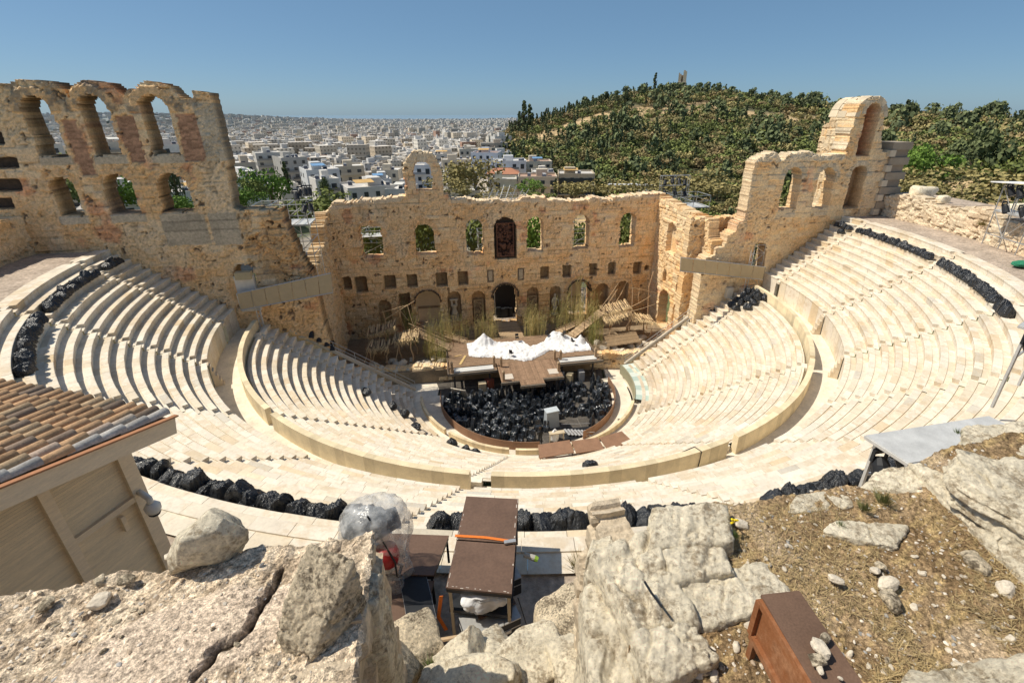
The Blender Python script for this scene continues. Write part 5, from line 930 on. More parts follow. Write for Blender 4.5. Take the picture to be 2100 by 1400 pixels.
# ================================================================== foreground: bank above the seats
def patch(x0, x1, y0, y1, st, zf, name, mtl, colf=None):
    nx, ny = int((x1-x0)/st), int((y1-y0)/st); X, Y = [a.ravel() for a in np.meshgrid(np.linspace(x0, x1, nx), np.linspace(y0, y1, ny))]
    X = X+st*.6*(hsh(np.arange(len(X)), np.arange(len(X))*0, 5)-.5); Y = Y+st*.6*(hsh(np.arange(len(X)), np.arange(len(X))*0, 6)-.5)
    Z = zf(X, Y); i = np.arange(nx*ny).reshape(ny, nx); F = np.c_[i[:-1, :-1].ravel(), i[:-1, 1:].ravel(), i[1:, 1:].ravel(), i[1:, :-1].ravel()]
    return tag(link(name, np_mesh(name, np.c_[X, Y, Z], F, mtl, smooth=False, cols=colf(X, Y, Z) if colf else None)), kind='structure')
def pebble(X, Y, s, sz):                                  # rounded pebbles as relief
    r, d = cells(X/sz, Y/sz, s); return np.clip(d*1.6, 0, .6)*sz*(r > .45)*(.4+r*.7)
def edge_y(X): return -.75*sst(-5.9, -6.5, X)*(X > -8.7)+np.where(X < -8.7, -43.05+.35*(fbm(X*1.1, X*0, 3, 3)-.5), -43.35+.35*(fbm(X*1.3, X*0, 4, 3)-.5))
CRK = [onz(*p, 25.45)[:2] for p in ((575, 1165), (556, 1205), (520, 1260), (508, 1292), (478, 1318), (440, 1332), (432, 1352), (400, 1380))]
def crack(X, Y):
    d = np.full(X.shape, 9.)
    for (a, b), (c, e) in zip(CRK, CRK[1:]):
        t = np.clip(((X-a)*(c-a)+(Y-b)*(e-b))/((c-a)**2+(e-b)**2), 0, 1); d = np.minimum(d, np.hypot(X-a-t*(c-a), Y-b-t*(e-b)))
    return d+.03*(fbm(X*9, Y*9, 77, 3)-.5)
def crust(X, Y): return sst(1.0, .8, np.hypot((X+11.15)/1.15, (Y+43.92-.12*(X+11.15))/.42)+.6*(fbm(X*1.8, Y*1.8, 78, 3)-.5))
def bank_z(X, Y):
    z = 25.42+.16*(fbm(X*.8, Y*.8, 201, 3)-.5)+.05*(fbm(X*4, Y*4, 203, 3)-.5)
    z = z+.62*np.clip(-46.0-Y, 0, 9)+.02*np.clip(Y+45, 0, 3)
    left = X < -8.7
    ck = crust(X, Y); z = z-np.where(left, .10*sst(.055, .01, crack(X, Y))-.05*ck, 0)
    z = z+np.where(left, (1-.88*ck)*(pebble(X, Y, 207, .07)*.5+pebble(X, Y, 209, .16)*.35*(fbm(X*2, Y*2, 8, 2) > .5)), pebble(X, Y, 211, .09)*.4)
    z = z+np.where(~left, .35*sst(-3.9, -1.8, X)*sst(-46.2, -43.5, Y), 0)
    n = sst(0, .3, np.minimum(X+9.75, -7.35-X))*sst(-45.5, -44.9, Y)
    z = lerp(z, 22.0+.3*(fbm(X*1.5, Y*1.5, 213, 3)-.5), n)
    e = sst(0, .28, Y-edge_y(X)); z = lerp(z, 18.6, e)
    return z
def bank_c(X, Y, Z):
    k = fbm(X*1.3, Y*1.3, 221, 4); f = fbm(X*9, Y*9, 223, 3)
    dirt = lerp(np.array((.27, .20, .125))[None], np.array((.40, .315, .215))[None], sst(.35, .65, k)[:, None])
    straw = (fbm(X*3+Y*2, Y*24-X*9, 225, 3)); dirt = lerp(dirt, np.array((.52, .42, .24))[None], .75*sst(.56, .66, straw)[:, None])
    grav = lerp(np.array((.38, .31, .24))[None], np.array((.55, .47, .38))[None], sst(.35, .65, f)[:, None]); r, d = cells(X/.07, Y/.07, 207); grav = grav*(.75+.5*r)[:, None]
    crs = lerp(grav, np.array((.48, .40, .335))[None]*(.85+.3*fbm(X*14, Y*14, 79, 3))[:, None], .85*crust(X, Y)[:, None]); crs = lerp(crs, np.array((.05, .04, .03))[None], sst(.045, .012, crack(X, Y))[:, None])
    pal = (sst(.58, .64, fbm(X*.9+4, Y*.9, 241, 3)))[:, None]*.6; dirt = lerp(dirt, np.array((.58, .50, .40))[None], pal)
    c = np.where((X < -8.7)[:, None], crs, dirt)
    return lim(c*(.75+.5*f)[:, None]*np.where((X < -8.7)[:, None], np.array((1.72, 1.66, 1.52)), np.array((1.02, .92, .78))))
M['bank'] = mat('bank_surface', attr=True, rough=1, n1=(24, .75), n2=(75, .6), bump=1.6, bscale=45, spec=.03)
bk = patch(-17.5, 6.5, -48.6, -42.7, .033, bank_z, 'earth_bank', M['bank'], bank_c)
bm = bmesh.new(); bm.from_mesh(bk.data); bmesh.ops.delete(bm, geom=[f for f in bm.faces if f.normal.z < .22 and f.calc_center_median().y > -46], context='FACES'); bm.to_mesh(bk.data); bm.free()
for sx, x0_, lab in ((1, -9.82, 'rough side of the gap below the conglomerate block'), (-1, -7.32, 'rough side of the gap below the pale blocks')):
    tag(wall('gap_wall', (x0_, -45.3, 0), (0, 1, 0), (sx, 0, 0), 0, 2.3, 18.6, 25.6, .07, lambda U, V: V < 25.38+.25*(fbm(U*2, V*0, 5, 2)-.5), .5, M['wall'], lambda U, V, c, d: (lerp(c, np.array((.66, .57, .44))*(.6+.6*fbm(U*5, V*5, 9, 3))[:, None], .8), d*1.5), seed=311+sx, soot=.1, red=.1, cream=.6, rubble=.75), lab, 'stone wall')
tag(wall('gap_wall', (-9.9, -45.2, 0), (1, 0, 0), (0, 1, 0), 0, 2.7, 21, 25.6, .08, lambda U, V: V < 25.3, .3, M['wall'], lambda U, V, c, d: (lerp(c, np.array((.6, .5, .38)), .7), d), seed=315, soot=.1, red=.1, cream=.6, rubble=.75), 'rough back of the gap under the viewpoint', 'stone wall')
# loose gravel covering the bank (nobody could count it)
gr = np.random.default_rng(9); GV, GF = ico(1); gv_, gf_, gc_ = [], [], []; off = 0
for _ in range(9000):
    x, y = gr.uniform(-14.2, -2.2), gr.uniform(-46.0, -43.2)
    if -10 < x < -7.2: continue
    s_ = .007*(4.5**(gr.random()**1.8)); lft = x < -8.7
    if not lft and gr.random() < .35: continue
    if lft and crust(np.array([x]), np.array([y]))[0] > .5 and gr.random() < .8: continue
    cl_ = (.66, .59, .49) if gr.random() < .55 else ((.40, .31, .22) if gr.random() < .7 else (.36, .35, .33)); sh_ = GV*np.array((1, gr.uniform(.5, .9), gr.uniform(.35, .7)))*(1+.5*(gr.random((len(GV), 1))-.5)); a_ = gr.uniform(0, 6.28); sh_ = np.c_[sh_[:, 0]*math.cos(a_)-sh_[:, 1]*math.sin(a_), sh_[:, 0]*math.sin(a_)+sh_[:, 1]*math.cos(a_), sh_[:, 2]]
    gv_.append(sh_*s_+np.array((x, y, 0))); gf_.append(GF+off); off += len(GV); gc_.append(np.repeat(np.array(cl_)[None]*gr.uniform(.7, 1.25), len(GV), 0))
gp = np.concatenate(gv_); ctr = gp.reshape(-1, len(GV), 3).mean(1); gz_ = bank_z(ctr[:, 0], ctr[:, 1]); gp[:, 2] += np.repeat(gz_, len(GV)); keep = np.repeat(gz_ > 25, len(GF))
tag(link('gravel', np_mesh('gravel', gp, np.concatenate(gf_)[keep], M['leaf'], cols=np.concatenate(gc_))), 'loose gravel and stone chips strewn over the bank', 'gravel', kind='stuff')
patch(-60, -17.4, -75, -41.5, .6, lambda X, Y: np.where(np.hypot(X, Y) > 46.2, 24.5+fbm(X*.2, Y*.2, 3), 18.5), 'hillside', M['dirt']); patch(6.4, 60, -75, -38, .6, lambda X, Y: np.where(np.hypot(X, Y) > 46.5, 24+fbm(X*.2, Y*.2, 3), 18.5), 'hillside', M['dirt']); patch(-18, 8, -80, -48.4, .6, lambda X, Y: 26.9+.05*(-48-Y)+.3*fbm(X*.3, Y*.3, 3), 'hillside', M['dirt'])
def hexrock(name, top, ztop, h, seed, mtl, label, cat='stone block', group=None, lean=(0, 0), n=26, amp=.08, rnd=.12, bot=1.0, px=True, strata=0):
    T = [np.array(onz(p[0], p[1], ztop[i] if isinstance(ztop, (list, tuple)) else ztop)) if px else np.array(p, float) for i, p in enumerate(top)]
    if px: c = np.mean(T, 0); T = [c+(t-c)*1.1 for t in T]
    c = np.mean(T, 0); B = [c*(1-bot)+t*bot+np.array((lean[0], lean[1], 0))-np.array((0, 0, h)) for t in T]
    B = [np.array((b[0], b[1], min(c[2], b[2])-0*h)) for b in B]
    V0, F0 = GRIDBOX[n]; u, v, w_ = V0[:, 0], V0[:, 1], V0[:, 2]
    s = np.abs(V0*2-1); k = (s**11).sum(1)**(1/11); Vq = (V0*2-1)/np.maximum(k, 1e-6)[:, None]; Vq = lerp(V0*2-1, Vq, .9); Vq = Vq*1.04; u, v, w_ = (Vq[:, 0]+1)/2, (Vq[:, 1]+1)/2, (Vq[:, 2]+1)/2
    def bil(Q): return Q[0]*((1-u)*(1-v))[:, None]+Q[1]*(u*(1-v))[:, None]+Q[2]*(u*v)[:, None]+Q[3]*((1-u)*v)[:, None]
    P = bil(B)*(1-w_)[:, None]+bil(T)*w_[:, None]
    cc = P.mean(0); D = P-cc; L = np.linalg.norm(D, axis=1)[:, None]; sz = np.median(L); N = D/L
    cr_ = np.abs(n3(P*2.2/sz+seed*1.7, seed+21, 3)-.5); P = P-N*(np.clip(.05-cr_, 0, 1)*2.2*sz*amp/.08*.6)[:, None]
    P = P+N*((n3(P*1.1/sz*1.2+seed, seed, 3)-.5)[:, None]*amp*4*sz+(n3(P*3.5/sz+seed, seed+3, 3)-.5)[:, None]*amp*2.2*sz+(n3(P*11/sz+seed, seed+7, 4)-.5)[:, None]*amp*2.0*sz)
    if strata: q_ = P[:, 2]*9+P[:, 0]*1.5+1.5*n3(P*1.5, seed+31, 3); P = P+N*(strata*(np.abs(fbm(q_, P[:, 0]*.6, seed+33, 3)-.5)*2-.3))[:, None]
    me = np_mesh(name, P-cc, F0, mtl, smooth=True)
    return tag(link(name, me, None, cc), label, cat, group)
def gridbox(n):
    bm = bmesh.new(); bmesh.ops.create_cube(bm, size=1); bmesh.ops.subdivide_edges(bm, edges=bm.edges[:], cuts=n, use_grid_fill=True)
    V = np.array([v.co for v in bm.verts])+.5; F = np.array([[v.index for v in f.verts] for f in bm.faces]); bm.free(); return V, F
GRIDBOX = {26: gridbox(34), 40: gridbox(60)}
R_, G_ = M['rock'], M['rock2']
H = hexrock
H('limestone_block', [(1335, 1118), (1500, 1108), (1482, 1038), (1345, 1036)], 25.62, 1.0, 1, R_, 'weathered cream block at the top of the foreground pile, nearest the black bags')
H('limestone_block', [(1385, 1190), (1505, 1168), (1478, 1116), (1358, 1124)], 25.58, .9, 2, R_, 'grey stained cream block in the middle of the foreground pile')
H('limestone_block', [(1308, 1290), (1432, 1270), (1335, 1092), (1212, 1130)], 25.55, 2.2, 3, R_, 'largest pitted cream block of the foreground pile, with an iron cramp', n=40)
H('limestone_block', [(1450, 1282), (1625, 1228), (1560, 1150), (1398, 1186)], 25.5, .8, 4, R_, 'broad cream block with chalky veins behind the rusty box', n=40)
H('limestone_block', [(1350, 1400), (1475, 1345), (1425, 1272), (1302, 1296)], 25.6, .9, 5, R_, 'rounded lumpy block with a dark hollow underside at the lower edge of the pile', amp=.11)
H('limestone_block', [(1215, 1470), (1345, 1450), (1270, 1195), (1196, 1210)], 25.2, 2.6, 6, R_, 'tall cream block flanking the gap on its right side', n=40)
H('limestone_block', [(1400, 1460), (1500, 1420), (1465, 1350), (1360, 1395)], 25.1, 1.2, 7, G_, 'shaded block under the lumpy foreground block')
H('limestone_block', [(1480, 1330), (1545, 1300), (1520, 1270), (1465, 1290)], 25.0, .7, 8, G_, 'small dark stone wedged behind the rusty box')
H('limestone_block', [(1205, 1148), (1262, 1128), (1252, 1098), (1212, 1112)], 25.3, 2.0, 9, R_, 'narrow pale block at the edge of the pile above the weeds')
H('ledge_rock', [(1985, 1075), (2120, 1190), (2120, 1030), (1875, 945)], [25.55, 25.55, 25.8, 25.75], .6, 11, R_, 'pale stratified rock slab sloping on the right above the dry earth', n=40, amp=.07, strata=.14)
H('ledge_rock', [(1985, 985), (2150, 1085), (2160, 955), (1968, 922)], [25.98, 25.95, 26.05, 26.05], .36, 12, R_, 'overhanging rock slab with dark streaks at the right edge', n=40, amp=.08, strata=.14)
H('ledge_rock', [(1975, 915), (2130, 935), (2120, 860), (1985, 880)], [25.75, 25.8, 25.75, 25.7], .8, 13, R_, 'upper pale rock beside the sheet metal canopy', n=40, amp=.07, strata=.1)
H('ledge_rock', [(1770, 1000), (1900, 1010), (1890, 945), (1800, 968)], [25.45, 25.55, 25.7, 25.5], .7, 14, R_, 'low cream rock at the end of the earth bank under the canopy')
H('ledge_rock', [(1700, 1090), (1835, 1120), (1860, 1075), (1715, 1068)], 25.5, .2, 15, R_, 'flat pale outcrop just breaking through the dry earth')
H('ledge_rock', [(1800, 1480), (2150, 1440), (2140, 1332), (1870, 1372)], [25.75, 25.8, 25.7, 25.62], .7, 16, R_, 'pale rounded ledge along the bottom right corner', n=40)
H('ledge_rock', [(1620, 1052), (1745, 1038), (1740, 1005), (1640, 1015)], 25.45, .5, 17, R_, 'low rubble edge of cream stone at the far side of the earth bank')
# left: standing stones and leaning wall slabs
def rock(name, seed, px, z, sc, rot, label, mtl=R_, box=.75, amp=.35, cat='rock', sub=ICO5):
    p = onz(px[0], px[1], z); o = link(name, rock_mesh(name, seed, mtl, sub, box, amp, sc), None, p); o.rotation_euler = rot; return tag(o, label, cat)
rock('boulder', 31, (428, 1108), 25.62, (.38, .28, .42), (.15, .25, .5), 'standing grey boulder on the left ledge beside the hut camera', box=.55)
H('conglomerate_slab', [(572, 1290), (640, 1335), (722, 1150), (632, 1118)], [25.6, 25.5, 26.05, 26.1], .6, 33, G_, 'upright rough conglomerate block at the end of the left ledge', n=40, amp=.09)
H('limestone_block', [(705, 1262), (772, 1240), (782, 1180), (716, 1172)], [25.3, 25.2, 25.25, 25.35], 1.3, 34, R_, 'pale block behind the conglomerate block, beside the covered spotlight')
for k, (a, b, z) in enumerate((((690, 1285), (716, 1215), 25.25), ((722, 1300), (745, 1225), 25.05), ((760, 1310), (778, 1230), 24.8))):
    H('leaning_slab', [(a[0]-70, a[1]+150), (a[0]-30, a[1]+165), (b[0]+14, b[1]), (b[0]-20, b[1]-5)], [z-.6, z-.7, z, z], 2.2, 36+k, R_ if k != 1 else G_, nth(k, 'leaning wall slab under the conglomerate block', 'left'), 'stone block', 'leaning wall slabs', n=26, amp=.07)
H('limestone_block', [(560, 1420), (640, 1420), (600, 1330), (555, 1300)], [25.2, 25.0, 25.2, 25.35], .9, 41, G_, 'cracked brown block below the conglomerate block at the bottom edge')
rock('boulder', 51, (1075, 1372), 22.3, (.95, .55, .42), (.05, .1, .3), 'broad pale rounded block in the gap below the trestle legs')
rock('boulder', 52, (945, 1352), 22.2, (.55, .45, .35), (.1, -.1, .9), 'middle pale stone in the gap, left of the broad block'); rock('boulder', 53, (850, 1330), 22.2, (.5, .5, .42), (.2, .1, .4), 'grey stone in the gap under the low brown deck', G_)
rock('boulder', 54, (800, 1375), 22.6, (.5, .45, .35), (.2, .2, 1.4), 'brown stone at the foot of the leaning slabs', G_); rock('boulder', 55, (1175, 1385), 22.4, (.5, .4, .4), (0, .1, 2), 'small pale stone at the right of the gap'); rock('boulder', 56, (960, 1395), 22.7, (.8, .4, .3), (0, 0, .1), 'low stone along the bottom edge of the gap'); rock('boulder', 57, (1010, 1330), 21.9, (.4, .35, .3), (0, .3, .5), 'stone tucked behind the middle of the gap')
rock('boulder', 58, (1160, 1300), 19.4, (1.0, .7, 1.2), (0, 0, .3), 'dark rough masonry lump in the shadow right of the trestle', G_)
# loose stones
def scat(n, box, zoff, smin, smax, grp, lab, palette, cat='stone', ybias=1):
    k = 0
    while k < n:
        px, py = random.uniform(box[0], box[2]), random.uniform(box[1], box[3])
        p = onz(px, py, 25.45); zz = float(bank_z(np.array([p[0]]), np.array([p[1]]))[0])
        if zz < 25: continue
        s = smin*(smax/smin)**(random.random()**2.2); o = link('loose_stone', STONE[random.choice(palette)], None, (p[0], p[1], zz+s*.12)); o.scale = (s, s*random.uniform(.7, 1.1), s*random.uniform(.7, 1.2)); o.rotation_euler = (random.uniform(-.4, .4), random.uniform(-.4, .4), random.uniform(0, 6.3)); tag(o, lab, cat, grp); k += 1
scat(120, (1480, 1060, 2090, 1390), 0, .012, .055, 'loose stones on the dry earth bank', 'small pale stone lying on the dry earth bank', (0, 1, 2, 3, 4, 4, 5))
scat(45, (1390, 1100, 1720, 1390), 0, .015, .07, 'loose stones round the rusty box', 'pale stone lying between the cream blocks and the rusty box', (0, 1, 2, 3, 6))
scat(85, (20, 1130, 640, 1390), 0, .012, .05, 'loose stones on the left ledge', 'small stone lying on the gravelly left ledge', (0, 1, 5, 6, 7))
for k, (px, py, s, st_, lab) in enumerate(((200, 1232, .17, 0, 'big angular white stone on the left ledge'), (95, 1240, .12, 5, 'brown stone in the hut shadow on the left ledge'), (205, 1190, .10, 6, 'dark reddish stone on the left ledge'), (262, 1188, .13, 7, 'flat brown stone near the standing boulder'), (455, 1130, .10, 1, 'white stone at the foot of the standing boulder'), (345, 1140, .08, 1, 'rounded white stone left of the standing boulder'), (1820, 1195, .16, 2, 'bright white elongated stone in the middle of the dry earth'), (1830, 1232, .17, 6, 'long grey stone in the middle of the dry earth'), (1715, 1188, .11, 3, 'round pale stone near the rusty box'), (1795, 1170, .09, 4, 'small pale stone next to the bright white stone'), (1805, 1160, .09, 5, 'brown stone in the middle of the dry earth'), (1990, 1140, .13, 5, 'reddish stone below the overhanging slab'), (2060, 1205, .15, 2, 'long white stone near the right edge'), (2010, 1160, .2, 6, 'flat pinkish stone below the stratified slab'), (1520, 1075, .14, 1, 'white oblong stone by the yellow flowers'), (1640, 1310, .12, 3, 'white stone near the far corner of the rusty box'))):
    p = onz(px, py, 25.48); s *= .72; o = link('loose_stone', STONE[st_], None, (p[0], p[1], 25.48)); o.scale = (s, s, s); o.rotation_euler = (.2, -.2, k*1.1); tag(o, lab, 'stone')
# dry straw as ground cover and a few green tufts
def straw_mesh():
    V = []; F = []; C = []; r = np.random.default_rng(3)
    for _ in range(6500):
        px, py = r.uniform(1480, 2110), r.uniform(1035, 1400); p = onz(px, py, 25.45)
        if fbm(np.array([p[0]*1.2]), np.array([p[1]*1.2]), 41, 2)[0] < .42: continue
        z = float(bank_z(np.array([p[0]]), np.array([p[1]]))[0])
        if z < 25: continue
        a = r.uniform(0, 6.28); L = r.uniform(.04, .16); dx, dy = math.cos(a)*L, math.sin(a)*L; w_ = .0012+.0012*r.random(); h = r.uniform(.0, .03); b = len(V); nx, ny = -math.sin(a)*w_, math.cos(a)*w_
        V += [(p[0]-nx, p[1]-ny, z+.01), (p[0]+nx, p[1]+ny, z+.01), (p[0]+dx+nx, p[1]+dy+ny, z+.015+h), (p[0]+dx-nx, p[1]+dy-ny, z+.015+h)]; F.append((b, b+1, b+2, b+3)); C += [np.array((.46, .345, .17))*r.uniform(.5, 1.3)]*4
    tag(link('dry_straw', np_mesh('dry_straw', V, F, M['leaf'], corner=C)), 'thin dry straw strewn over the earth bank', 'straw', kind='stuff')
straw_mesh()
def tuft(seed, n, h, col):
    r = np.random.default_rng(seed); V = []; F = []; C = []
    for k in range(n):
        a = r.uniform(0, 6.28); d = .5*h*r.random(); x, y = math.cos(a)*d, math.sin(a)*d; hh = h*r.uniform(.4, 1); lx, ly = x*1.2+r.normal(0, .15)*h, y*1.2+r.normal(0, .15)*h; w_ = .007*h/.3; b = len(V)
        V += [(x-w_, y, 0), (x+w_, y, 0), (x+lx, y+ly, hh)]; F.append((b, b+1, b+2)); C += [np.array(col)*r.uniform(.6, 1.5)]*3
    return np_mesh('grass_tuft', V, F, M['leaf'], corner=C)
TU = [tuft(1, 190, .13, (.22, .23, .09)), tuft(2, 110, .10, (.18, .24, .07)), tuft(3, 140, .28, (.30, .26, .11))]
for px, py, z, k, s, lab in ((1815, 1030, 25.5, 0, 1.3, 'grassy tuft at the far end of the earth bank, right one'), (1775, 1045, 25.5, 0, 1, 'grassy tuft at the far end of the earth bank, left one'), (1725, 1078, 25.5, 1, .8, 'small green tuft in the middle of the earth bank'), (1510, 1100, 25.55, 1, .8, 'green weed beside the white oblong stone'), (1190, 1165, 18.75, 2, 1.6, 'weeds growing at the foot of the cream blocks, right of the trestle'), (1205, 1180, 18.75, 1, 1.4, 'low green weed right of the trestle in the dirt'), (1965, 888, 26.3, 1, .7, 'small green plant on top of the right rock'), (880, 1370, 22.4, 1, 1.6, 'dark green weed among the stones in the gap'), (2010, 470, 20.3, 2, 2.4, 'yellowish bush growing from the right terrace wall')):
    p = onz(px, py, z) if py > 600 else np.array(pt(43.2, 74.5, 20.0)); o = link('grass_tuft', TU[k], None, p); o.scale = (s, s, s); tag(o, lab, 'grass')
mb = MB(); [mb.tube([onz(1508+random.uniform(-8, 8), 1070+random.uniform(-6, 6), 25.6), onz(1508+random.uniform(-9, 9), 1068+random.uniform(-7, 5), 25.68)], [.003, .012], 5, (.85, .65, .02)) for _ in range(5)]; mb.thing('yellow_flower', M['house'], 'tiny yellow flowers between the cream blocks and the earth', 'flower')
mb = MB(); p = Vector(onz(1322, 1192, 25.72)); mb.tube([p, p+Vector((.01, -.12, .01)), p+Vector((.05, -.26, 0))], .012, 6); mb.thing('iron_cramp', M['dark'], 'dark iron cramp sunk in the largest pitted block', 'iron cramp')
# rough masonry of the retaining wall below the bank
def bankwall(x0, x1, y, top, name, seed, label):
    o = wall(name, (0, y, 0), (1, 0, 0), (0, 1, 0), x0, x1, 18.4, 26, .12, lambda U, V: V < top+crumble(U, .3, seed), .5, M['wall'], lambda U, V, c, d: (lerp(c, np.array((.66, .57, .44))*(.6+.6*fbm(U*5, V*5, 9, 3))[:, None], .75), d*1.6), seed=seed, soot=.15, red=.1, cream=.5, rubble=.7); return tag(o, label, 'stone wall')
bankwall(-17.4, -9.7, -42.95, 25.0, 'retaining_wall', 301, 'rough retaining wall below the left ledge'); bankwall(-9.8, -7.2, -43.2, 21.6, 'retaining_wall', 303, 'broken low part of the retaining wall in the gap'); bankwall(-7.3, 6.5, -43.25, 24.9, 'retaining_wall', 305, 'rough retaining wall below the dry earth bank')
# rusty box
t = empty('rusty_cabinet', onz(1640, 1300, 25.4), 'rusty steel cabinet with stones on its lid, at the bottom edge', 'cabinet')
T = [np.array(onz(*p, 26.15)) for p in ((1566, 1224), (1641, 1216), (1850, 1520), (1752, 1545))]; dn = np.array((0, 0, -.42))
def solid(T, dn, out=0): c = np.mean(T, 0); T = [c+(p-c)*(1+out) for p in T]; return T+[p+dn for p in T]
BX = [(0, 1, 2, 3), (7, 6, 5, 4), (0, 4, 5, 1), (1, 5, 6, 2), (2, 6, 7, 3), (3, 7, 4, 0)]
mb = MB(); mb.add(solid([p+np.array((0, 0, -.02)) for p in T], dn), BX); mb.build('body', M['rust'], t)
mb = MB(); mb.add(solid(T, np.array((0, 0, -.03)), .05), BX); o = mb.build('lid', M['rust'], t); o.data.materials[0] = mat('brown_rusty_lid', (.16, .095, .062), .7, n1=(3, .25), n2=(60, .2), bump=.1, bscale=120)
e01 = (T[3]-T[0]); side_n = np.cross(e01, (0, 0, 1)); side_n /= np.linalg.norm(side_n); side_n *= -1 if np.dot(side_n, T[1]-T[0]) > 0 else 1
for a, b in ((T[0], T[3]), (T[0]+dn*.97, T[3]+dn*.97), (T[0], T[0]+dn)): mb = MB(); mb.bar(a+side_n*.012+np.array((0, 0, -.05)), b+side_n*.012+np.array((0, 0, -.02)), .05, .06); mb.build('frame_bar', M['rust'], t)
for p in (T[0], T[1]): c = np.mean(T, 0); q_ = p+(c-p)*.05; mb = MB(); mb.bar(q_+dn, q_+dn*2.6, .05, .05); mb.build('leg', M['rust'], t)
for k, (px, py, s, st_, lab) in enumerate(((1690, 1312, .055, 5, 'orange brown stone on the lid of the rusty cabinet'), (1682, 1335, .085, 1, 'largest white stone on the lid of the rusty cabinet'), (1677, 1356, .07, 6, 'grey brown stone on the lid of the rusty cabinet'), (1681, 1375, .035, 3, 'small white stone on the lid of the rusty cabinet'), (1723, 1391, .02, 0, 'tiny white stone near the right edge of the rusty lid'))):
    p = onz(px, py, 26.18); o = link('loose_stone', STONE[st_], None, p+np.array((0, 0, s*.3))); o.scale = (s, s*.9, s); o.rotation_euler = (.1, 0, k*1.3+.4); tag(o, lab, 'stone')
# sheet metal lighting canopies
def canopy(A, ex, ey, L, Wd, zt, zb, label, lamps):
    t = empty('lighting_canopy', (A[0], A[1], zb), label, 'lighting stand'); A = Vector((A[0], A[1], zt)); ex, ey = Vector(ex).normalized(), Vector(ey).normalized(); R = Matrix((ex, ey, Vector((0, 0, 1)))).transposed()
    c = A+ex*L/2+ey*Wd/2; mb = MB(); mb.box(c, (L, Wd, .03), R); mb.build('tread_plate', M['tread'], t)
    for p, q_ in ((A, A+ex*L), (A+ey*Wd, A+ey*Wd+ex*L), (A, A+ey*Wd), (A+ex*L, A+ex*L+ey*Wd)): mb = MB(); mb.bar(p-Vector((0, 0, .06)), q_-Vector((0, 0, .06)), .07, .09); mb.build('edge_beam', M['alu'], t)
    for u, v in ((.15, .25), (L-.3, .25), (.15, Wd-.1), (L-.3, Wd-.1)): b = A+ex*u+ey*v; mb = MB(); mb.bar(b-Vector((0, 0, .05)), (b.x, b.y, zb), .09, .09); mb.build('leg', M['alu'], t)
    for v in (.25, Wd-.1): b = A+ey*v-Vector((0, 0, 1.3)); mb = MB(); mb.bar(b+ex*.15, b+ex*(L-.3), .07, .07); mb.build('rail', M['alu'], t)
    lamp_cluster(lamps, [A+ex*(.3+.75*k)+ey*.35-Vector((0, 0, .55)) for k in range(max(2, int(L/.8)))])
canopy((3.36, -37.63), (1, .02, 0), (.12, -1, 0), 4.7, 1.3, 20.8, 18.6, 'low lighting stand roofed with pale tread plate behind the right rocks', 'black lamp hanging under the tread plate canopy')
canopy((12.6, -34.6), (.93, .36, 0), (.36, -.93, 0), 3.6, 2.2, 22.3, 18.7, 'tall pale lighting canopy on a steel post at the right edge', 'black lamp under the canopy at the right edge')
# brown staging tables and cases in the middle foreground
t = empty('staging_table', (-8.3, -38.8, 18.7), 'tall brown topped staging table with an orange ratchet strap', 'table')
C_ = [np.array(p) for p in ((-8.62, -37.25, 20.3), (-7.26, -37.62, 20.3), (-7.86, -40.28, 20.3), (-9.24, -39.86, 20.3))]
mid0, mid1 = lerp(C_[0], C_[3], .53), lerp(C_[1], C_[2], .53)
for a, b, c, d_ in ((C_[0], C_[1], mid1+(0, .02, 0), mid0+(0, .02, 0)), (mid0-(0, .02, 0), mid1-(0, .02, 0), C_[2], C_[3])): mb = MB(); mb.add(solid([a, b, c, d_], np.array((0, 0, -.05))), BX); mb.build('tabletop', M['panel'], t)
mb = MB(); mb.add(solid([p-np.array((0, 0, .052)) for p in C_], np.array((0, 0, -.1)), -.005), BX); mb.build('rim', M['dark'], t)
for (a, b), wd in (((C_[0], C_[3]), .022), ((C_[1], C_[2]), .03), ((C_[3], C_[2]), .03)):
    mb = MB(); cc_ = np.mean(C_, 0)
    for q_ in range(14):
        if random.random() < .4: continue
        f0 = q_/14+random.uniform(0, .02); p0, p1 = lerp(a, b, f0), lerp(a, b, f0+random.uniform(.015, .05)); inn = (cc_-(a+b)/2); inn = inn/np.linalg.norm(inn)*wd*random.uniform(.4, 1.6); mb.bar(p0+inn+(0, 0, .003), p1+inn+(0, 0, .003), wd*random.uniform(.3, 1), .004, (.5, .44, .38))
    mb.build('worn_edge', M['house'], t)
for f in (0, .47, .53, 1):
    for e in (.05, .95): p = lerp(lerp(C_[0], C_[3], f*.96+.02), lerp(C_[1], C_[2], f*.96+.02), e); mb = MB(); mb.bar(p-np.array((0, 0, .15)), (p[0], p[1], 18.7), .07, .07, (.5, .42, .3)); mb.build('leg', M['house'], t)
for z in (19.55,): 
    mb = MB(); mb.add(solid([p*np.array((1, 1, 0))+np.array((0, 0, z)) for p in C_], np.array((0, 0, -.08)), -.02), BX); mb.build('lower_deck', M['dark'], t)
tt = empty('ratchet_strap', mid0, 'orange ratchet strap tied across the tall brown table and hanging to the ground', 'strap')
mb = MB(); a, b = mid0+(-.03, .12, .012), mid1+(.03, .05, .012); mb.bar(a, lerp(a, b, .5)+(0, .03, .01), .07, .012); mb.bar(lerp(a, b, .5)+(0, .03, .01), b, .07, .012); mb.build('webbing', M['orange'], tt)
mb = MB(); p = C_[3]+(-.12, .05, -.3); mb.bar(p, p+(-.12, .1, -.8), .012, .08); mb.bar(p+(-.12, .1, -.8), p+(.02, .1, -1.3), .012, .08); mb.build('webbing_tail', M['orange'], tt)
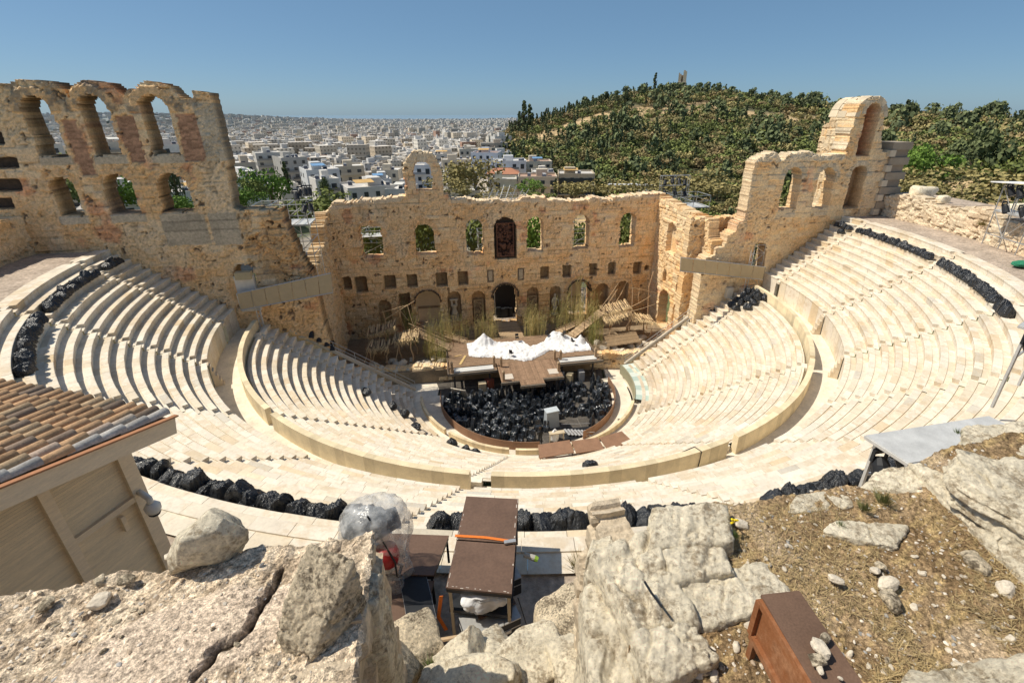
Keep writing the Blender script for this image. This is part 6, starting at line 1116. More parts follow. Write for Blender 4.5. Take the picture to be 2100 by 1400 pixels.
mb = MB(); mb.box(b+np.array((-.15, 0, .04)), (.28, .09, .05), None); mb.build('buckle', M['steel'], tt)
mb = MB(); c = np.mean(C_, 0); vs = []; V, F = ICO4; P = np.sign(V)*np.abs(V)**.5*np.array((.52, .62, .22)); P = P*(1+.7*(n3(P*7, 9, 3)-.5))[:, None]
tag(link('wrapped_bundle', np_mesh('wrapped_bundle', P, F, M['cloth'], smooth=True), None, lerp(c, np.mean(C_[2:], 0), .6)-np.array((0, 0, .44))), 'white plastic bundle lying on the lower shelf of the tall table', 'bundle')
def case(c, d_, rz, label):
    t = empty('flight_case', (c[0], c[1], c[2]-d_[2]/2), label, 'flight case'); R = Matrix.Rotation(rz, 3, 'Z'); mb = MB(); mb.box(c, d_, R); mb.build('shell', M['dark'], t)
    for z in (-.48, .1, .48): mb = MB(); mb.box(Vector(c)+Vector((0, 0, z*d_[2])), (d_[0]*1.015, d_[1]*1.015, .03), R, (.5, .5, .5)); mb.build('edging', M['steel'], t)
    for e in (-.25, .25): mb = MB(); mb.box(Vector(c)+R @ Vector((e*d_[0], -d_[1]/2-.01, .02)), (.14, .03, .1), R); mb.build('latch', M['steel'], t)
case((-8.35, -40.0, 19.05), (1.25, .7, .6), .25, 'long black flight case under the near end of the tall table'); case((-8.1, -38.9, 19.0), (1.1, .8, .6), .25, 'second flight case further under the tall table')
case((-9.95, -39.3, 19.15), (.6, 1.5, .85), .2, 'tall black flight case beside the low brown deck')
mb = MB(); mb.box((-8.25, -39.6, 19.4), (.9, .8, .03), Matrix.Rotation(.25, 3, 'Z')); mb.thing('brown_panel', M['panel'], 'brown sheet lying on the cases under the tall table', 'panel')
mb = MB(); mb.tube([(-7.35, -38.9, 19.75), (-7.1, -39.0, 19.68)], [.06, .075], 8, (.45, .43, .38)); mb.tube([(-7.1, -39.0, 19.68), (-7.02, -39.04, 19.66)], [.076, .06], 8, (.26, .42, .05)); mb.thing('plastic_tube', M['house'], 'grey tube with a lime green end beside the tall table', 'tube')
mb = MB(); mb.tube([(-10.0, -40.3, 19.3), (-9.0, -40.4, 19.42), (-8.7, -40.4, 19.45)], .045, 7, (.50, .36, .22)); mb.thing('wooden_pole', M['cane'], 'pale wooden pole between the low deck and the tall table', 'pole')
mb = MB(); mb.tube([(-8.7, -40.3, 19.5), (-8.65, -40.5, 19.0), (-8.3, -40.55, 18.85), (-8.05, -40.45, 19.1), (-8.05, -40.3, 19.5)], .012, 5); mb.tube([(-7.7, -40.1, 19.9), (-7.55, -40.4, 19.3), (-7.3, -40.9, 18.8)], .012, 5); mb.thing('black_cable', M['dark'], 'loops of black cable hanging under the tall table', 'cable')
t = empty('staging_deck', (-10.4, -38.9, 18.7), 'low brown staging decks carrying the plastic wrapped spotlight', 'platform')
A_ = [np.array(p) for p in ((-11.75, -37.2, 19.62), (-9.15, -37.84, 19.62), (-9.55, -38.95, 19.62), (-12.1, -38.35, 19.62))]; B_ = [np.array(p) for p in ((-12.0, -38.5, 19.5), (-9.55, -39.0, 19.5), (-9.88, -40.25, 19.5), (-12.3, -39.75, 19.5))]
for Q in (A_, B_): mb = MB(); mb.add(solid(Q, np.array((0, 0, -.04))), BX); mb.build('tabletop', M['panel'], t); mb = MB(); mb.add(solid([p-np.array((0, 0, .042)) for p in Q], np.array((0, 0, -.1)), -.01), BX); mb.build('rim', M['dark'], t)
for p in A_+B_: c = np.mean(A_+B_, 0); p = p+(c-p)*.04; mb = MB(); mb.bar(p-np.array((0, 0, .14)), (p[0], p[1], 18.7), .06, .06); mb.build('leg', M['dark'], t)
mb = MB(); p = B_[2]; mb.add(solid([lerp(B_[3], B_[2], .35)-(0, 0, .15), B_[2]-(0, 0, .15), lerp(B_[1], B_[2], .2)-(0, 0, .15), lerp(B_[0], B_[3], .3)-(0, 0, .15)], np.array((0, 0, -.6))), BX); mb.build('case_below', M['dark'], t)
# spotlight under clear plastic
sp = empty('covered_spotlight', (-10.75, -38.7, 19.55), 'follow spotlight wrapped in a clear plastic sheet tied with black cord', 'spotlight')
base = Vector((-10.75, -38.7, 19.55)); sp.scale = (1.08, 1.05, 1.2)
mb = MB(); mb.tube([base+Vector((0, 0, .0)), base+Vector((0, 0, .9))], .05, 8); 
for k in range(3): a = k*2.09+.4; mb.tube([base+Vector((0, 0, .55)), base+Vector((.5*math.cos(a), .5*math.sin(a), .0))], .03, 6)
mb.build('tripod', M['steel'], sp)
mb = MB(); mb.tube([base+Vector((-.55, -.1, 1.22)), base+Vector((-.1, 0, 1.3)), base+Vector((.5, .12, 1.42))], [.22, .27, .2], 14); mb.build('lamp_body', M['dark'], sp, True)
V, F = ICO4; P = V*np.array((.50, .36, .30)); P = P*(1+.5*(n3(P*5, 3, 4)-.5))[:, None]; o = link('grey_cover', np_mesh('grey_cover', P+np.array((-.16, .0, 1.46)), F, mat('grey_bin_bag', (.17, .19, .21), .3, n1=(6, .3), bump=.8, bscale=10, spec=.5)), sp)
mb = MB(); lathe(mb, base+Vector((.24, -.36, .74)), [(.0, 0), (.22, .02), (.26, .17), (.22, .34), (.1, .38)], 14, (.42, .03, .03)); mb.build('red_lamp_head', M['red'], sp, True)
mb = MB(); lathe(mb, base+Vector((.22, -.32, .55)), [(.15, 0), (.13, .16)], 10); mb.box(base+Vector((-.45, -.2, .62)), (.42, .3, .75), None, (.5, .55, .6)); mb.build('equipment', M['white'], sp, True)
nu, nv = 72, 46; th, hh = np.meshgrid(np.linspace(0, 2*np.pi, nu, endpoint=False), np.linspace(0, 1, nv)); th, hh = th.ravel(), hh.ravel()
rr = np.interp(hh, [0, .18, .4, .62, .8, .92, .98, 1], [.62, .58, .60, .64, .62, .50, .28, .02]); fold = np.sin(th*9+5*fbm(hh*2, th, 4, 2))*.09*(1-hh)+.05*(1-np.abs(fbm(np.cos(th)*4+hh*2, np.sin(th)*4+hh*5, 14, 3)-.5)*6)+.14*(fbm(np.cos(th)*2.2+5, np.sin(th)*2.2+hh*3, 6, 4)-.5)*2*(.4+.6*(1-hh)); rr = rr*(1+fold)
P = np.c_[rr*1.12*np.cos(th), rr*.95*np.sin(th), hh*1.98-.02+.1*(1-hh)*np.sin(th*3)]; P[:, 0] += -.02+.18*(hh-.5); i = np.arange(nu*nv).reshape(nv, nu); F = np.c_[i[:-1].ravel(), np.roll(i, -1, 1)[:-1].ravel(), np.roll(i, -1, 1)[1:].ravel(), i[1:].ravel()]
link('plastic_sheet', np_mesh('plastic_sheet', P, F, M['film'], smooth=True), sp)
mb = MB(); mb.tube([base+Vector((.0, -.35, 1.93)), base+Vector((.25, -.55, 1.45)), base+Vector((.42, -.6, .95)), base+Vector((.42, -.62, .6))], .02, 6); mb.tube([base+Vector((-.72, -.25, 1.4)), base+Vector((-.7, -.3, .6))], .015, 6); mb.build('cord', M['dark'], sp)
# tiled hut at lower left
hut = empty('tiled_hut', (-16, -40, 18.7), 'beige boarded hut with a terracotta tiled roof at the lower left', 'hut')
ev, gv = np.array((-.9, .436, 0)), np.array((-.436, -.9, 0)); Pc = np.array((-14.1, -38.2, 24.25))+.27*ev; up = .2; LE, LG = 9.5, 4.6
def roofp(e, g, h=0): nrm = np.array((gv[0]*-up, gv[1]*-up, 1)); nrm /= np.linalg.norm(nrm); return Pc+ev*e+gv*g+np.array((0, 0, up*g))+nrm*h
mb = MB(); mb.add([roofp(-.02, -.02, -.12), roofp(LE, -.02, -.12), roofp(LE, LG, -.12), roofp(-.02, LG, -.12), roofp(-.02, -.02, -.2), roofp(LE, -.02, -.2), roofp(LE, LG, -.2), roofp(-.02, LG, -.2)], BX, (.30, .20, .12)); rt = mb.build('roof_deck', M['paint'], hut)
mbc = MB(); rnd = random.Random(4); ce = .285; cl = .40
for i in range(int(LE/ce)):
    for j in range(int(LG/cl)+1):
        e = (i+.35)*ce; g0, g1 = j*cl-.06, (j+1)*cl+.05; col = np.array((.60, .375, .205))*rnd.uniform(.72, 1.12)
        if rnd.random() < .16: col = np.array((.34, .25, .18))*rnd.uniform(.7, 1.1)
        if rnd.random() < .15: col = np.array((.56, .40, .24))*rnd.uniform(.9, 1.1)
        if i == 0: col = np.array((.62, .58, .52))*rnd.uniform(.75, 1.1) if rnd.random() < .75 else col
        if i == 1 and rnd.random() < .25: col = lerp(col, np.array((.6, .55, .5)), .5)
        n = 7; vs = []; ee = e+rnd.uniform(-.016, .016); sl_ = rnd.uniform(.05, .16) if rnd.random() < .05 else rnd.uniform(-.015, .015); g0 -= sl_; g1 -= sl_
        for g, rad, hb in ((g0, .118, .035), (g1, .092, .0)):
            for k in range(n+1): a = math.pi*k/n; vs.append(roofp(ee+rad*math.cos(a), g, rad*math.sin(a)*.95+hb-.03))
            for k in range(n+1): a = math.pi*k/n; vs.append(roofp(ee+(rad-.018)*math.cos(a), g, (rad-.018)*math.sin(a)*.95+hb-.03))
        m = 2*(n+1); fs = [(k, k+1, m+k+1, m+k) for k in range(n)]+[(k, n+1+k, n+2+k, k+1) for k in range(n)]
        mbc.add(vs, fs, tuple(col)); mbc.add([roofp(e+ce*.5-.1, g0, -.05), roofp(e+ce*.5+.1, g0, -.05), roofp(e+ce*.5+.1, g1, -.07), roofp(e+ce*.5-.1, g1, -.07)], [(0, 1, 2, 3)], tuple(col*.55))
mbc.build('roof_tiles', M['tile'], rt, True)
mb = MB(); mb.bar(roofp(-.1, -.05, -.22), roofp(-.1, LG, -.22), .06, .34, (.86, .70, .49)); mb.build('verge_board', M['paint'], rt); mb = MB(); mb.bar(roofp(-.14, -.08, -.02), roofp(-.14, LG, -.02), .1, .03, (.42, .20, .10)); mb.build('verge_flashing', M['paint'], rt)
mb = MB(); mb.bar(roofp(0, -.04, -.22), roofp(LE, -.04, -.22), .05, .26, (.42, .31, .20)); mb.build('eave_board', M['paint'], rt)
wc = Pc+ev*1.0+gv*.42; wz = 23.9
mbw = MB(); nb = 84; 
for k in range(nb): z0, z1 = 18.7+k*.064, 18.7+(k+1)*.064; col = np.array((.92, .75, .50))*rnd.uniform(.93, 1.05); a, b = wc+ev*.06, wc+ev*.06+gv*4.2; mbw.add([(a[0], a[1], z0), (b[0], b[1], z0), (b[0], b[1], z1-.016), (a[0], a[1], z1-.016), (a[0]+ev[0]*-.022, a[1]+ev[1]*-.022, z0), (b[0]-ev[0]*.022, b[1]-ev[1]*.022, z0)], [(4, 5, 2, 3), (0, 1, 5, 4)], tuple(col))
a = wc; b = wc+ev*8; mbw.add([(a[0], a[1], 18.7), (b[0], b[1], 18.7), (b[0], b[1], wz), (a[0], a[1], wz)], [(0, 1, 2, 3)], (.5, .4, .28)); a = wc+ev*.09; b = a+gv*4.2; mbw.add([(a[0], a[1], 18.7), (b[0], b[1], 18.7), (b[0], b[1], wz+.8), (a[0], a[1], wz)], [(0, 1, 2, 3)], (.14, .105, .07)); mbw.build('boarded_wall', M['paint'], hut)
R = Matrix((Vector(ev), Vector(gv), Vector((0, 0, 1)))).transposed()
for g, wd in ((.0, .26), (1.32, .17), (2.7, .17)): mb = MB(); p = wc+gv*g; mb.box((p[0], p[1], 21.4), (.12, wd, 5.4), R, (.86, .70, .49)); mb.build('corner_post', M['paint'], hut)
mb = MB(); p = wc+gv*.66; mb.box((p[0], p[1], 22.35), (.1, 1.2, .13), R, (.86, .70, .49)); mb.build('cross_rail', M['paint'], hut); mb = MB(); p = wc+gv*.45; mb.box((p[0], p[1], 22.0), (.12, .08, .36), R, (.86, .70, .49)); mb.build('batten', M['paint'], hut)
t = empty('dome_camera', tuple(wc+gv*.0+np.array((0, 0, -1.35))), 'white security dome camera on a bracket at the hut corner', 'camera')
b0 = Vector((wc[0], wc[1], 22.45)); o1 = Vector(-ev)*.42+Vector(gv)*.1
mb = MB(); mb.tube([b0, b0+o1*.8, b0+o1, b0+o1+Vector((0, 0, -.18))], .06, 10, (.72, .70, .64)); mb.build('bracket', M['white'], t, True); mb = MB(); lathe(mb, b0+o1+Vector((0, 0, -.42)), [(.02, 0), (.1, .03), (.14, .1), (.15, .2), (.1, .27), (.05, .3)], 14); mb.build('dome', M['white'], t, True); mb = MB(); lathe(mb, b0+o1+Vector((0, 0, -.47)), [(.02, 0), (.09, .03), (.115, .075)], 12); mb.build('lens_cover', M['dark'], t, True)
# ================================================================== land, city, hill
def polar(D, az): return CAM[0]+D*np.sin(az*D2R), CAM[1]+D*np.cos(az*D2R)
RIDGE = [(az_, tn) for az_, tn in [(2, -.10), (5.5, -.055), (8.4, -.026), (11.5, -.010), (14.5, .004), (18.5, .022), (22.5, .038), (26.8, .0415), (31, .037), (36, .026), (41, .014), (46, .004), (51, -.001), (58, -.006), (66, -.02), (75, -.05), (90, -.1)]]
def dridge(az): return np.interp(az, [2, 10, 20, 28, 40, 55, 70, 90], [430, 470, 540, 570, 520, 430, 380, 350])
def land(D, az):
    D = np.asarray(D, float); az = np.asarray(az, float)
    z = np.interp(D, [0, 60, 110, 150, 250, 500, 1000, 3000, 6000, 9000], [-6, -6, -8, -9, -12, -17, -24, -38, -46, -50])
    far = np.interp(az, [-70, -45, -36, -25, -20, -14, -9, -4], [60, 70, 62, 70, 58, 30, 10, 0]); z = z+far*sst(1800, 5200, D)*(.75+.5*fbm(az*.25, D*.0004, 5, 3))
    dr = dridge(az); zr = CAM[2]+np.interp(az, [r[0] for r in RIDGE], [r[1] for r in RIDGE])*dr-5.0
    up = lerp(np.interp(az, [0, 25, 60], [-9, -7, -2]), zr, sst(110, 560, D*560/dr)**1.25)
    dn = zr-(D-dr)*.12; h = np.where(D < dr, up, np.maximum(dn, -40)); h = h+2.2*(fbm(D*.02, az*.25, 15, 3)-.5)*sst(140, 300, D)*sst(0, 80, np.abs(D-dr)+20)
    w_ = sst(3, 9, az)*sst(100, 140, D)
    return np.where(D < 9000, lerp(z, np.maximum(h, z-20), w_), z)
Dg = np.concatenate([np.linspace(30, 100, 5), np.geomspace(110, 900, 110), np.geomspace(930, 9000, 60)]); Ag = np.concatenate([np.linspace(-180, -62, 24)[:-1], np.linspace(-62, 82, 330), np.linspace(82, 180, 20)[1:]])
DD, AA = [a.ravel() for a in np.meshgrid(Dg, Ag)]; X, Y = polar(DD, AA); Z = land(DD, AA)
i = np.arange(len(Dg)*len(Ag)).reshape(len(Ag), len(Dg)); F = np.c_[i[:-1, :-1].ravel(), i[1:, :-1].ravel(), i[1:, 1:].ravel(), i[:-1, 1:].ravel()][:, ::-1]
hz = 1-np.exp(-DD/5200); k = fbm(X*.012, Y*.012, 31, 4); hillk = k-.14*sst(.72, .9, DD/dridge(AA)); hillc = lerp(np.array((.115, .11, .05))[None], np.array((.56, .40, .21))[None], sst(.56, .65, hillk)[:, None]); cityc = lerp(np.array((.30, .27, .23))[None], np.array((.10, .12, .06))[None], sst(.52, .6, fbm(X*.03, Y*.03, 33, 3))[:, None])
cg = lerp(cityc, hillc, (sst(3, 9, AA)*sst(90, 130, DD))[:, None]); near = sst(140, 90, DD)[:, None]; cg = lerp(cg, np.array((.16, .17, .07))[None], near); cg = lerp(cg, np.array((.36, .41, .45))[None], hz[:, None])  # distance haze blended into the ground colour
M['land'] = mat('dry_land', attr=True, rough=1, n1=(.15, .35), n2=(.9, .3), spec=.02)
tag(link('ground', np_mesh('ground', np.c_[X, Y, Z], F, M['land'], cols=cg, smooth=True)), kind='structure')
mb = MB(); mb.prism([(x, y) for x, y in [tuple(float(v) for v in polar(8900, a)) for a in range(-60, 85, 5)]+[tuple(float(v) for v in polar(36000, a)) for a in range(80, -65, -5)]], -62, -50.5); M['sea'] = mat('sea', (.20, .29, .36), .45, n1=(.0006, .1)); tag(mb.build('sea', M['sea']), kind='structure')
# ---- houses
WALLC = [(.74, .72, .67), (.70, .65, .56), (.66, .58, .46), (.58, .53, .46), (.76, .75, .73), (.52, .45, .36), (.64, .62, .58), (.70, .60, .46)]
def hazed(c, D): return lerp(np.array(c), np.array((.58, .57, .54)), 1-math.exp(-D/6500))  # aerial haze mixed into a building colour by distance
def box_uv(w_, d_, h):                                    # five faces with metric uv for the window pattern
    x, y = w_/2, d_/2; V = [(-x, -y, 0), (x, -y, 0), (x, y, 0), (-x, y, 0), (-x, -y, h), (x, -y, h), (x, y, h), (-x, y, h)]
    F = [(0, 1, 5, 4), (1, 2, 6, 5), (2, 3, 7, 6), (3, 0, 4, 7), (4, 5, 6, 7)]; UV = []
    for L in (w_, d_, w_, d_): UV += [(.4, .5), (L+.4, .5), (L+.4, h+.5), (.4, h+.5)]
    UV += [(.05, .05)]*4
    return V, F, UV
HB = {}
def house(D, az, w_, d_, h, rot, col, label, group, win=True, roof=None, cat='building', name='apartment_building', extras=True, z=None, seed=0):
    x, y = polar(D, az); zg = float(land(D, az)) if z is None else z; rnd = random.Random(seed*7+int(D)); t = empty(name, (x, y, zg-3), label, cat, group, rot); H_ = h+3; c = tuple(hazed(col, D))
    def part(nm, f, m='house', par=t): mb = MB(); f(mb); return link(nm, mb.mesh(nm, M[m]), par)
    wl = part('wall', lambda m: m.box((0, 0, H_/2), (w_, d_, H_), None, c))
    pc = tuple(np.array(c)*1.02); part('roof_parapet', lambda m: [m.box((0, s*(d_/2-.12), H_+.35), (w_+.06, .24, .7), None, pc) for s in (-1, 1)]+[m.box((s*(w_/2-.12), 0, H_+.35), (.24, d_-.5, .7), None, pc) for s in (-1, 1)])
    part('roof_terrace', lambda m: m.box((0, 0, H_+.05), (w_-.5, d_-.5, .1), None, tuple(hazed(rnd.choice([(.55, .52, .48), (.62, .60, .57), (.45, .30, .22), (.68, .66, .62)]), D))))
    if roof: part('pitched_roof', lambda m: m.add([(-w_/2-.4, -d_/2-.4, H_+.72), (w_/2+.4, -d_/2-.4, H_+.72), (w_/2+.4, d_/2+.4, H_+.72), (-w_/2-.4, d_/2+.4, H_+.72), (-w_/4, 0, H_+2.6), (w_/4, 0, H_+2.6)], [(0, 1, 5, 4), (1, 2, 5), (2, 3, 4, 5), (3, 0, 4)], tuple(hazed((.46, .20, .11), D))))
    elif extras:
        px, py = rnd.uniform(-.25, .25)*w_, rnd.uniform(-.2, .25)*d_; part('stair_penthouse', lambda m: m.box((px, py, H_+1.35), (w_*.3, d_*.32, 2.6), None, c))
        for _ in range(rnd.randint(1, 3)):
            qx, qy = rnd.uniform(-.42, .42)*w_, rnd.uniform(-.42, .1)*d_; part('water_heater', lambda m: (m.tube([(qx-.6, qy, H_+1.4), (qx+.6, qy, H_+1.4)], .28, 8, (.6, .6, .6)), m.box((qx, qy-.6, H_+.8), (1.3, .1, 1.1), Matrix.Rotation(-.7, 3, 'X'), (.05, .06, .09))))
        if rnd.random() < .5: part('awning', lambda m: m.box((rnd.uniform(-.2, .2)*w_, -d_*.3, H_+2.1), (w_*.4, d_*.28, .08), Matrix.Rotation(.12, 3, 'X'), tuple(hazed(rnd.choice([(.7, .68, .62), (.6, .38, .14), (.5, .46, .4), (.15, .3, .5)]), D))))
    if win:
        nf = max(1, int(h/3.1)); nw = max(2, int(w_/3.2)); nd_ = max(1, int(d_/3.6))
        if ('w',) not in HB: mb = MB(); mb.box((0, 0, 0), (1.3, .12, 1.5)); HB[('w',)] = mb.mesh('window', M['glass']); mb = MB(); mb.box((0, 0, 0), (1.6, .12, 2.1)); HB[('d',)] = mb.mesh('window', M['glass'])
        for f in range(nf):
            zz = H_-1.6-3.1*f; bal = rnd.random() < .55
            for i in range(nw):
                if rnd.random() < .12: continue
                o = link('window', HB[('d',) if bal else ('w',)], t, ((i+.5-nw/2)*w_/nw, -d_/2-.02, zz-(.25 if bal else 0)))
            if bal:
                bw = w_*rnd.uniform(.55, .98); bx = (w_-bw)/2*rnd.choice((-1, 0, 1)); part('balcony', lambda m: (m.box((bx, -d_/2-.65, zz-1.35), (bw, 1.3, .14), None, pc), m.box((bx, -d_/2-1.27, zz-.85), (bw, .07, .9), None, tuple(np.array(pc)*rnd.choice((1, .55, .3))))))
            for i in range(nd_):
                for s in (-1, 1):
                    if rnd.random() < .35: continue
                    o = link('window', HB[('w',)], t, (s*(w_/2+.02), (i+.5-nd_/2)*d_/nd_, zz)); o.rotation_euler[2] = PI2
    return t
PI2 = math.pi/2
def px_az(px, py=380): r = ray(px, py); return math.degrees(math.atan2(r[0], r[1])), r[2]/math.hypot(r[0], r[1])
HS = [  # x0, x1, roof py, distance, depth, colour, rotation offset, tile roof, label
 (1143, 1218, 360, 190, 14, (.50, .42, .30), .12, 0, 'modern low building with dark glazed floors at the edge of the wood'),
 (1062, 1142, 366, 186, 12, (.60, .52, .40), .05, 0, 'long low beige building left of the dark glazed one'),
 (1008, 1060, 371, 184, 10, (.55, .52, .40), .0, 0, 'low olive beige building behind the scaffold tubes'),
 (1012, 1078, 333, 225, 14, (.76, .76, .75), .1, 0, 'white building with solar water heaters right of the blue-white one'),
 (970, 1026, 316, 250, 14, (.74, .76, .80), -.35, 0, 'blue-white block of flats with dark balconies'),
 (1078, 1130, 334, 235, 12, (.66, .60, .48), .2, 0, 'beige house with a sloping white awning beside the wood'),
 (1090, 1135, 356, 205, 12, (.68, .62, .54), .1, 0, 'pale terraced house with roof clutter behind the long beige one'),
 (1000, 1065, 361, 200, 11, (.72, .66, .58), .05, 1, 'small house with a red tiled roof above the low beige row'),
 (700, 800, 388, 160, 16, (.62, .59, .54), .45, 0, 'broad white roofed block just behind the stage wall'),
 (620, 690, 352, 185, 14, (.66, .66, .65), .35, 0, 'grey and white building with a stair tower behind the left scaffold'),
 (682, 745, 344, 225, 14, (.56, .48, .36), .1, 0, 'beige block with planted balconies left of the standing arch'),
 (466, 528, 368, 150, 15, (.74, .72, .69), .55, 0, 'white house right beside the pier of the arched wall'),
 (466, 520, 338, 200, 16, (.48, .41, .32), .2, 0, 'tan block with a blank wall behind the white house'),
 (745, 800, 372, 185, 12, (.72, .70, .66), .2, 0, 'white flat roofed house left of the standing arch'),
 (770, 826, 352, 215, 14, (.62, .54, .42), -.5, 0, 'cream block stepping down a street left of the standing arch'),
 (836, 905, 342, 205, 12, (.76, .75, .74), -.2, 0, 'white house framed by the standing arch'),
 (905, 968, 330, 260, 14, (.58, .50, .38), .1, 0, 'beige block with two windows right of the standing arch'),
 (940, 985, 308, 300, 14, (.60, .54, .44), .15, 0, 'tall beige block with awnings near the wood'),
 (985, 1040, 296, 330, 15, (.48, .40, .31), .1, 0, 'brown block of flats against the wood'),
 (880, 940, 318, 300, 14, (.68, .63, .55), -.2, 0, 'pale block of flats above the standing arch'),
 (566, 622, 326, 260, 16, (.44, .42, .38), .5, 0, 'long grey block with cluttered balconies along a street'),
 (520, 575, 316, 280, 16, (.60, .57, .51), .2, 0, 'grey-white block of flats with a big awning'),
 (640, 690, 372, 165, 10, (.70, .66, .60), .4, 0, 'low white annexe beside the grey and white building'),
 (800, 850, 392, 158, 12, (.58, .56, .52), -.6, 0, 'white roofed building at the foot of the standing arch'),
 (905, 985, 396, 150, 9, (.66, .62, .55), .05, 0, 'low pale building behind the big olive tree'),
 (50, 120, 300, 240, 16, (.68, .63, .55), .3, 0, 'pale block of flats seen through the first high arch'),
 (195, 255, 296, 260, 16, (.60, .53, .43), .3, 0, 'tan block of flats seen through the middle high arch'),
 (318, 380, 300, 240, 16, (.70, .67, .61), .3, 0, 'white block of flats seen through the third high arch'),
 (225, 300, 392, 150, 12, (.62, .60, .56), .3, 0, 'grey-white house seen through the middle low arch'), (340, 420, 398, 150, 12, (.68, .64, .57), .3, 0, 'cream house seen through the third low arch')]
for k, (x0, x1, py, D, dp, c, ro, rf, lab) in enumerate(HS):
    az, tn = px_az((x0+x1)/2, py); a0, _ = px_az(x0, py); a1, _ = px_az(x1, py); wd = D*(a1-a0)*D2R; ztop = CAM[2]+tn*D; zg = float(land(D, az)); h = max(4, ztop-zg)
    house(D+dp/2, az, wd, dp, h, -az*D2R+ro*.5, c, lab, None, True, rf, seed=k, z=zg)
gl = bpy.data.objects.get('apartment_building')           # dark glass bands of the modern building
wd = 190*(px_az(1218, 360)[0]-px_az(1143, 360)[0])*D2R
for z_ in (2.0, 5.6):
    mb = MB(); zt = CAM[2]+px_az(1180, 360)[1]*190-float(gl.location.z); mb.box((0, -7.15, zt-z_-.2), (wd*.96, .2, 2.3)); mb.box((wd/2+.1, 0, zt-z_-.2), (.2, 13, 2.3)); link('glazed_band', mb.mesh('glazed_band', M['glass']), gl)
    mb = MB(); mb.box((0, -8.0, zt-z_-1.5), (wd*1.02, 1.8, .3), None, (.55, .47, .35)); link('balcony', mb.mesh('balcony', M['house']), gl)
# middle distance: plain shared blocks, one object each
PROT = []
for k in range(14):
    w_, d_, h = random.uniform(8, 16), random.uniform(8, 13), random.uniform(8, 17); V, F, UV = box_uv(w_, d_, h); c = WALLC[k % 8]; V = list(V); cc = []
    sh__ = random.uniform(.75, 1.15); c = tuple(np.array(c)*sh__)
    for f in F[:4]: cc += [hazed(c, 420)]*4
    cc += [hazed(tuple(np.array((.55, .51, .46))*random.uniform(.6, 1.1)), 420)]*4
    for bx, by, bw, bd, bh in ((0, 0, w_*.35, d_*.35, 2.6), (w_*.3, -d_*.3, 1.6, 1.2, 1.4), (-w_*.3, d_*.2, 2, 2, 1.1)):
        V2, F2, _ = box_uv(bw, bd, bh); b = len(V); V += [(v[0]+bx, v[1]+by, v[2]+h) for v in V2]; F += [tuple(b+i_ for i_ in f) for f in F2]; cc += [hazed(c, 420)]*20; UV += [(.05, .05)]*20
    F = [tuple(f) for f in F]; PROT.append((np_mesh('house_block', np.array(V)-np.array((0, 0, 0)), F, M['farhouse'], corner=np.array(cc), uv=UV), h, k % 8))
cn = ['white', 'cream', 'sandy', 'greyish', 'bright white', 'brown', 'light grey', 'ochre']
n_ = 0; tries = 0; spots = []
while n_ < 268 and tries < 9000:
    tries += 1; D = 215*math.exp(random.random()*1.0); az = random.uniform(-40, 7.8)
    if az > 4 and D > 420: continue
    x, y = polar(D, az)
    if any((x-p)**2+(y-q_)**2 < 12.5**2 for p, q_ in spots): continue
    spots.append((x, y)); me, h, ci = PROT[random.randrange(14)]; o = link('house_block', me, None, (x, y, float(land(D, az))-2)); o.rotation_euler[2] = .35+random.choice((0, PI2))+random.uniform(-.12, .12); s = random.uniform(.8, 1.1); o.scale = (s, s, random.uniform(.8, 1.15))
    wh = 'left of the standing arch' if az < -5 else 'right of the standing arch'; tag(o, cn[ci]+' flat roofed block in the crowded city '+wh, 'building', cn[ci]+' city blocks '+wh); n_ += 1
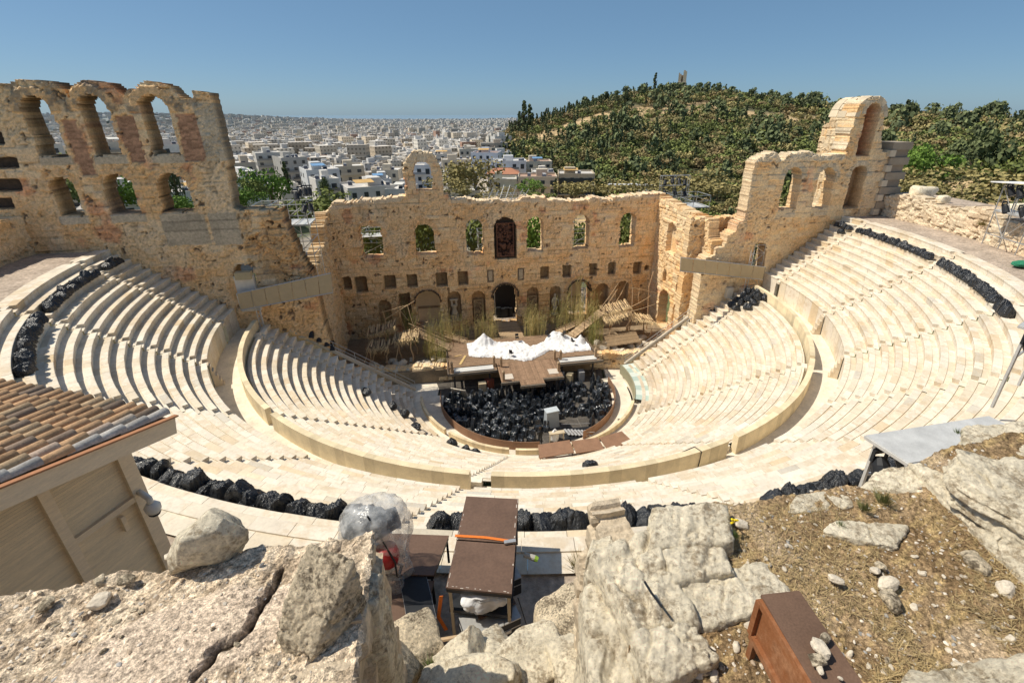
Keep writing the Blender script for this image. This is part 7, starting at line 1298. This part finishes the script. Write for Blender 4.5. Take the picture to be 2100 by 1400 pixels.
def far_city(n):
    r = RNG; D = 400*np.exp(r.random(n)*3.0); az = r.uniform(-44, 9.5, n); w_ = r.uniform(7, 19, n)*(1+D/7000); d_ = r.uniform(7, 14, n)*(1+D/7000); h = r.uniform(6, 18, n)*(1+.5*(r.random(n) > .93)); ok_ = ~((D < 600) & (az > 4)); D, az, w_, d_, h = D[ok_], az[ok_], w_[ok_], d_[ok_], h[ok_]; n = len(D)
    x, y = polar(D, az); z = land(D, az)-2; a = .35+r.normal(0, .15, n)+(r.random(n) > .5)*PI2; cb = np.array(WALLC)[r.integers(0, 8, n)]*np.minimum(1.15, r.uniform(.6, 1.25, n))[:, None]*np.array((1.03, .99, .92)); cb[r.random(n) < .07] = (.42, .24, .16)
    hz = (1-np.exp(-D/5600))[:, None]; cb = lerp(cb, np.array((.60, .595, .57))[None], hz); tr = r.random(n) < .19; cb[tr] = lerp(np.array((.07, .09, .04)), np.array((.28, .33, .35)), hz[tr]); h[tr] *= .45  # haze painted into the far blocks and trees by distance
    X = np.stack([-w_/2, w_/2, w_/2, -w_/2], 1); Y = np.stack([-d_/2, -d_/2, d_/2, d_/2], 1); ca, sa = np.cos(a)[:, None], np.sin(a)[:, None]; GX, GY = X*ca-Y*sa+x[:, None], X*sa+Y*ca+y[:, None]
    V = np.concatenate([np.stack([GX, GY, np.repeat(z[:, None], 4, 1)], 2), np.stack([GX, GY, np.repeat((z+h)[:, None], 4, 1)], 2)], 1).reshape(-1, 3)
    f = np.array([(0, 1, 5, 4), (1, 2, 6, 5), (2, 3, 7, 6), (3, 0, 4, 7), (4, 5, 6, 7)]); F = (np.arange(n)[:, None, None]*8+f[None]).reshape(-1, 4)
    UV = np.zeros((n, 5, 4, 2)); 
    for q_, L in enumerate((w_, d_, w_, d_)): UV[:, q_, 1, 0] = UV[:, q_, 2, 0] = L; UV[:, q_, 2, 1] = UV[:, q_, 3, 1] = h
    UV[:, :4] += .45; UV[:, 4] = .05; UV[tr] = .05
    cc = np.repeat(cb[:, None, None, :], 5, 1).repeat(4, 2); cc[:, 4] = lerp(cc[:, 4], np.array((.55, .52, .48))*r.uniform(.7, 1.45, n)[:, None, None], .75*np.exp(-D/4000)[:, None, None]*(~tr)[:, None, None])
    near_b = np.nonzero((D < 2600) & ~tr)[0]; nb_ = len(near_b)                     # small roof huts and tanks
    off_ = len(V); sx_, sy_, sh2 = r.uniform(1.5, 5, nb_), r.uniform(1.5, 4, nb_), r.uniform(1, 3.2, nb_); ox, oy = r.uniform(-.3, .3, nb_)*w_[near_b], r.uniform(-.3, .3, nb_)*d_[near_b]
    X2 = np.stack([-sx_, sx_, sx_, -sx_], 1)/2+ox[:, None]; Y2 = np.stack([-sy_, -sy_, sy_, sy_], 1)/2+oy[:, None]; cb2, sb2 = ca[near_b], sa[near_b]; G2, H2 = X2*cb2-Y2*sb2+x[near_b][:, None], X2*sb2+Y2*cb2+y[near_b][:, None]; zz2 = (z+h)[near_b][:, None]
    V = np.concatenate([V, np.concatenate([np.stack([G2, H2, np.repeat(zz2, 4, 1)], 2), np.stack([G2, H2, np.repeat(zz2+sh2[:, None], 4, 1)], 2)], 1).reshape(-1, 3)]); F = np.concatenate([F, (np.arange(nb_)[:, None, None]*8+f[None]).reshape(-1, 4)+off_])
    UV = np.concatenate([UV, np.full((nb_, 5, 4, 2), .05)]); c2 = lerp(np.array((.72, .70, .66))*r.uniform(.6, 1.15, nb_)[:, None], np.array((.60, .595, .57))[None], hz[near_b]); cc = np.concatenate([cc, np.repeat(np.repeat(c2[:, None, None, :], 5, 1), 4, 2)])
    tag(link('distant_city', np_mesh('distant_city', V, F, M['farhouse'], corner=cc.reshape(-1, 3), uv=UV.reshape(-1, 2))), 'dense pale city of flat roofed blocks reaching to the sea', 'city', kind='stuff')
far_city(19000)
# ---- trees
def crown(seed, n, shape='round', size=.2, dark=(.030, .042, .016), light=(.115, .120, .045)):
    r = np.random.default_rng(seed); V = []; F = []; C = []; nl = 9
    if shape == 'round':
        L = np.c_[r.normal(0, .42, (nl, 2)), r.uniform(.35, .82, nl)]; L[:, :2] = np.clip(L[:, :2], -.6, .6); R = r.uniform(.26, .44, nl)
    elif shape == 'cypress': L = np.c_[r.normal(0, .02, (nl, 2)), np.linspace(.12, .92, nl)]; R = np.interp(L[:, 2], [0, .3, .7, 1], [.08, .10, .07, .03])
    else: L = np.c_[r.normal(0, .30, (nl, 2)), np.linspace(.25, .92, nl)]; R = np.interp(L[:, 2], [.2, .5, 1], [.40, .36, .13])*r.uniform(.8, 1.2, nl); L[:, :2] *= (1.1-L[:, 2])[:, None]*1.3
    for _ in range(n):
        k = r.integers(nl); d = r.normal(size=3); d /= np.linalg.norm(d); d[2] = d[2]*.8+.12; rad = R[k]*r.uniform(.62, 1.08)
        p = L[k]+d*np.array((rad, rad, rad*(.8 if shape == 'round' else 1.2))); u = r.normal(size=3); u -= d*(u@d)*.75; u /= np.linalg.norm(u); v = np.cross(d, u); s = size*r.uniform(.5, 1.25)*(.5 if shape == 'cypress' else 1); b = len(V)
        t1, t2 = r.uniform(.6, 1.3), r.uniform(.5, 1.1)
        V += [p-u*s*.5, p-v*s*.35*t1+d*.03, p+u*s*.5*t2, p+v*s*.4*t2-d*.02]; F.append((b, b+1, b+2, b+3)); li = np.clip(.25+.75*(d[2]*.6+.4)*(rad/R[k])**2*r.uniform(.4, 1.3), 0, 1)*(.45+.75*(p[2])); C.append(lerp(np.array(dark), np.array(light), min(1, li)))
    return np.array(V), np.array(F), np.array(C)
OLIVE = dict(dark=(.10, .10, .042), light=(.43, .35, .14)); PINE = dict(dark=(.058, .078, .028), light=(.235, .27, .07)); DRY = dict(dark=(.14, .105, .045), light=(.42, .31, .145)); CYP = dict(dark=(.055, .075, .04), light=(.18, .21, .085)); BRIGHT = dict(dark=(.05, .10, .018), light=(.21, .33, .06))
KIND = {}
for nm, sh, pal in (('olive', 'round', OLIVE), ('pine', 'round', PINE), ('dry', 'round', DRY), ('cypress', 'cypress', CYP), ('conifer', 'cone', CYP), ('bright', 'round', BRIGHT)):
    KIND[nm] = [crown(40+k+len(KIND)*9, 260, sh, .22, **pal) for k in range(3)]
TRC = {}
def trunk_mesh(h, r):
    mb = MB(); mb.tube([(0, 0, -.03), (.02, .01, h*.5), (-.01, .02, h)], [r, r*.8, r*.5], 6); mb.tube([(.02, .01, h*.5), (.18, .1, h)], [r*.55, r*.25], 5); mb.tube([(.02, .01, h*.55), (-.16, -.08, h*1.05)], [r*.5, r*.22], 5); return mb.mesh('trunk', M['bark'])
TRK = trunk_mesh(.6, .03)
for nm in KIND:
    for k, (V, F, C) in enumerate(KIND[nm]): TRC[nm, k] = np_mesh('crown', V, F, M['leaf'], corner=np.repeat(C, 4, 0))
FINE = {}
def tree(kind, x, y, z, h, wd, label, group=None, name='tree', fine=0):
    t = empty(name, (x, y, z), label, 'tree', group, random.uniform(0, 6.3))
    if fine:
        key = (kind, fine)
        if key not in FINE:
            sh = 'cypress' if kind == 'cypress' else 'cone' if kind == 'conifer' else 'round'; pal = {'olive': OLIVE, 'pine': PINE, 'dry': DRY, 'cypress': CYP, 'conifer': CYP, 'bright': BRIGHT}[kind]; V, F, C = crown(fine*31, 1500, sh, .095, **pal); FINE[key] = np_mesh('crown', V, F, M['leaf'], corner=np.repeat(C, 4, 0))
        me = FINE[key]
    else: me = TRC[kind, random.randrange(3)]
    c = link('crown', me, t); c.scale = (wd, wd, h); k = link('trunk', TRK, t); k.scale = (h, h, h)
    return t
adj = {'olive': 'grey-green olive tree', 'pine': 'dark bushy pine', 'dry': 'brownish dry tree', 'cypress': 'slim dark cypress', 'conifer': 'dark pointed conifer', 'bright': 'bright green leafy tree'}
NT = [('bright', 562, 432, 140, 62, 62, 'bright green leafy tree behind the left scaffold'), ('olive', 952, 398, 150, 95, 62, 'big spreading olive tree right of the standing arch'), ('olive', 922, 410, 118, 70, 34, 'rounded olive bush at the right foot of the standing arch'), ('cypress', 1139, 405, 130, 12, 34, 'single slim cypress just above the stage wall'), ('conifer', 671, 416, 130, 26, 36, 'small layered conifer above the left scaffold'), ('cypress', 593, 392, 170, 18, 46, 'tall dark cypress beside the bright green tree'), ('bright', 1080, 398, 140, 44, 24, 'bright green bush below the long beige building'), ('olive', 1020, 414, 122, 60, 22, 'low olive hedge behind the scaffold tubes'), ('olive', 1180, 410, 124, 80, 32, 'rounded olive shrub below the dark glazed building'), ('olive', 1250, 412, 122, 90, 36, 'broad olive shrub right of the slim cypress'), ('olive', 1330, 412, 120, 70, 32, 'olive shrub left of the right scaffold'), ('olive', 1470, 408, 122, 100, 42, 'wide olive shrub behind the right scaffold'), ('pine', 1110, 418, 112, 60, 22, 'dark green shrub on top of the stage wall line'), ('olive', 1400, 405, 130, 90, 42, 'olive shrub behind the lamp rack'), ('olive', 1960, 425, 118, 120, 46, 'wide grey-green shrub behind the right terrace wall'), ('olive', 1880, 408, 128, 80, 36, 'grey-green shrub beside the block buttress'), ('bright', 1900, 385, 150, 70, 52, 'bright green bush by the lamp post on the right'), ('conifer', 1992, 400, 165, 80, 74, 'large dark conifer on the right, in front of the hill'), ('conifer', 1938, 384, 185, 60, 56, 'dark conifer left of the large one on the right'), ('pine', 2060, 400, 160, 90, 60, 'dark bushy pine at the right edge'), ('pine', 870, 560, 75, 100, 120, 'dark green tree filling the second window of the stage wall'), ('pine', 975, 550, 78, 100, 112, 'green tree in the third window of the stage wall'), ('bright', 1096, 550, 78, 90, 110, 'bright green tree in the window right of the carved niche'), ('pine', 1285, 550, 80, 100, 120, 'dark tree in the rightmost window of the stage wall'), ('pine', 760, 565, 74, 100, 110, 'dark tree behind the leftmost window of the stage wall'), ('pine', 1190, 550, 80, 90, 100, 'tree behind the scaffolded window'), ('pine', 155, 445, 100, 70, 74, 'dark pine seen through the first low arch'), ('bright', 262, 445, 100, 70, 60, 'green tree seen through the middle low arch'), ('conifer', 372, 425, 110, 34, 70, 'dark conifer seen through the third low arch'), ('bright', 390, 445, 95, 50, 34, 'green bush seen through the third low arch'), ('pine', 505, 420, 120, 44, 36, 'dark shrub beside the white house'), ('pine', 640, 470, 85, 120, 60, 'dark green tree behind the left scaffold deck'), ('bright', 500, 440, 100, 50, 40, 'leafy shrub against the arched wall pier')]
for k, (kd, px, pb_, D, wpx, hpx, lab) in enumerate(NT):
    az, tn = px_az(px, pb_); x, y = polar(D, az); z = CAM[2]+tn*D; s = D/970*1.12; tree(kd, x, y, z, hpx*s, wpx*s*.72 if kd not in ('cypress',) else hpx*s*.9, lab, None, 'shrub' if 'shrub' in lab or 'bush' in lab or 'hedge' in lab else 'tree', fine=1+k % 4)
pts = []; g = {}
rr_ = random.Random(5)
def clear(x, y): return fbm(np.array([x*.012]), np.array([y*.012]), 31, 4)[0]
while len(pts) < 4300:
    D = math.sqrt(rr_.uniform(128**2, 640**2)); az = rr_.uniform(5.5, 66); dr = float(dridge(az))
    if D > dr+35 or (az < 10 and D < 250): continue
    if az < 22 and D < 215 and az < 17: continue
    x, y = polar(D, az); cl = clear(x, y)
    if cl > .60 and rr_.random() < .8 and D < dr*.82: continue
    if cl > .57 and rr_.random() < .35 and D < dr*.82: continue
    if 28.5 < az < 31.5 and 232 < D < 262: continue
    key = (int(x//4.3), int(y//4.3)); 
    if g.get(key, 0) >= 1: continue
    g[key] = 1; pts.append((D, az, x, y))
pts.sort(); batchV, batchF, batchC = [], [], []; off = 0
for k, (D, az, x, y) in enumerate(pts):
    z = float(land(D, az))-.3; t = rr_.random(); near_ = D/float(dridge(az))
    kd = 'olive' if t < .30 else 'pine' if t < .76 else 'dry' if t < .86 else 'cypress' if t < .93 else 'conifer'
    if az < 14 and kd == 'conifer': kd = 'cypress'
    if az < 20 and D > 320 and rr_.random() < .3: kd = 'cypress'
    if near_ > .8 and kd == 'pine' and rr_.random() < .2: kd = 'dry'
    h = rr_.uniform(3.6, 8.2)*(1.55 if kd in ('cypress', 'conifer') else 1)*(1.0 if D > 200 else .85); wd = h*rr_.uniform(.72, 1.0) if kd not in ('cypress',) else h*.85
    if kd in ('olive', 'pine', 'dry'): h *= .85
    if k < 265:
        wh = 'at the hill foot '+('right of the tower' if az > 40 else 'between the stage wall and the tower' if az > 20 else 'beside the houses'); tree(kd, x, y, z, h, wd, adj[kd]+' '+wh, adj[kd]+'s '+wh)
    else:
        V, F, C = KIND[kd][rr_.randrange(3)]; m = 150 if D > 300 else 210; a = rr_.uniform(0, 6.28); ca, sa = math.cos(a), math.sin(a); Vm = V[:4*m]; sz = .95 if D > 300 else .8
        c4 = Vm.reshape(-1, 4, 3); c4 = c4.mean(1, keepdims=True)+(c4-c4.mean(1, keepdims=True))*sz*1.35; Vm = c4.reshape(-1, 3)
        batchV.append(np.c_[(Vm[:, 0]*ca-Vm[:, 1]*sa)*wd+x, (Vm[:, 0]*sa+Vm[:, 1]*ca)*wd+y, Vm[:, 2]*h+z]); batchF.append(F[:m]+off); off += len(Vm); batchC.append(np.repeat(lerp(C[:m]*rr_.uniform(.75, 1.3), np.array((.36, .36, .30)), .14*(1-math.exp(-D/900))), 4, 0))  # leaf colours greyed with distance as painted haze
tag(link('hill_wood', np_mesh('hill_wood', np.concatenate(batchV), np.concatenate(batchF), M['leaf'], corner=np.concatenate(batchC))), 'mixed wood of pines, olives and cypresses covering the hill', 'wood', kind='stuff')
for k, (px, py, D, hh) in enumerate(((1065, 268, 400, 34), (1075, 262, 410, 46), (1087, 262, 420, 40), (1148, 252, 450, 22), (1190, 238, 470, 20), (1210, 232, 480, 18), (1342, 180, 560, 24), (1230, 222, 500, 16), (1320, 190, 560, 16))):
    az, tn = px_az(px, py); x, y = polar(D, az); tree('cypress', x, y, CAM[2]+tn*D-4, hh*D/970*1.1+3, hh*D/970*1.3, 'tall slim cypress on the skyline of the hill, '+nth(k, 'one', 'left'), 'skyline cypresses')
# monument on the summit
az, tn = px_az(1397, 184); x, y = polar(565, az); zm = CAM[2]+tn*565; t = empty('hill_monument', (x, y, zm-3), 'small broken stone monument on top of the wooded hill', 'monument', None, -az*D2R)
mb = MB(); mb.box((0, 0, 5), (8.6, 5, 10), None, (.62, .52, .38)); mb.build('base', M['house'], t) if False else link('base', mb.mesh('base', M['house']), t)
mb = MB(); mb.box((-2.6, 0, 13.5), (2.8, 4.5, 7.4), None, (.58, .47, .33)); mb.box((2.2, 0, 14.6), (3.4, 4.5, 9.6), None, (.62, .52, .37)); mb.box((0, 1.6, 13), (5, 1.2, 6.5), None, (.40, .31, .21)); mb.box((1.6, 0, 19.6), (2.2, 4.2, 1.6), None, (.6, .5, .36)); mb.box((-3.4, 0, 17.6), (1.2, 4.4, 1.4), None, (.6, .5, .36)); link('broken_facade', mb.mesh('broken_facade', M['house']), t)
# vehicles parked under the trees and a lamp post
for k in range(11):
    az, tn = px_az(1478+k*7.2, 362-.3*k); D = 246; x, y = polar(D, az); z = CAM[2]+tn*D-1.2; t = empty('parked_car', (x, y, z), 'pale parked car in the line under the trees', 'car', 'cars parked under the trees', -az*D2R+1.4); c = random.choice([(.7, .7, .7), (.72, .72, .74), (.35, .36, .38), (.6, .6, .62)])
    mb = MB(); mb.box((0, 0, .75), (4.3, 1.75, .75), None, c); mb.box((-.15, 0, 1.35), (2.3, 1.55, .55), None, c, .8); link('body', mb.mesh('body', M['house']), t)
    mb = MB(); mb.box((-.15, 0, 1.36), (2.36, 1.42, .4), None, (.03, .03, .04), .82); link('windows', mb.mesh('windows', M['glass']), t)
    for sx in (-1.35, 1.35):
        for sy in (-.85, .85): mb = MB(); mb.tube([(sx, sy-.1, .33), (sx, sy+.1, .33)], .33, 10); wh_ = link('wheel', mb.mesh('wheel', M['dark']), t); mb = MB(); mb.tube([(sx, sy-.11, .33), (sx, sy+.11, .33)], .19, 8); link('rim', mb.mesh('rim', M['alu']), wh_)
for k, px in enumerate((1272, 1320)):
    az, tn = px_az(px, 383); D = 172; x, y = polar(D, az); t = empty('parked_coach', (x, y, CAM[2]+tn*D-2.2), 'white coach parked behind the shrubs, '+('left one' if k == 0 else 'right one'), 'coach', None, -az*D2R); mb = MB(); mb.box((0, 0, 1.7), (9.5, 2.5, 2.7), None, (.74, .75, .76)); link('body', mb.mesh('body', M['house']), t); mb = MB(); mb.box((0, 0, 2.2), (9.0, 2.56, .9)); link('windows', mb.mesh('windows', M['glass']), t)
    for sx in (-3, 3): mb = MB(); mb.tube([(sx, -1.3, .45), (sx, 1.3, .45)], .45, 10); link('wheel', mb.mesh('wheel', M['dark']), t)
az, tn = px_az(1908, 378); D = 150; x, y = polar(D, az); t = empty('street_lamp', (x, y, CAM[2]+tn*D), 'greenish lamp post beyond the block buttress', 'street lamp'); mb = MB(); mb.tube([(x, y, CAM[2]+tn*D), (x, y, CAM[2]+tn*D+5.4)], [.12, .08], 8, (.45, .5, .3)); mb.build('pole', M['house'], t); mb = MB(); lathe(mb, (x, y, CAM[2]+tn*D+5.3), [(.1, 0), (.3, .2), (.3, .4), (.05, .6)], 8, (.75, .75, .72)); mb.build('lantern', M['house'], t)
